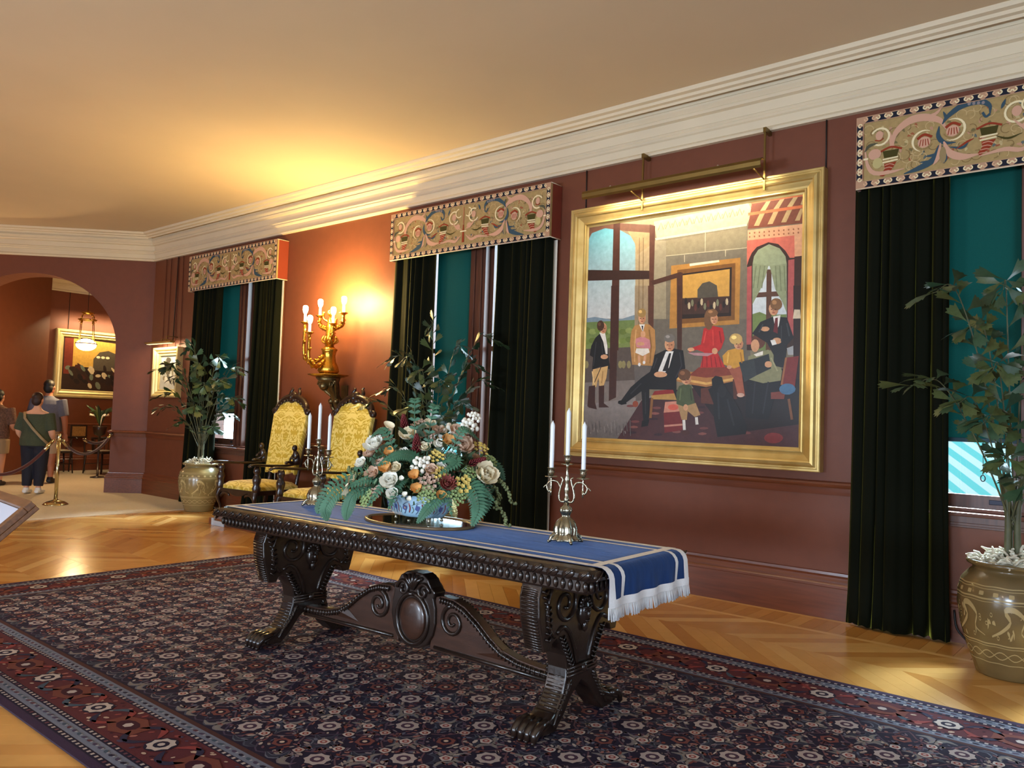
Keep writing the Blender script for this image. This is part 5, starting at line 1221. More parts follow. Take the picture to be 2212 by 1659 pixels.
def mum_mesh(name, m):
    mb = MB()
    for ring in range(5):
        n = 14-2*ring
        for k in range(n): petal(mb, 1-.13*ring, .3, .6, .05, 2*pi*k/n+.3*ring, .1+.28*ring, nL=3, nW=2)
    return mb.mesh(name, m)
def cluster_mesh(name, m, n=16, r=.26, five=True):
    mb = MB(); rr = random.Random(3)
    for k in range(n):
        a = 2.4*k; q = sqrt(k/n); p = Vector((q*cos(a), q*sin(a), .5*(1-q*q)+rr.uniform(-.1, .1)))
        if five:
            b = MB()
            for j in range(5): petal(b, r, r*.9, .3, .01, 2*pi*j/5, .2, nL=2, nW=2)
            mb.add([Vector(v)+p for v in b.v], b.f, smooth=True)
        else: mb.ball(p, r, 8, 6, (1, 1, 1.2))
    return mb.mesh(name, m)
def calla_mesh(name, m):
    mb = MB(); vs = []; n = 16; k = 9
    for i in range(k+1):
        t = i/k; r = .06+.5*t**1.6
        for j in range(n): a = 2*pi*j/n; lip = 1+.7*t*t*max(0, cos(a)); vs.append((r*lip*cos(a), r*sin(a), 1.5*t+(.35*t*t*cos(a))))
    mb.add(vs, [(i*n+j, i*n+(j+1) % n, (i+1)*n+(j+1) % n, (i+1)*n+j) for i in range(k) for j in range(n)], smooth=True)
    return mb.mesh(name, m)
C_cream, C_blush, C_white = mc('cream_petal', (240, 228, 196), var=.1, vscale=3), mc('blush_petal', (222, 190, 164), var=.12, vscale=3), mc('white_petal', (244, 242, 230), var=.06, vscale=3)
C_or, C_red, C_pink, C_yel, C_dust = mc('orange_petal', (228, 170, 96), var=.2, vscale=3), mc('crimson_bract', (116, 34, 38), var=.3, vscale=4), mc('rose_red_petal', (160, 84, 76), var=.25, vscale=4), mc('yellow_petal', (228, 204, 112), var=.15, vscale=3), mc('dusty_pink_petal', (190, 160, 140), var=.15, vscale=3)
C_gr, C_lg, C_stem = mc('fern_green', (64, 110, 84), var=.25, vscale=12), mc('pale_green_bloom', (150, 172, 112), var=.2, vscale=6), mc('stem_green', (54, 78, 44))
ms = dict(cream=rose_mesh('cream_rose', C_cream), blush=rose_mesh('blush_rose', C_blush), white=rose_mesh('white_rose', C_white), poppy=poppy_mesh('orange_poppy', C_or), spike=spike_mesh('crimson_spike', C_red), mum=mum_mesh('red_chrysanthemum', C_pink),
          bells=cluster_mesh('white_bell_spray', C_white, 14, .24, False), yellow=cluster_mesh('yellow_cluster', C_yel), dust=cluster_mesh('dusty_pink_cluster', C_dust), lime=cluster_mesh('pale_green_cluster', C_lg, 30, .20), calla=calla_mesh('calla_lily', C_cream), daisy=poppy_mesh('small_white_daisy', C_white))
names = dict(cream='cream_rose', blush='blush_rose', white='white_rose', poppy='orange_poppy', spike='crimson_spike', mum='red_chrysanthemum', bells='white_bell_spray', yellow='yellow_cluster', dust='dusty_pink_cluster', lime='pale_green_cluster', calla='calla_lily', daisy='white_daisy')
FL = [('white', -.278, 1.237, .05, .075), ('cream', -.098, 1.297, .05, .066), ('blush', .167, 1.328, .0, .06), ('blush', .193, 1.246, .05, .085), ('white', .079, 1.257, .10, .045), ('cream', .328, 1.099, .13, .092), ('blush', .049, 1.127, .20, .045), ('blush', -.264, 1.09, .16, .055), ('white', -.161, 1.06, .22, .066), ('white', -.143, 1.0, .24, .045), ('white', -.343, 1.144, .08, .045), ('bells', -.009, 1.156, .18, .055),
      ('poppy', -.186, 1.21, .12, .045), ('poppy', -.19, 1.127, .20, .052), ('poppy', -.037, 1.098, .22, .045), ('poppy', .123, 1.278, .08, .055), ('spike', -.128, 1.342, .0, .055), ('spike', -.044, 1.228, .10, .06), ('mum', .139, 1.058, .22, .062),
      ('bells', .235, 1.376, .0, .055), ('bells', .263, 1.43, -.02, .04), ('bells', .13, 1.33, -.05, .07), ('yellow', .238, 1.054, .20, .062), ('yellow', .073, 1.205, .16, .045), ('calla', -.19, 1.30, .06, .05), ('calla', -.374, .955, .16, .055), ('daisy', -.101, 1.084, .24, .022), ('daisy', -.079, 1.002, .25, .022), ('daisy', -.055, .98, .25, .02), ('daisy', -.329, .99, .16, .02), ('daisy', .03, 1.19, .2, .022), ('daisy', -.22, 1.03, .22, .02),
      ('lime', .194, 1.004, .23, .055), ('lime', .035, 1.006, .25, .055), ('lime', -.282, .967, .2, .05), ('dust', .04, 1.066, .23, .055), ('dust', .0, 1.31, .02, .05), ('cream', .0, 1.36, -.06, .055), ('cream', -.2, 1.16, -.1, .06), ('blush', .25, 1.17, -.08, .06), ('white', .1, 1.14, .16, .04), ('lime', .29, 1.14, .1, .05), ('lime', .12, 1.09, .2, .045), ('dust', -.23, 1.15, .12, .045)]
FL += [(random.Random(k*7+1).choice(['cream', 'white', 'blush', 'dust', 'bells', 'lime', 'poppy', 'daisy', 'yellow']), a_, z_, d_, s_) for k, (a_, z_, d_, s_) in enumerate([(-.31, 1.19, .0, .05), (-.23, 1.27, -.02, .045), (-.05, 1.37, -.05, .05), (.06, 1.33, -.02, .05), (.30, 1.25, .0, .05), (.36, 1.18, .04, .045), (-.30, 1.04, .14, .045), (-.11, 1.2, .1, .05), (.0, 1.24, .1, .045), (.14, 1.19, .12, .05), (.26, 1.12, .14, .05), (.33, 1.02, .16, .045), (-.24, 1.0, .2, .04), (-.02, 1.03, .24, .045), (.11, 1.0, .24, .04), (.27, .98, .2, .045), (-.14, 1.13, .2, .045), (.09, 1.12, .2, .045), (-.38, 1.06, .1, .04), (.2, 1.33, -.06, .06)])]
rr = random.Random(21); org = Vector((0, 0, .02)); stems = MB()
for k, a, z, dep, s in FL:
    p = FP(a, z, dep); d = (p-Vector((0, 0, -.08))).normalized(); fac = (d*.6+TV*.55+Vector((0, 0, .25))).normalized()
    if k in ('spike', 'calla'): fac = (d*.7+Vector((0, 0, .6))+TV*.15).normalized()
    inst(ms[k], names[k], fa, M=face_m(p, fac, rr.uniform(0, 6), s)); stems.tube(bez([org+Vector((p.x*.15, p.y*.15, -.02)), p*.5+Vector((0, 0, .04)), p-fac*.005], 6), .0028, 5)
inst(ms['spike'], 'crimson_spike', fa, M=face_m(FP(.25, 1.16, .12), (RV*.9+Vector((0, 0, .45))), 0, .06))

o = stems.obj('flower_stems', C_stem, fa); o['kind'] = 'stuff'
def frond(pts, L, name='fern_frond', n=26):
    P = bez([FP(*q) for q in pts], n); m = MB(); k = len(P); m.tube(P, .0025, 5)
    for i in range(2, k-1):
        t = i/(k-1); tn = (P[min(i+1, k-1)]-P[i-1]).normalized(); side = tn.cross((TV+Vector((0, 0, .8))).normalized()).normalized(); w = L*(sin(pi*(t*.85+.13))**.8)
        for s in (-1, 1):
            b = P[i]; e = b+side*s*w+tn*w*.35-Vector((0, 0, .12*w)); h = tn*.0095; mid = (b+e)*.5+Vector((0, 0, .004))
            m.add([b-h*.6, b+h*.6, mid+h, e, mid-h], [(0, 1, 2, 3, 4)])
    m.obj(name, C_gr, fa)
frond([(-.15, 1.09, .08), (-.341, 1.107, .10), (-.49, 1.033, .12), (-.554, .933, .14), (-.565, .872, .15)], .05)
frond([(-.2, 1.06, .14), (-.42, 1.02, .18), (-.51, .92, .2), (-.495, .845, .22)], .052)
frond([(-.18, 1.03, .16), (-.35, 1.0, .2), (-.389, .92, .22), (-.392, .855, .24)], .045)
frond([(.10, 1.02, .12), (.253, 1.074, .2), (.317, .962, .26), (.285, .85, .30)], .062)
frond([(.16, 1.03, .1), (.30, 1.06, .16), (.35, .98, .2), (.33, .90, .22)], .05)
frond([(.10, 1.0, .18), (.119, 1.01, .24), (.05, .94, .29), (-.005, .86, .31)], .045)
frond([(.02, 1.09, .10), (.10, 1.20, .14), (.188, 1.185, .2), (.10, 1.12, .26)], .045)
frond([(-.02, 1.1, .1), (-.05, 1.2, .14), (-.14, 1.21, .18), (-.24, 1.15, .22)], .045)
frond([(0, 1.08, -.05), (.2, 1.2, -.15), (.38, 1.16, -.2), (.45, 1.06, -.2)], .05)
frond([(0, 1.08, -.05), (-.2, 1.2, -.15), (-.36, 1.18, -.18), (-.45, 1.08, -.18)], .05)
for k, (a0, a1, z1, d1) in enumerate([(-.1, -.42, 1.02, .22), (-.06, -.28, .93, .28), (.14, .40, .98, .22), (.05, .18, .9, .3), (-.05, -.16, .92, .3), (.1, .30, 1.3, .0), (-.1, -.34, 1.28, .0), (0, .08, 1.42, -.06), (-.05, -.08, 1.45, -.06)]): frond([(a0, 1.05, .1), ((a0*.5+a1*.5), max(1.08, z1+.05), .12+d1*.3), (a1, z1, d1)], .036, n=20)
def trail(pts, leaves):
    P = bez([FP(*q) for q in pts], 26); m = MB(); m.tube(P, .0022, 5); q = random.Random(len(leaves))
    for i in range(3, len(P)):
        for s in (-1, 1): m.ball(P[i]+Vector((q.uniform(-.012, .012), q.uniform(-.012, .012), q.uniform(-.01, .01))), 1, 6, 4, (.010, .004, .008))
    for t in leaves: m.ball(P[int(t*(len(P)-1))]+Vector((0, 0, .008)), .009, 7, 5)
    m.obj('trailing_sprig', mc('sprig_olive', (112, 120, 76), var=.2, vscale=20), fa)
trail([(.30, 1.07, .1), (.40, 1.085, .12), (.458, 1.05, .14), (.505, .96, .15)], (.3, .6)); trail([(.30, 1.02, .12), (.369, 1.0, .16), (.448, .914, .2), (.478, .85, .22)], (.5, .8)); trail([(.28, 1.06, .1), (.38, 1.05, .1), (.42, 1.0, .12), (.41, .94, .14)], (1,))
trail([(-.3, 1.02, .1), (-.36, 1.08, .1), (-.42, 1.12, .08)], (1, .5))
m = MB(); q = random.Random(12)                                # feathery asparagus greens low in the bowl
for k in range(420):
    a, z, d = q.uniform(-.34, .32), q.uniform(.96, 1.16), q.uniform(-.1, .2); p = FP(a, z, d); e = p+Vector((q.uniform(-1, 1), q.uniform(-1, 1), q.uniform(-.6, .9))).normalized()*q.uniform(.02, .06); w = Vector((q.uniform(-1, 1), q.uniform(-1, 1), q.uniform(-1, 1))).normalized()*.004
    m.add([p-w, p+w, e+w*2.2, e-w*.6], [(0, 1, 2, 3)])
o = m.obj('feathery_greens', mc('feathery_green', (108, 142, 104), var=.3, vscale=15), fa); o['kind'] = 'stuff'
# dense core so that no gaps show between the stems
m = MB()
for k in range(420):
    a, d = q.uniform(-.36, .36), q.uniform(-.14, .17); z = q.uniform(.97, 1.40-.75*abs(a)); p = FP(a, z, d); R_ = Matrix.Rotation(q.uniform(0, 6), 3, Vector((q.uniform(-1, 1), q.uniform(-1, 1), q.uniform(-1, 1))).normalized())
    m.add([p+R_@Vector(v) for v in ((0, 0, 0), (.016, .02, .004), (.012, .05, .0), (0, .07, -.004), (-.012, .05, 0), (-.016, .02, .004))], [(0, 1, 2, 3, 4, 5)])
o = m.obj('bouquet_leaves', mc('leaf_green', (52, 74, 50), var=.3, vscale=15), fa); o['kind'] = 'stuff'
# ================================================================== plinth and yellow armchairs
M_red = mat('reddish_plinth_wood', srgb(122, 68, 42), .35, var=.25, vscale=4, stretch=(1, 10, 10), coat=.2)
pn = thing('low_plinth', (-8.05, -.52, 0), 0, 'low red-brown wooden plinth under the yellow armchairs', 'plinth')
bev(MB().box((-1.25, -.46, 0), (1.25, .32, .08)).obj('plinth_body', M_red, pn), .006)
cd = thing('label_card', (-9.08, -.985, 0), 0, 'small white label card standing against the plinth', 'sign')
bev(MB().box((-.09, -.012, .001), (.16, .002, .06), Matrix.Rotation(radians(6), 4, 'X')).obj('card_panel', mat('white_card', srgb(186, 192, 198), .5), cd), .002)
MB().box((-.12, -.016, .0), (-.075, .0, .085)).obj('card_edge', mat('clear_acrylic', srgb(196, 206, 214), .2), cd)
def damask():
    m = bpy.data.materials.new('yellow_damask'); m.use_nodes = True; nt = m.node_tree; N = nt.nodes; L = nt.links; b = N['Principled BSDF']
    tc = N.new('ShaderNodeTexCoord'); sp_ = N.new('ShaderNodeSeparateXYZ'); ab = N.new('ShaderNodeMath'); ab.operation = 'PINGPONG'; ab.inputs[1].default_value = .16
    L.new(tc.outputs['Object'], sp_.inputs[0]); L.new(sp_.outputs['X'], ab.inputs[0])
    zz = N.new('ShaderNodeMath'); zz.operation = 'ADD'; L.new(sp_.outputs['Z'], zz.inputs[0]); L.new(sp_.outputs['Y'], zz.inputs[1])
    cb = N.new('ShaderNodeCombineXYZ'); L.new(ab.outputs[0], cb.inputs['X']); L.new(zz.outputs[0], cb.inputs['Z'])
    nz = N.new('ShaderNodeTexNoise'); nz.inputs['Scale'].default_value = 7.5; nz.inputs['Detail'].default_value = 2.2; nz.inputs['Distortion'].default_value = 1.3; L.new(cb.outputs[0], nz.inputs['Vector'])
    mu = N.new('ShaderNodeMath'); mu.operation = 'MULTIPLY'; mu.inputs[1].default_value = 5.0; L.new(nz.outputs['Fac'], mu.inputs[0])
    fr = N.new('ShaderNodeMath'); fr.operation = 'FRACT'; L.new(mu.outputs[0], fr.inputs[0])
    rp = N.new('ShaderNodeValToRGB'); e = rp.color_ramp.elements; e[0].position = .40; e[0].color = srgb(202, 172, 50); e[1].position = .52; e[1].color = srgb(240, 220, 124)
    L.new(fr.outputs[0], rp.inputs[0]); L.new(rp.outputs[0], b.inputs['Base Color'])
    rg = N.new('ShaderNodeMapRange'); rg.inputs['To Min'].default_value = .45; rg.inputs['To Max'].default_value = .8; L.new(fr.outputs[0], rg.inputs[0]); L.new(rg.outputs[0], b.inputs['Roughness'])
    b.inputs['Sheen Weight'].default_value = .3; b.inputs['Specular IOR Level'].default_value = .3
    return m
M_dam = damask(); M_yel = mat('plain_yellow_silk', srgb(206, 178, 70), .6, var=.08, vscale=10, sheen=.3); M_chair = mat('dark_chair_walnut', srgb(42, 26, 20), .28, var=.3, vscale=9, coat=.4, bump=.1, bscale=50)
def armchair(loc, rz, label):
    """origin at floor centre, faces -y"""
    t = thing('armchair', loc, rz, label, 'armchair', 'yellow damask armchairs'); W_, D_ = .36, .36
    # seat
    m = MB(); n = 12; vs = []
    for j in range(n+1):
        for i in range(n+1):
            x, y = -W_+.05+(2*W_-.1)*i/n, -D_+.03+(2*D_-.08)*j/n; e = min(i, n-i, j, n-j)/n; z = .435+.065*(1-(1-min(1, e*3.2))**2)**.5; vs.append((x, y, z))
    m.add(vs, [(j*(n+1)+i, j*(n+1)+i+1, (j+1)*(n+1)+i+1, (j+1)*(n+1)+i) for j in range(n) for i in range(n)], smooth=True); m.box((-W_+.05, -D_+.03, .385), (W_-.05, D_-.05, .436)); m.obj('seat_cushion', M_dam, t)
    # serpentine apron of the seat
    ap = [(-W_+.03, .40), (-W_+.03, .345), (-.2, .365), (-.1, .33), (0, .318), (.1, .33), (.2, .365), (W_-.03, .345), (W_-.03, .40)]
    bev(MB().prism(ap, -D_+.01, -D_+.035, lambda a, b, d: (a, d, b)).obj('seat_rail', M_chair, t), .004)
    for s in (-1, 1): bev(MB().box((s*(W_-.04)-.014, -D_+.03, .345), (s*(W_-.04)+.014, D_-.04, .40)).obj('seat_rail', M_chair, t), .004)
    bev(MB().box((-W_+.04, D_-.06, .345), (W_-.04, D_-.035, .40)).obj('seat_rail', M_chair, t), .004)
    # raked upholstered back
    def bk(a, b, d): return (a, D_-.085+(b-.50)*.17+d, b)
    oh = [(-.285, .56), (-.25, .60), (-.12, .565), (0, .60), (.12, .565), (.25, .60), (.285, .56), (.30, .80), (.318, 1.20), (.325, 1.33), (.29, 1.345), (.26, 1.375), (.225, 1.44), (.15, 1.478), (0, 1.492), (-.15, 1.478), (-.225, 1.44), (-.26, 1.375), (-.29, 1.345), (-.325, 1.33), (-.318, 1.20), (-.30, .80)]
    bev(MB().prism(oh, -.035, .035, bk).obj('back_upholstery', M_dam, t), .022, 3)
    for s in (-1, 1): MB().tube([bk(s*.27, .03, .05), bk(s*.27, .5, .05), bk(s*.315, 1.30, .045)], [.026, .024, .02], 8).obj('back_leg', M_yel if 0 else M_chair, t)
    # carved crest
    cr = MB()
    for s in (-1, 1):
        cr.tube(bez([bk(s*.335, 1.335, -.01), bk(s*.29, 1.375, -.01), bk(s*.25, 1.445, -.01), bk(s*.14, 1.52, -.01), bk(s*.0, 1.545, -.01)], 18), lambda q: .034+.018*q, 8)
        cr.tube([bk(s*(.32+.035*(1-.8*i/14)*cos(2*pi*1.2*i/14)), 1.35+.035*(1-.8*i/14)*sin(2*pi*1.2*i/14), -.02) for i in range(15)], .022, 6)
        cr.tube(bez([bk(s*.26, 1.40, -.03), bk(s*.20, 1.50, -.035), bk(s*.10, 1.545, -.035)], 10), lambda q: .014, 6)
        cr.tube(bez([bk(s*.06, 1.545, 0), bk(s*.085, 1.60, 0), bk(s*.06, 1.645, 0), bk(s*.085, 1.66, .0)], 10), lambda q: .030*(1-.7*q), 7)
        for q_ in range(5): cr.ball(bk(s*(.30-.055*q_), 1.385+.045*q_-.004*q_*q_, -.045), 1, 7, 5, (.026, .014, .020))
    cr.ball(bk(0, 1.565, -.02), 1, 10, 7, (.06, .04, .055)); cr.ball(bk(0, 1.50, -.035), 1, 10, 7, (.06, .02, .04)); cr.obj('crest_rail', M_chair, t)
    for s in (-1, 1):
        # arm, carved post, figure where the arm meets the back
        MB().tube(bez([(s*(W_+.02), -D_-.10, .695), (s*(W_+.015), -D_-.04, .715), (s*W_, -.15, .70), (s*(W_-.02), .12, .695), (s*.31, D_-.06, .72)], 18), lambda q: .030 if q < .8 else .026, 8, flat=.55).obj('armrest', M_chair, t)
        MB().lathe([(.02, .36), (.045, .40), (.05, .44), (.036, .475), (.046, .51), (.05, .545), (.034, .58), (.028, .60), (.042, .63), (.04, .66), (.03, .69)], 12, (s*(W_-.01), -D_+.03, 0), fl=.12, fn=5).obj('arm_post', M_chair, t)
        fg = MB(); c = Vector((s*.325, D_-.11, 0)); fg.loft([(c+Vector((0, 0, .70)), .05, .05), (c+Vector((0, .01, .76)), .055, .045), (c+Vector((0, .0, .82)), .045, .04), (c+Vector((0, -.01, .86)), .03, .03), (c+Vector((0, -.015, .875)), .018, .018)], 10); fg.ball(c+Vector((0, -.025, .905)), 1, 10, 8, (.032, .036, .042)); fg.tube(bez([c+Vector((s*.04, 0, .83)), c+Vector((s*.05, -.06, .78)), c+Vector((0, -.08, .79))], 6), .014, 6); fg.tube(bez([c+Vector((-s*.04, 0, .83)), c+Vector((-s*.04, -.05, .77)), c+Vector((0, -.09, .74))], 6), .014, 6); fg.tube(bez([c+Vector((.01, -.03, .72)), c+Vector((0, -.12, .735)), c+Vector((0, -.15, .715))], 6), .02, 6); fg.obj('carved_figure', M_chair, t)
        # front cabriole leg with bracket
        MB().tube(bez([(s*(W_-.02), -D_+.03, .40), (s*(W_+.0), -D_-.0, .30), (s*(W_-.015), -D_+.035, .17), (s*(W_-.0), -D_+.03, .07), (s*(W_+.02), -D_-.01, .036)], 18), lambda q: .046-.05*q*(1-q)*2.0-.012*q, 9).obj('front_leg', M_chair, t)
        MB().tube(bez([(s*(W_-.03), -D_+.02, .30), (s*(W_-.10), -D_+.02, .345), (s*(W_-.19), -D_+.02, .335), (s*(W_-.20), -D_+.02, .31)], 10), lambda q: .022*(1-.5*q), 6).obj('leg_bracket', M_chair, t)
    MB().tube(bez([(-W_+.03, -D_+.06, .12), (-.12, -.1, .15), (0, 0, .17), (.12, .1, .15), (W_-.05, D_-.06, .12)], 16), .017, 7).tube(bez([(W_-.03, -D_+.06, .12), (.12, -.1, .15), (0, 0, .17), (-.12, .1, .15), (-W_+.05, D_-.06, .12)], 16), .017, 7).obj('cross_stretcher', M_chair, t)
    return t
armchair((-8.66, -.67, .08), radians(4), 'yellow damask armchair with carved dark frame, nearer the potted palm on the left')
armchair((-7.42, -.66, .08), radians(4), 'yellow damask armchair with carved dark frame, half hidden by the bouquet')

# ================================================================== wall sconce
M_gilt = mat('bright_gilding', srgb(214, 162, 62), .26, .95, var=.2, vscale=20, bump=.2, bscale=60)
M_dgilt = mat('dull_bronze_gilding', srgb(116, 100, 66), .32, .85, var=.3, vscale=16, bump=.3, bscale=40)
M_bulb = mat('lit_bulb_glass', (1, .80, .50, 1), .4, emit=28)
SX, SY = -7.95, -.27
sc_ = thing('wall_sconce', (SX, SY, 1.88), 0, 'gilded wall sconce with five glowing lamps between the windows', 'lamp')
MB().box((-.06, SY*-1-.018, -.50), (.06, SY*-1-.002, -.10)).obj('wall_plate', M_dgilt, sc_)
br = MB()                                                      # scrolled console below
br.loft([((0, .24, -.52), .02, .02), ((0, .22, -.46), .05, .03), ((.0, .19, -.38), .045, .05), ((0, .15, -.30), .065, .07), ((0, .11, -.22), .055, .06), ((0, .06, -.14), .085, .10), ((0, .02, -.07), .10, .13), ((0, 0, -.02), .15, .15)], 14)
for s in (-1, 1):
    br.tube(bez([(s*.03, .2, -.46), (s*.10, .15, -.36), (s*.04, .12, -.26), (s*.12, .04, -.16), (s*.16, -.02, -.05)], 20), lambda q: .022, 7); br.tube([(s*(.11+.05*(1-.8*i/16)*cos(2*pi*1.3*i/16)), -.03, -.10+.05*(1-.8*i/16)*sin(2*pi*1.3*i/16)) for i in range(17)], .014, 6); br.ball((s*.05, .10, -.30), .04, 8, 6)
br.ball((0, -.06, -.12), .06, 10, 7); br.obj('console_bracket', M_dgilt, sc_)
MB().lathe([(.12, -.02), (.19, -.005), (.235, .012), (.24, .02), (.20, .024), (.12, .03)], 28, fl=.05, fn=8).obj('dish', M_gilt, sc_)
MB().lathe([(.10, .03), (.13, .06), (.115, .12), (.085, .18), (.075, .25), (.085, .30), (.10, .33), (.07, .35), (.05, .37)], 24, fl=.10, fn=10).obj('vase', M_gilt, sc_)
fg = MB().loft([((0, 0, .37), .06, .05), ((0, .0, .44), .07, .055), ((-.01, 0, .52), .05, .045), ((0, 0, .60), .06, .045), ((.01, 0, .68), .045, .04), ((.01, 0, .73), .02, .02)], 12); fg.ball((.01, -.01, .775), .042, 10, 8); fg.tube(bez([(.04, 0, .67), (.12, -.02, .62), (.15, -.03, .70)], 8), .016, 6); fg.tube(bez([(-.04, 0, .67), (-.12, -.02, .72), (-.10, -.03, .80)], 8), .016, 6)
for k in range(9): a = 2*pi*k/9; fg.tube(bez([(.05*cos(a), .04*sin(a), .40), (.11*cos(a), .09*sin(a), .43), (.09*cos(a), .07*sin(a), .49)], 6), lambda q: .016*(1-.6*q), 6)
fg.obj('cherub_stem', M_gilt, sc_)
for (dx, dy, z, sz) in ((-.13, -.28, 2.69, .30), (.04, -.33, 2.555, .24), (-.15, -.05, 2.80, .62), (.10, -.04, 2.69, .50), (.22, .02, 2.82, .62)):
    zc = z-1.88; h = zc-.17; d = Vector((dx, dy, 0)); sd = Vector((-dy, dx, 0)).normalized()*.02
    pth = bez([(dx*.22, dy*.22, sz-.05), (dx*.55, dy*.55, sz-.13 if sz < .4 else sz-.03), (dx*.95, dy*.95, sz-.08 if sz < .4 else sz), (dx, dy, h-.06)], 18) if h-.06 > sz-.04 else bez([(dx*.22, dy*.22, sz), (dx*.6, dy*.6, h-.12), (dx*.98, dy*.98, h-.10), (dx, dy, h-.05)], 16)
    am = MB().tube(pth, lambda q: .026-.008*q, 8)
    for i in range(3, len(pth)-2, 3): am.tube([pth[i], pth[i]+sd+Vector((0, 0, .03)), pth[i]+sd*2.2+Vector((0, 0, .02))], [.020, .018, .004], 6); am.tube([pth[i], pth[i]-sd-Vector((0, 0, .02)), pth[i]-sd*2.4+Vector((0, 0, .012))], [.020, .018, .004], 6)
    arm_o = am.obj('arm', M_gilt, sc_)
    MB().lathe([(.012, h-.07), (.022, h-.05), (.014, h-.035), (.026, h-.02), (.046, h-.008), (.056, h), (.048, h+.004), (.02, h+.006)], 16, (dx, dy, 0), fl=.06, fn=6).obj('drip_pan', M_gilt, sc_)
    MB().lathe([(.016, h+.004), (.015, h+.09), (.012, h+.10)], 12, (dx, dy, 0)).obj('candle_tube', mat('ivory_tube', (1, .86, .6, 1), .5, emit=2.2), sc_)
    MB().lathe([(.012, h+.10), (.022, h+.115), (.031, h+.145), (.031, h+.185), (.02, h+.20), (.004, h+.204)], 14, (dx, dy, 0)).obj('bulb', M_bulb, sc_)
    point('sconce_bulb_light', (SX+dx, SY+dy, z+.06), 33, (1, .69, .24), .035)

# ================================================================== glazed jars and fishtail palms
def jar(loc, label, base, light, s=1.0):
    M_j = mat('jar_glaze_%d_%d_%d' % base, srgb(*base), .25, var=.25, vscale=4, spec=.5, coat=.4)
    t = thing('glazed_jar', loc, 0, label, 'jar', 'large glazed jars')
    pf = [(.175, 0), (.185, .01), (.20, .06), (.235, .16), (.268, .28), (.285, .40), (.282, .49), (.262, .56), (.225, .605), (.205, .62), (.205, .635), (.235, .65), (.24, .665), (.23, .675), (.20, .67), (.195, .60), (.19, .58)]
    b = MB().lathe(pf, 44).obj('jar_body', M_j, t)
    def mp(u, v, d):
        i = next(k for k in range(10) if pf[k+1][1] >= v); q = (v-pf[i][1])/(pf[i+1][1]-pf[i][1]+1e-9); r = pf[i][0]+(pf[i+1][0]-pf[i][0])*q+.0016+d; return (r*cos(u), r*sin(u), v)
    f = Flat(mp, step=2e-6); L1 = light; n = 40; rr = random.Random(base[0])
    for z, w in ((.545, .006), (.53, .004), (.475, .009), (.458, .004), (.215, .007), (.20, .004), (.10, .005)): f.stroke([(2*pi*i/80, z+.002*sin(i)) for i in range(81)], w, L1)
    f.stroke([(2*pi*i/120, .15+.022*sin(i*.55)) for i in range(121)], .006, L1); f.stroke([(2*pi*i/120, .15-.022*sin(i*.55)) for i in range(121)], .006, L1)
    for k in range(22): f.blob(2*pi*k/22, .503, .05, .012, L1, 0, 8, .3)
    for k in range(7):
        u = 2*pi*k/7; f.stroke([(u, .26), (u+.2, .30), (u+.35, .36), (u+.25, .42), (u+.42, .43), (u+.6, .38), (u+.55, .30), (u+.75, .26)], lambda q: .028*sin(pi*min(1, q+.05))+.006, L1, 30)
        for j in range(7): f.blob(u+rr.uniform(0, .9), rr.uniform(.24, .44), .03, .012, L1, rr.uniform(0, 180), 7, .4); f.arc(u+rr.uniform(0, .9), rr.uniform(.25, .43), .022, rr.uniform(0, 360), 500, .006, L1, .5)
    f.m.obj('glaze_drawing', colmat('jar_slip_drawing', .3, .4), b, fix=False)
    ms_ = MB(); q = random.Random(9)
    for k in range(170):
        a, r = q.uniform(0, 6.28), .19*sqrt(q.random()); p = Vector((r*cos(a), r*sin(a), .655+.06*(1-(r/.19)**2))); e = p+Vector((q.uniform(-1, 1), q.uniform(-1, 1), q.uniform(-.2, .6))).normalized()*.07; ms_.tube([p, (p+e)/2+Vector((0, 0, .012)), e], [.006, .009, .004], 4)
    ms_.lathe([(.20, .60), (.19, .655), (.10, .69), (.01, .70)], 16); o = ms_.obj('dry_moss', mat('pale_dry_moss', srgb(206, 198, 178), .9, var=.25, vscale=30), t); o['kind'] = 'stuff'
    return t
jar((-10.55, -.43, 0), 'olive glazed jar with pale drawing beside the first armchair', (128, 116, 78), (176, 164, 120))
jar((-5.75, -.62, 0), 'olive glazed jar behind the table, below the middle window', (116, 104, 68), (170, 158, 112))
jar((-.76, -.62, 0), 'large brown glazed jar with pale drawing at the right edge', (104, 86, 54), (162, 142, 98))
M_leafs = [mat('palm_leaf_%s' % k, srgb(*c), .34, var=.2, vscale=8, spec=.5) for k, c in (('deep', (40, 62, 44)), ('mid', (54, 78, 54)), ('olive', (74, 86, 50)))]
M_cane = mat('palm_cane', srgb(84, 84, 56), .6, var=.3, vscale=14)
def fishleaf(m, k):
    """wedge-shaped leaflet with a ragged end, folded along its middle"""
    q = random.Random(k); pts = [(0, 0), (.35, .05), (.72, .22), (.96, .34), (.90, .22), (1.04, .16), (.97, .05), (1.07, -.03), (.95, -.10), (.98, -.22), (.70, -.17), (.35, -.06)]
    mb = MB(); vs = [(x, y*(.9+.2*q.random()), .10*abs(y)+.06*sin(2.2*x)-.16*x*x) for x, y in pts]; c = [(.3, 0, .03), (.75, .03, -.02)]
    mb.add(vs+c, [(0, 1, 12), (0, 12, 11), (1, 2, 13, 12), (12, 13, 10, 11), (2, 3, 4, 13), (4, 5, 6, 13), (6, 7, 8, 13), (8, 9, 10, 13)], smooth=True)
    return mb.mesh('leaf', m)
LEAF = [fishleaf(M_leafs[i % 3], i) for i in range(6)]
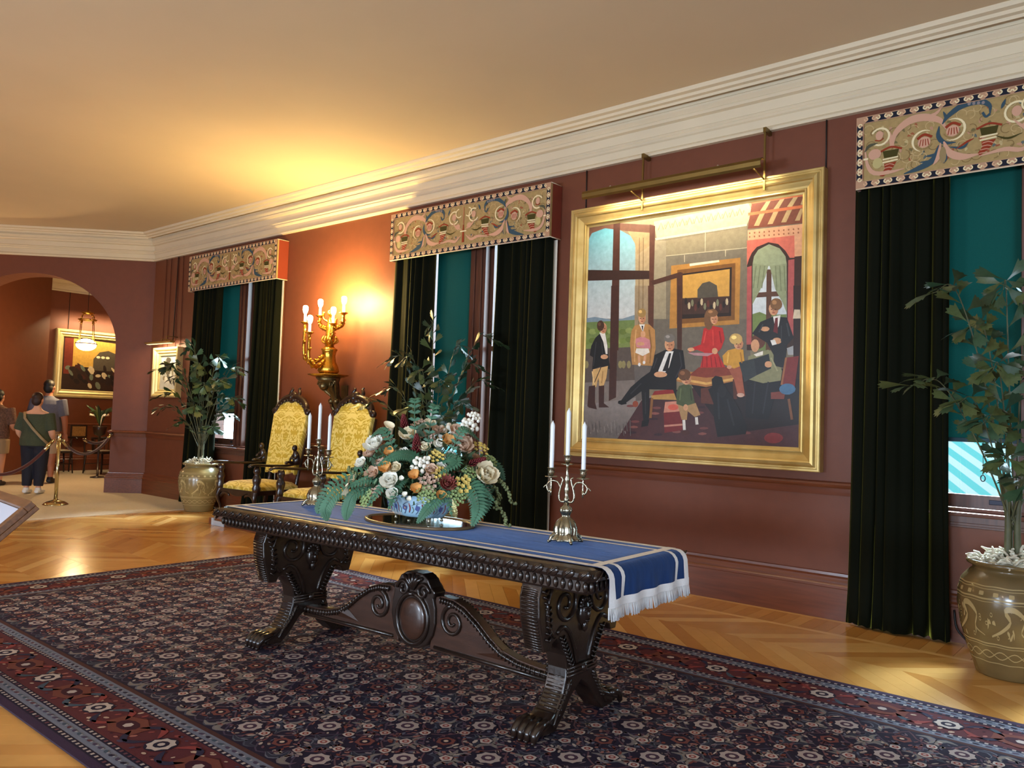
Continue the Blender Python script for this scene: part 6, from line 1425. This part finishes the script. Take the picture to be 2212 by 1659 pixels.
def palm(loc, label, tips, seed, ls=.125, n_leaf=11, pal=(0, 1, 2, 3, 4, 5)):
    t = thing('potted_palm', loc, 0, label, 'plant', 'fishtail palms'); rr = random.Random(seed); base_z = .66
    for k in range(3): MB().tube(bez([(.035*cos(k*2.1), .035*sin(k*2.1), base_z-.04), (.03*cos(k*2.1), .03*sin(k*2.1), base_z+.25), (.05*cos(k*2.1), .05*sin(k*2.1), base_z+.5)], 8), lambda q: .022-.008*q, 8).obj('cane', M_cane, t)
    for (a, z, d) in tips:
        tip = RV*a+TV*d+Vector((0, 0, z)); b0 = Vector((rr.uniform(-.03, .03), rr.uniform(-.03, .03), base_z+.2)); mid = Vector((tip.x*.35, tip.y*.35, base_z+(z-base_z)*.62+.08))
        P = bez([b0, mid, tip*.72+Vector((0, 0, z*.28+.03)), tip], 24); MB().tube(P, lambda q: .006-.004*q, 5).obj('stalk', M_cane, t)
        k = len(P)
        for i in range(n_leaf):
            q = .34+.66*i/(n_leaf-1); j = min(k-2, int(q*(k-1))); p = P[j].lerp(P[j+1], q*(k-1)-j if j < k-2 else 1); tn = (P[j+1]-P[j]).normalized(); sd = tn.cross(Vector((0, 0, 1))); sd = sd.normalized() if sd.length > .05 else Vector((1, 0, 0))
            s = 1 if i % 2 else -1; dirn = (tn*.7+sd*s*.75+Vector((rr.uniform(-.3, .3), rr.uniform(-.3, .3), rr.uniform(-.35, .25)))).normalized() if i < n_leaf-1 else tn
            zax = dirn.cross(sd); zax = (zax if zax.z > 0 else -zax).normalized(); zax = (zax+Vector((rr.uniform(-.5, .5), rr.uniform(-.5, .5), 0))).normalized(); yax = zax.cross(dirn).normalized(); zax = dirn.cross(yax)
            L = ls*rr.uniform(.75, 1.15); M_ = Matrix.Translation(p)@Matrix((dirn, yax, zax)).transposed().to_4x4()@Matrix.Diagonal((L, L, L, 1)); inst(LEAF[rr.choice(pal)], 'leaf', t, M=M_)
    return t
tipsL = [(-.60, 1.98, .05), (-.52, 1.60, .12), (-.26, 2.28, .0), (-.05, 2.02, .15), (.24, 2.12, .1), (.55, 1.98, .16), (.55, 1.56, .22), (-.25, 1.22, .2), (.24, 1.16, .25), (-.56, 1.42, .1), (.1, 1.75, .3), (-.3, 1.85, .28), (.35, 1.8, .3), (0, 1.45, .35), (-.42, 2.02, .2), (.42, 1.36, .12)]
palm((-10.55, -.43, 0), 'bushy fishtail palm growing from the left jar', tipsL, 3, .175, 17)
tipsM = [(-.05, 2.32, .0), (-.45, 1.98, .0), (-.5, 1.66, .08), (-.70, 1.52, .05), (-.3, 1.98, .1), (.28, 2.10, .05), (.60, 2.20, .05), (.58, 1.76, .12), (.34, 1.55, .2), (.46, 1.92, .15), (.1, 1.75, .25), (-.15, 1.85, .2), (-.2, 1.5, .3), (.15, 1.4, .3)]
palm((-5.75, -.62, 0), 'tall fishtail palm rising behind the bouquet', tipsM, 5, .15, 19)
tipsR = [(-.62, 2.24, .25), (-.72, 1.70, .2), (-.50, 1.60, .3), (-.12, 2.30, .1), (.08, 2.28, .1), (-.32, 1.50, .25), (-.22, 1.28, .3), (-.10, 1.14, .3), (-.34, 2.05, .15), (-.30, 1.80, .3), (.15, 1.75, .3), (.4, 2.1, .1), (.5, 1.6, .2), (.1, 1.5, .35)]
palm((-.76, -.62, 0), 'fishtail palm spreading in front of the right-hand window', tipsR, 8, .15, 19, (0, 1, 2, 4, 5))
cb_ = MB().tube(bez([(-1.17, -.06, .22), (-1.15, -.07, .10), (-1.07, -.10, .03), (-.98, -.14, .012), (-.85, -.22, .010), (-.7, -.2, .010)], 22), .007, 8).obj('power_cable', mat('black_rubber', srgb(16, 16, 18), .5), label='black cable curving to the floor behind the right jar', category='cable')
# ================================================================== rope barrier
M_brs = mat('polished_brass', srgb(210, 194, 150), .16, 1, var=.06, vscale=5)
M_rope = mat('maroon_velvet_rope', srgb(70, 24, 30), .8, sheen=.5, bump=.3, bscale=120)
def stanchion(x, y, label):
    t = thing('stanchion', (x, y, .0125), 0, label, 'stanchion', 'brass rope posts')
    MB().lathe([(.165, 0), (.165, .008), (.15, .02), (.11, .045), (.06, .06), (.034, .068), (.03, .075)], 32).obj('base', M_brs, t)
    MB().lathe([(.025, .07), (.025, .90)], 20).obj('post', M_brs, t)
    MB().lathe([(.026, .90), (.036, .905), (.036, .925), (.029, .93), (.032, .94), (.032, .985), (.022, .995), (.004, .997)], 20).obj('cap', M_brs, t)
    for a in (0, 90, 180, 270): MB().tube(bez([(.03*cos(radians(a)), .03*sin(radians(a)), .915), (.055*cos(radians(a)), .055*sin(radians(a)), .905), (.06*cos(radians(a)), .06*sin(radians(a)), .925)], 6), .005, 6).obj('hook', M_brs, t)
    return t
stanchion(-12.15, -1.70, 'polished brass rope post standing on the beige carpet'); stanchion(-11.6, -3.25, 'brass rope post outside the left edge of the photo')
def rope(a, b, sag, label):
    a, b = Vector(a), Vector(b); t = thing('rope', a, 0, label, 'rope', 'maroon barrier ropes'); d = b-a; P = [d*(i/24)-Vector((0, 0, sag*4*(i/24)*(1-i/24))) for i in range(25)]
    MB().tube(P, .021, 10).obj('rope_cord', M_rope, t)
    MB().tube(P[:3], .026, 10).obj('end_cap', M_brs, t); MB().tube(P[-3:], .026, 10).obj('end_cap', M_brs, t)
hk = aw(.54, .98, .03); hk2 = aw(.60, 1.0, -.30)
rope((-12.21, -1.76, .915), (-11.63, -3.19, .915), .44, 'maroon velvet rope sagging from the brass post to the left edge')
rope((-12.19, -1.64, .915), tuple(hk), .26, 'maroon velvet rope sagging lowest between brass post and arch pier')
rope((-13.05, -1.0, .90), tuple(hk2), .12, 'shorter maroon rope held higher behind the brass post, ending at the pier')

# ================================================================== information board in the left foreground
M_bd = mat('brown_oak_frame', srgb(120, 82, 54), .4, var=.3, vscale=6, stretch=(1, 9, 9))
ib = thing('information_board', (-4.14, -4.81, .95), radians(-5), 'sloping wooden information board at the left edge, seen by its corner', 'sign')
RS = Matrix.Rotation(radians(43), 4, 'X')
bev(MB().box((-.9, -.46, -.035), (0, 0, -.012), RS).obj('board_back', M_bd, ib), .004)
for lo, hi in (((-.9, -.045, -.012), (0, 0, .02)), ((-.9, -.46, -.012), (0, -.415, .02)), ((-.045, -.415, -.012), (0, -.045, .02)), ((-.9, -.415, -.012), (-.855, -.045, .02))): bev(MB().box(lo, hi, RS).obj('board_rim', M_bd, ib), .004)
MB().box((-.852, -.412, -.012), (-.048, -.048, -.006), RS).obj('text_sheet', mat('pale_print_sheet', srgb(206, 210, 224), .3), ib)
bev(MB().box((-.49, -.26, -.93), (-.41, -.20, -.22)).obj('board_post', M_bd, ib), .004); bev(MB().box((-.62, -.36, -.948), (-.28, -.10, -.92)).obj('board_foot', M_bd, ib), .004)

# ================================================================== room behind the arch: painting, lantern, furniture
fpn = thing('painting', (-18.4, 1.25, 1.59), radians(90), 'gilt-framed dark picture with yellow background seen through the arch', 'painting')
mitred([(0, .004), (0, .08), (.02, .10), (.05, .10), (.07, .07), (.10, .085), (.13, .06), (.15, .06), (.17, .03), (.17, .004)], -.80, .80, 0, 1.47, fpn, M_pale)
cv3 = MB().box((-.64, -.03, .16), (.64, -.006, 1.31)).obj('canvas', MATS['canvas_priming'], fpn)
f = Flat(lambda u, v, d: (-.63+1.26*u, -.03-d, .17+1.13*v)); f.poly([(0, 0), (1, 0), (1, 1), (0, 1)], (52, 34, 26)); f.poly([(.1, .45), (1, .45), (1, .95), (.05, 1)], (206, 160, 74)); f.poly([(.02, .3), (.16, .3), (.16, 1), (.02, 1)], (120, 50, 34)); f.poly([(.5, .4), (.5, .62), (.6, .76), (.75, .8), (.9, .74), (.95, .6), (.95, .4)], (84, 74, 60)); rr = random.Random(15)
for k in range(40): f.blob(rr.uniform(.05, .95), rr.uniform(.08, .46), rr.uniform(.02, .05), rr.uniform(.03, .09), rr.choice([(30, 22, 22), (44, 32, 28), (200, 178, 140), (110, 116, 96), (70, 36, 28)]), rr.uniform(0, 60), 8)
for u in (.58, .66, .74): f.blob(u, .66, .035, .025, (240, 226, 180))
f.m.obj('painted_image', M_oil, cv3, fix=False)
for y in (-.55, .45): MB().tube([(y, -.012, 1.46), (y, -.012, 2.3)], .006, 6).obj('hanging_rod', M_wire, fpn)
area('far_picture_glow', (-18.05, 1.25, 3.25), (radians(35), 0, radians(90)), 1.3, .05, 16, (1, .80, .46))
ln = thing('hanging_lantern', (-15.35, -.13, 2.44), 0, 'brass hanging lantern with a glowing glass bowl under the arch', 'lamp')
MB().ball((0, 0, .10), 1, 20, 10, (.17, .17, .11)).obj('glass_bowl', mat('lit_lantern_glass', (1, .84, .56, 1), .4, emit=9), ln)
MB().lathe([(.02, -.012), (.035, -.004), (.02, .006)], 12).obj('finial', M_gilt, ln)
MB().tube([(.172*cos(2*pi*i/28), .172*sin(2*pi*i/28), .12) for i in range(29)], .011, 7).obj('bowl_band', M_gilt, ln); MB().tube([(.15*cos(2*pi*i/28), .15*sin(2*pi*i/28), .56) for i in range(29)], .010, 7).obj('crown_ring', M_gilt, ln)
for k in range(4):
    a = pi/2*k+.5; c, s = cos(a), sin(a); MB().tube([(.165*c, .165*s, .13), (.135*c, .135*s, .56)], .007, 6).obj('rod', M_gilt, ln); MB().tube(bez([(.15*c, .15*s, .56), (.12*c, .12*s, .64), (.05*c, .05*s, .67)], 8), .008, 6).obj('crown_arm', M_gilt, ln); MB().tube([((.15+.028*cos(q*.55))*c, (.15+.028*cos(q*.55))*s, .515+.028*sin(q*.55)) for q in range(10)], .006, 6).obj('curl', M_gilt, ln)
MB().lathe([(.02, .66), (.115, .68), (.10, .695), (.04, .71), (.03, .73), (.01, .735)], 20).obj('crown_cap', M_gilt, ln); MB().tube([(0, 0, .73), (0, 0, 1.86)], .005, 6).obj('chain', M_wire, ln)
point('lantern_light', (-15.35, -.13, 2.30), 75, (1, .68, .32), .12)
M_dk = mat('black_brown_chair_wood', srgb(36, 22, 18), .35, coat=.2)
def spindle_chair(loc, rz, label):
    t = thing('spindle_chair', loc, rz, label, 'chair', 'dark chairs behind the arch')
    bev(MB().box((-.28, -.24, .42), (.28, .24, .46)).obj('seat', M_dk, t), .012); bev(MB().box((-.22, -.19, .461), (.22, .19, .485)).obj('seat_pad', mat('pale_seat_pad', srgb(190, 180, 160), .8), t), .008)
    for x in (-.23, .23):
        for y in (-.2, .2): MB().tube([(x, y, .42), (x*1.12, y*1.12, .006)], [.02, .015], 8).obj('leg', M_dk, t)
    P = [(.30*cos(a), -.18+.38*sin(a) if 0 <= a <= pi else -.18, .74) for a in [pi*i/14 for i in range(15)]]; MB().tube([(.30, -.26, .72)]+P+[(-.30, -.26, .72)], .018, 8).obj('bow_rail', M_dk, t)
    for i in range(2, 13): MB().tube([(P[i][0]*.9, P[i][1]*.9, .46), P[i]], .007, 6).obj('spindle', M_dk, t)
    MB().tube([(-.25, -.22, .2), (.25, -.22, .2)], .010, 6).obj('stretcher', M_dk, t); MB().tube([(-.25, .22, .2), (.25, .22, .2)], .010, 6).obj('stretcher', M_dk, t)
spindle_chair((-17.35, 1.12, .0125), radians(115), 'dark spindle-back chair with pale seat below the picture behind the arch'); spindle_chair((-17.75, .36, .0125), radians(90), 'dark spindle chair behind the standing man, partly hidden')
ea = thing('framed_notice', (-18.05, .90, .0125), radians(90), 'small framed notice on a dark stand against the far wall', 'sign')
bev(MB().box((-.17, -.02, .72), (.17, .0, 1.0)).obj('notice_frame', M_dk, ea), .004); MB().box((-.135, -.024, .755), (.135, -.0202, .965)).obj('notice_sheet', mat('tan_notice', srgb(150, 112, 64), .6, var=.3, vscale=30), ea)
for x in (-.13, .13): MB().tube([(x, -.01, .72), (x*1.2, -.01, .0)], .014, 6).obj('stand_leg', M_dk, ea)
sv = thing('potted_lily', (-16.35, .62, .0125), 0, 'small leafy plant on a thin stand beside the standing man', 'plant')
MB().lathe([(.13, 0), (.13, .02), (.02, .035), (.02, .82), (.10, .85), (.13, 1.0), (.12, 1.02)], 16).obj('plant_stand', M_dk, sv)
for k in range(10): a = 2*pi*k/10; MB().tube(bez([(0, 0, 1.0), (.10*cos(a), .10*sin(a), 1.28), (.26*cos(a), .26*sin(a), 1.36+.08*sin(3*k))], 8), lambda q: .004+.028*sin(pi*q), 6, flat=.15).obj('leaf', M_leafs[k % 3], sv)
for k in range(3): MB().tube(bez([(0, 0, 1.0), (.08*cos(k*2), .08*sin(k*2), 1.2), (.2*cos(k*2), .2*sin(k*2), 1.24)], 6), lambda q: .004+.022*q, 6).obj('white_bloom', C_white, sv)

# ================================================================== visitors
def remesh(o, v):
    m = o.modifiers.new('one_skin', 'REMESH'); m.mode = 'VOXEL'; m.voxel_size = v; m.use_smooth_shade = True
    s = o.modifiers.new('soften', 'SMOOTH'); s.factor = .5; s.iterations = 4
    return o
def limb(m, pts, rs, seg=12): m.tube(bez(pts, 4*(len(pts)-1)), [rs[min(len(rs)-1, int(i/4))]+(rs[min(len(rs)-1, int(i/4)+1)]-rs[min(len(rs)-1, int(i/4))])*((i % 4)/4) for i in range(4*(len(pts)-1)+1)], seg)
def hand(m, w, d, side, s=1):
    d = Vector(d).normalized(); w = Vector(w); sd = d.cross(Vector((0, 1, 0))); sd = sd.normalized() if sd.length > .1 else Vector((1, 0, 0)); f = sd.cross(d).normalized()
    m.loft([(w, .026*s, .018*s, sd, f), (w+d*.05*s, .038*s, .016*s, sd, f), (w+d*.09*s, .036*s, .014*s, sd, f)], 10)
    for k, L in enumerate((.068, .078, .074, .058)):
        b = w+d*.085*s+sd*((k-1.5)*.019*s); m.tube([b, b+d*L*.5*s+f*.008*s, b+d*L*.85*s+f*.026*s, b+d*L*.95*s+f*.036*s], [.0095*s, .009*s, .008*s, .007*s], 7)
    b = w+d*.03*s+sd*(side*.03*s); m.tube([b, b+sd*(side*.022*s)+d*.03*s, b+sd*(side*.02*s)+d*.06*s+f*.012*s], [.011*s, .010*s, .008*s], 7)
def visitor(loc, rz, h, label, skin, spec):
    t = thing('person', loc, rz, label, 'person'); Msk = mat('skin_%d_%d_%d' % skin, srgb(*skin), .55, spec=.35)
    bw_ = spec.get('w', 1.0); V = lambda *p: (p[0]*h, p[1]*h, p[2]*h); body = MB()
    body.loft([(V(0, 0, .475), .088*h*bw_, .07*h*bw_), (V(0, -.005, .53), .098*h*bw_, .076*h*bw_), (V(0, 0, .60), .083*h*bw_, .062*h*bw_), (V(0, .002, .68), .090*h*bw_, .064*h*bw_), (V(0, 0, .755), .104*h*bw_, .062*h*bw_), (V(0, -.004, .80), .090*h*bw_, .046*h), (V(0, -.002, .825), .05*h, .036*h), (V(0, 0, .85), .031*h, .033*h), (V(0, .006, .875), .030*h, .034*h)], 18)
    body.loft([(V(0, .012, .862), .026*h, .034*h), (V(0, .010, .885), .039*h, .050*h), (V(0, .006, .915), .043*h, .056*h), (V(0, 0, .95), .044*h, .056*h), (V(0, -.004, .98), .033*h, .042*h), (V(0, -.004, .997), .010*h, .012*h)], 16)
    body.ball(V(0, .066, .915), .012*h, 8, 6); [body.ball(V(s*.045, 0, .922), 1, 8, 6, (.007*h, .013*h, .018*h)) for s in (-1, 1)]
    body.tube([V(-.018, .058, .893), V(0, .063, .891), V(.018, .058, .893)], .005*h, 6); [body.ball(V(s*.018, .054, .928), .007*h, 8, 6) for s in (-1, 1)]
    legs = spec['legs']; arms = spec['arms']
    for s, (hip, knee, ank) in zip((-1, 1), legs): limb(body, [V(*hip), V(*knee), V(*ank)], (.060*h*bw_, .038*h, .022*h)); body.ball(V(knee[0], knee[1]-.012, knee[2]-.07), 1, 10, 8, (.034*h, .036*h, .07*h)); body.loft([(V(ank[0], ank[1]-.03, .016), .022*h, .014*h), (V(ank[0], ank[1]+.02, .02), .026*h, .018*h), (V(ank[0]*1.08, ank[1]+.09, .014), .026*h, .012*h)], 10)
    for s, (sh_, el, wr, hd) in zip((-1, 1), arms): limb(body, [V(*sh_), V(*el), V(*wr)], (.036*h*bw_, .027*h*bw_, .018*h)); hand(body, V(*wr), hd, -s, h/1.7)
    remesh(body.obj('body', Msk, t), .0085)
    # top
    tp = MB(); g = spec.get('gap', .012)
    tp.loft([(V(0, y_, z), (rx*bw_+g)*h, (ry*bw_+g)*h) for (y_, z, rx, ry) in spec['top']], 20)
    for s, (sh_, el, wr, hd) in zip((-1, 1), arms):
        k = spec['sleeve']; a, b = Vector(V(*sh_)), Vector(V(*el)); e = a.lerp(b, k) if k <= 1 else b.lerp(Vector(V(*wr)), k-1); pts = [a+(a-b)*.05, a.lerp(b, .5), e] if k <= 1 else [a+(a-b)*.05, b, e]; tp.tube(bez(pts, 8), lambda q: (.050-.010*q)*h*bw_, 12)
    remesh(tp.obj(spec.get('topname', 'shirt'), spec['topmat'], t), .010)
    bt = MB(); bt.loft([(V(0, 0, .455), .09*h*bw_, .075*h*bw_), (V(0, -.005, .52), (.104)*h*bw_, .084*h*bw_), (V(0, 0, .585), .092*h*bw_, .07*h*bw_)], 18)
    for hip, knee, ank in legs:
        a, b, c = Vector(V(*hip)), Vector(V(*knee)), Vector(V(*ank)); k = spec['trouser']; pts = [a, a.lerp(b, .5), a.lerp(b, k)] if k <= 1 else [a, b, b.lerp(c, k-1)]
        bt.tube(bez(pts, 10), (lambda q: (.072-.010*q)*h*bw_) if k <= 1 else (lambda q: (.070-.036*q)*h*bw_), 14)
    remesh(bt.obj(spec.get('botname', 'trousers'), spec['botmat'], t), .010)
    for hip, knee, ank in legs:
        sm_ = MB(); x, y = ank[0], ank[1]; sm_.loft([(V(x, y-.045, .024), .010*h, .018*h), (V(x, y-.03, .026), .030*h, .026*h), (V(x*1.03, y+.03, .022), .034*h, .022*h), (V(x*1.07, y+.08, .017), .033*h, .017*h), (V(x*1.09, y+.115, .014), .016*h, .010*h)], 12, ) if 0 else sm_.tube([V(x, y-.045, .026), V(x, y-.02, .028), V(x*1.03, y+.03, .026), V(x*1.07, y+.08, .022), V(x*1.09, y+.11, .020)], [.020*h, .030*h, .031*h, .029*h, .016*h], 12, flat=.75)
        sm_.tube([V(x, y-.005, .03), V(x, y-.004, .062)], [.030*h, .026*h], 12); sm_.v = [(a, b, max(.002, c)) for a, b, c in sm_.v]; remesh(sm_.obj('shoe', spec['shoemat'], t), .008)
    hr = MB(); [hr.ball(V(*c), 1, 14, 10, tuple(q*h for q in r)) for c, r in spec['hair']]; [hr.tube([V(*p) for p in pts], [r*h for r in rs], 10) for pts, rs in spec.get('pony', [])]; remesh(hr.obj('hair', spec['hairmat'], t), .008)
    return t
AM = dict(rest=lambda s, o=0: ((s*.108, 0, .795), (s*.150, -.01+o, .63), (s*.150, .04+o, .485), (s*.02, .25, -1)))
stand = [((-.048, 0, .48), (-.052, .008, .27), (-.054, -.012, .05)), ((.048, 0, .48), (.052, .008, .27), (.056, -.012, .05))]
M_h1 = mat('dark_hair', srgb(20, 15, 14), .6, var=.3, vscale=30); M_h2 = mat('auburn_hair', srgb(48, 24, 19), .6, var=.3, vscale=30)
visitor((-15.58, -.62, .0125), radians(52), 1.86, 'man in grey-blue short-sleeved shirt and beige shorts seen from behind', (176, 116, 88), dict(w=1.12, legs=stand, arms=[AM['rest'](-1), AM['rest'](1)], sleeve=.9, trouser=.92, gap=.016,
    top=[(0, .50, .100, .080), (0, .56, .098, .080), (0, .63, .088, .068), (0, .70, .094, .066), (0, .76, .106, .062), (-.003, .80, .088, .044), (0, .826, .034, .028), (0, .842, .024, .022)], topname='shirt', topmat=mat('grey_blue_shirt', srgb(98, 100, 116), .85, var=.12, vscale=60), botname='shorts', botmat=mat('beige_shorts', srgb(176, 156, 130), .85), shoemat=mat('black_shoe', srgb(22, 20, 20), .5),
    hair=[((0, -.012, .952), (.048, .056, .048)), ((0, -.034, .915), (.043, .034, .05))], hairmat=M_h1))
wm = visitor((-13.81, -1.42, .0125), radians(48), 1.60, 'woman in dark green off-shoulder top, navy trousers and white shoes, seen from behind', (222, 168, 140), dict(w=1.22, legs=stand, arms=[((-.105, 0, .775), (-.150, -.02, .62), (-.13, .07, .52), (.3, 1, .0)), ((.105, 0, .775), (.150, -.02, .62), (.13, .07, .52), (-.3, 1, .0))], sleeve=1.0, trouser=1.88, gap=.014,
    top=[(0, .47, .102, .084), (0, .53, .104, .084), (0, .60, .092, .072), (0, .68, .096, .07), (0, .74, .104, .066), (0, .775, .106, .058), (0, .782, .10, .054)], topname='top', topmat=mat('dark_green_knit', srgb(66, 74, 56), .9, var=.15, vscale=60), botmat=mat('navy_trousers', srgb(20, 24, 42), .8), shoemat=mat('white_sneaker', srgb(232, 232, 232), .5),
    hair=[((0, -.012, .950), (.050, .058, .052)), ((0, -.034, .912), (.046, .034, .05)), ((0, -.05, .955), (.028, .022, .028))], hairmat=M_h2))
MB().tube([(-.09*1.6, -.055*1.6, .80*1.6), (-.06*1.6, -.118*1.6, .74*1.6), (.02*1.6, -.122*1.6, .64*1.6), (.10*1.6, -.112*1.6, .55*1.6), (.145*1.6, -.06*1.6, .49*1.6)], .020, 8, flat=.3).obj('bag_strap', mat('tan_woven_strap', srgb(150, 132, 104), .8), wm)
visitor((-15.45, -1.45, .0125), radians(50), 1.64, 'woman with long dark ponytail and plaid shirt, cut by the left edge', (196, 140, 110), dict(w=1.08, legs=stand, arms=[AM['rest'](-1, .03), ((.108, 0, .795), (.150, -.01, .63), (.13, .10, .58), (-.4, 1, .1))], sleeve=.95, trouser=.7, gap=.014,
    top=[(0, .49, .096, .078), (0, .56, .096, .078), (0, .63, .086, .066), (0, .70, .092, .064), (0, .76, .104, .06), (-.003, .80, .088, .042), (0, .826, .034, .028), (0, .842, .024, .022)], topmat=mat('brown_plaid_shirt', srgb(104, 74, 60), .85, var=.5, vscale=40), botname='shorts', botmat=mat('tan_shorts', srgb(150, 124, 92), .85), shoemat=mat('dark_sandal', srgb(40, 30, 26), .6),
    hair=[((0, -.010, .952), (.050, .058, .050)), ((0, -.034, .915), (.046, .036, .05))], pony=[([(0, -.05, .955), (0, -.085, .94), (.01, -.095, .86), (.015, -.085, .76), (.015, -.08, .72)], [.02, .028, .034, .03, .008])], hairmat=M_h1))
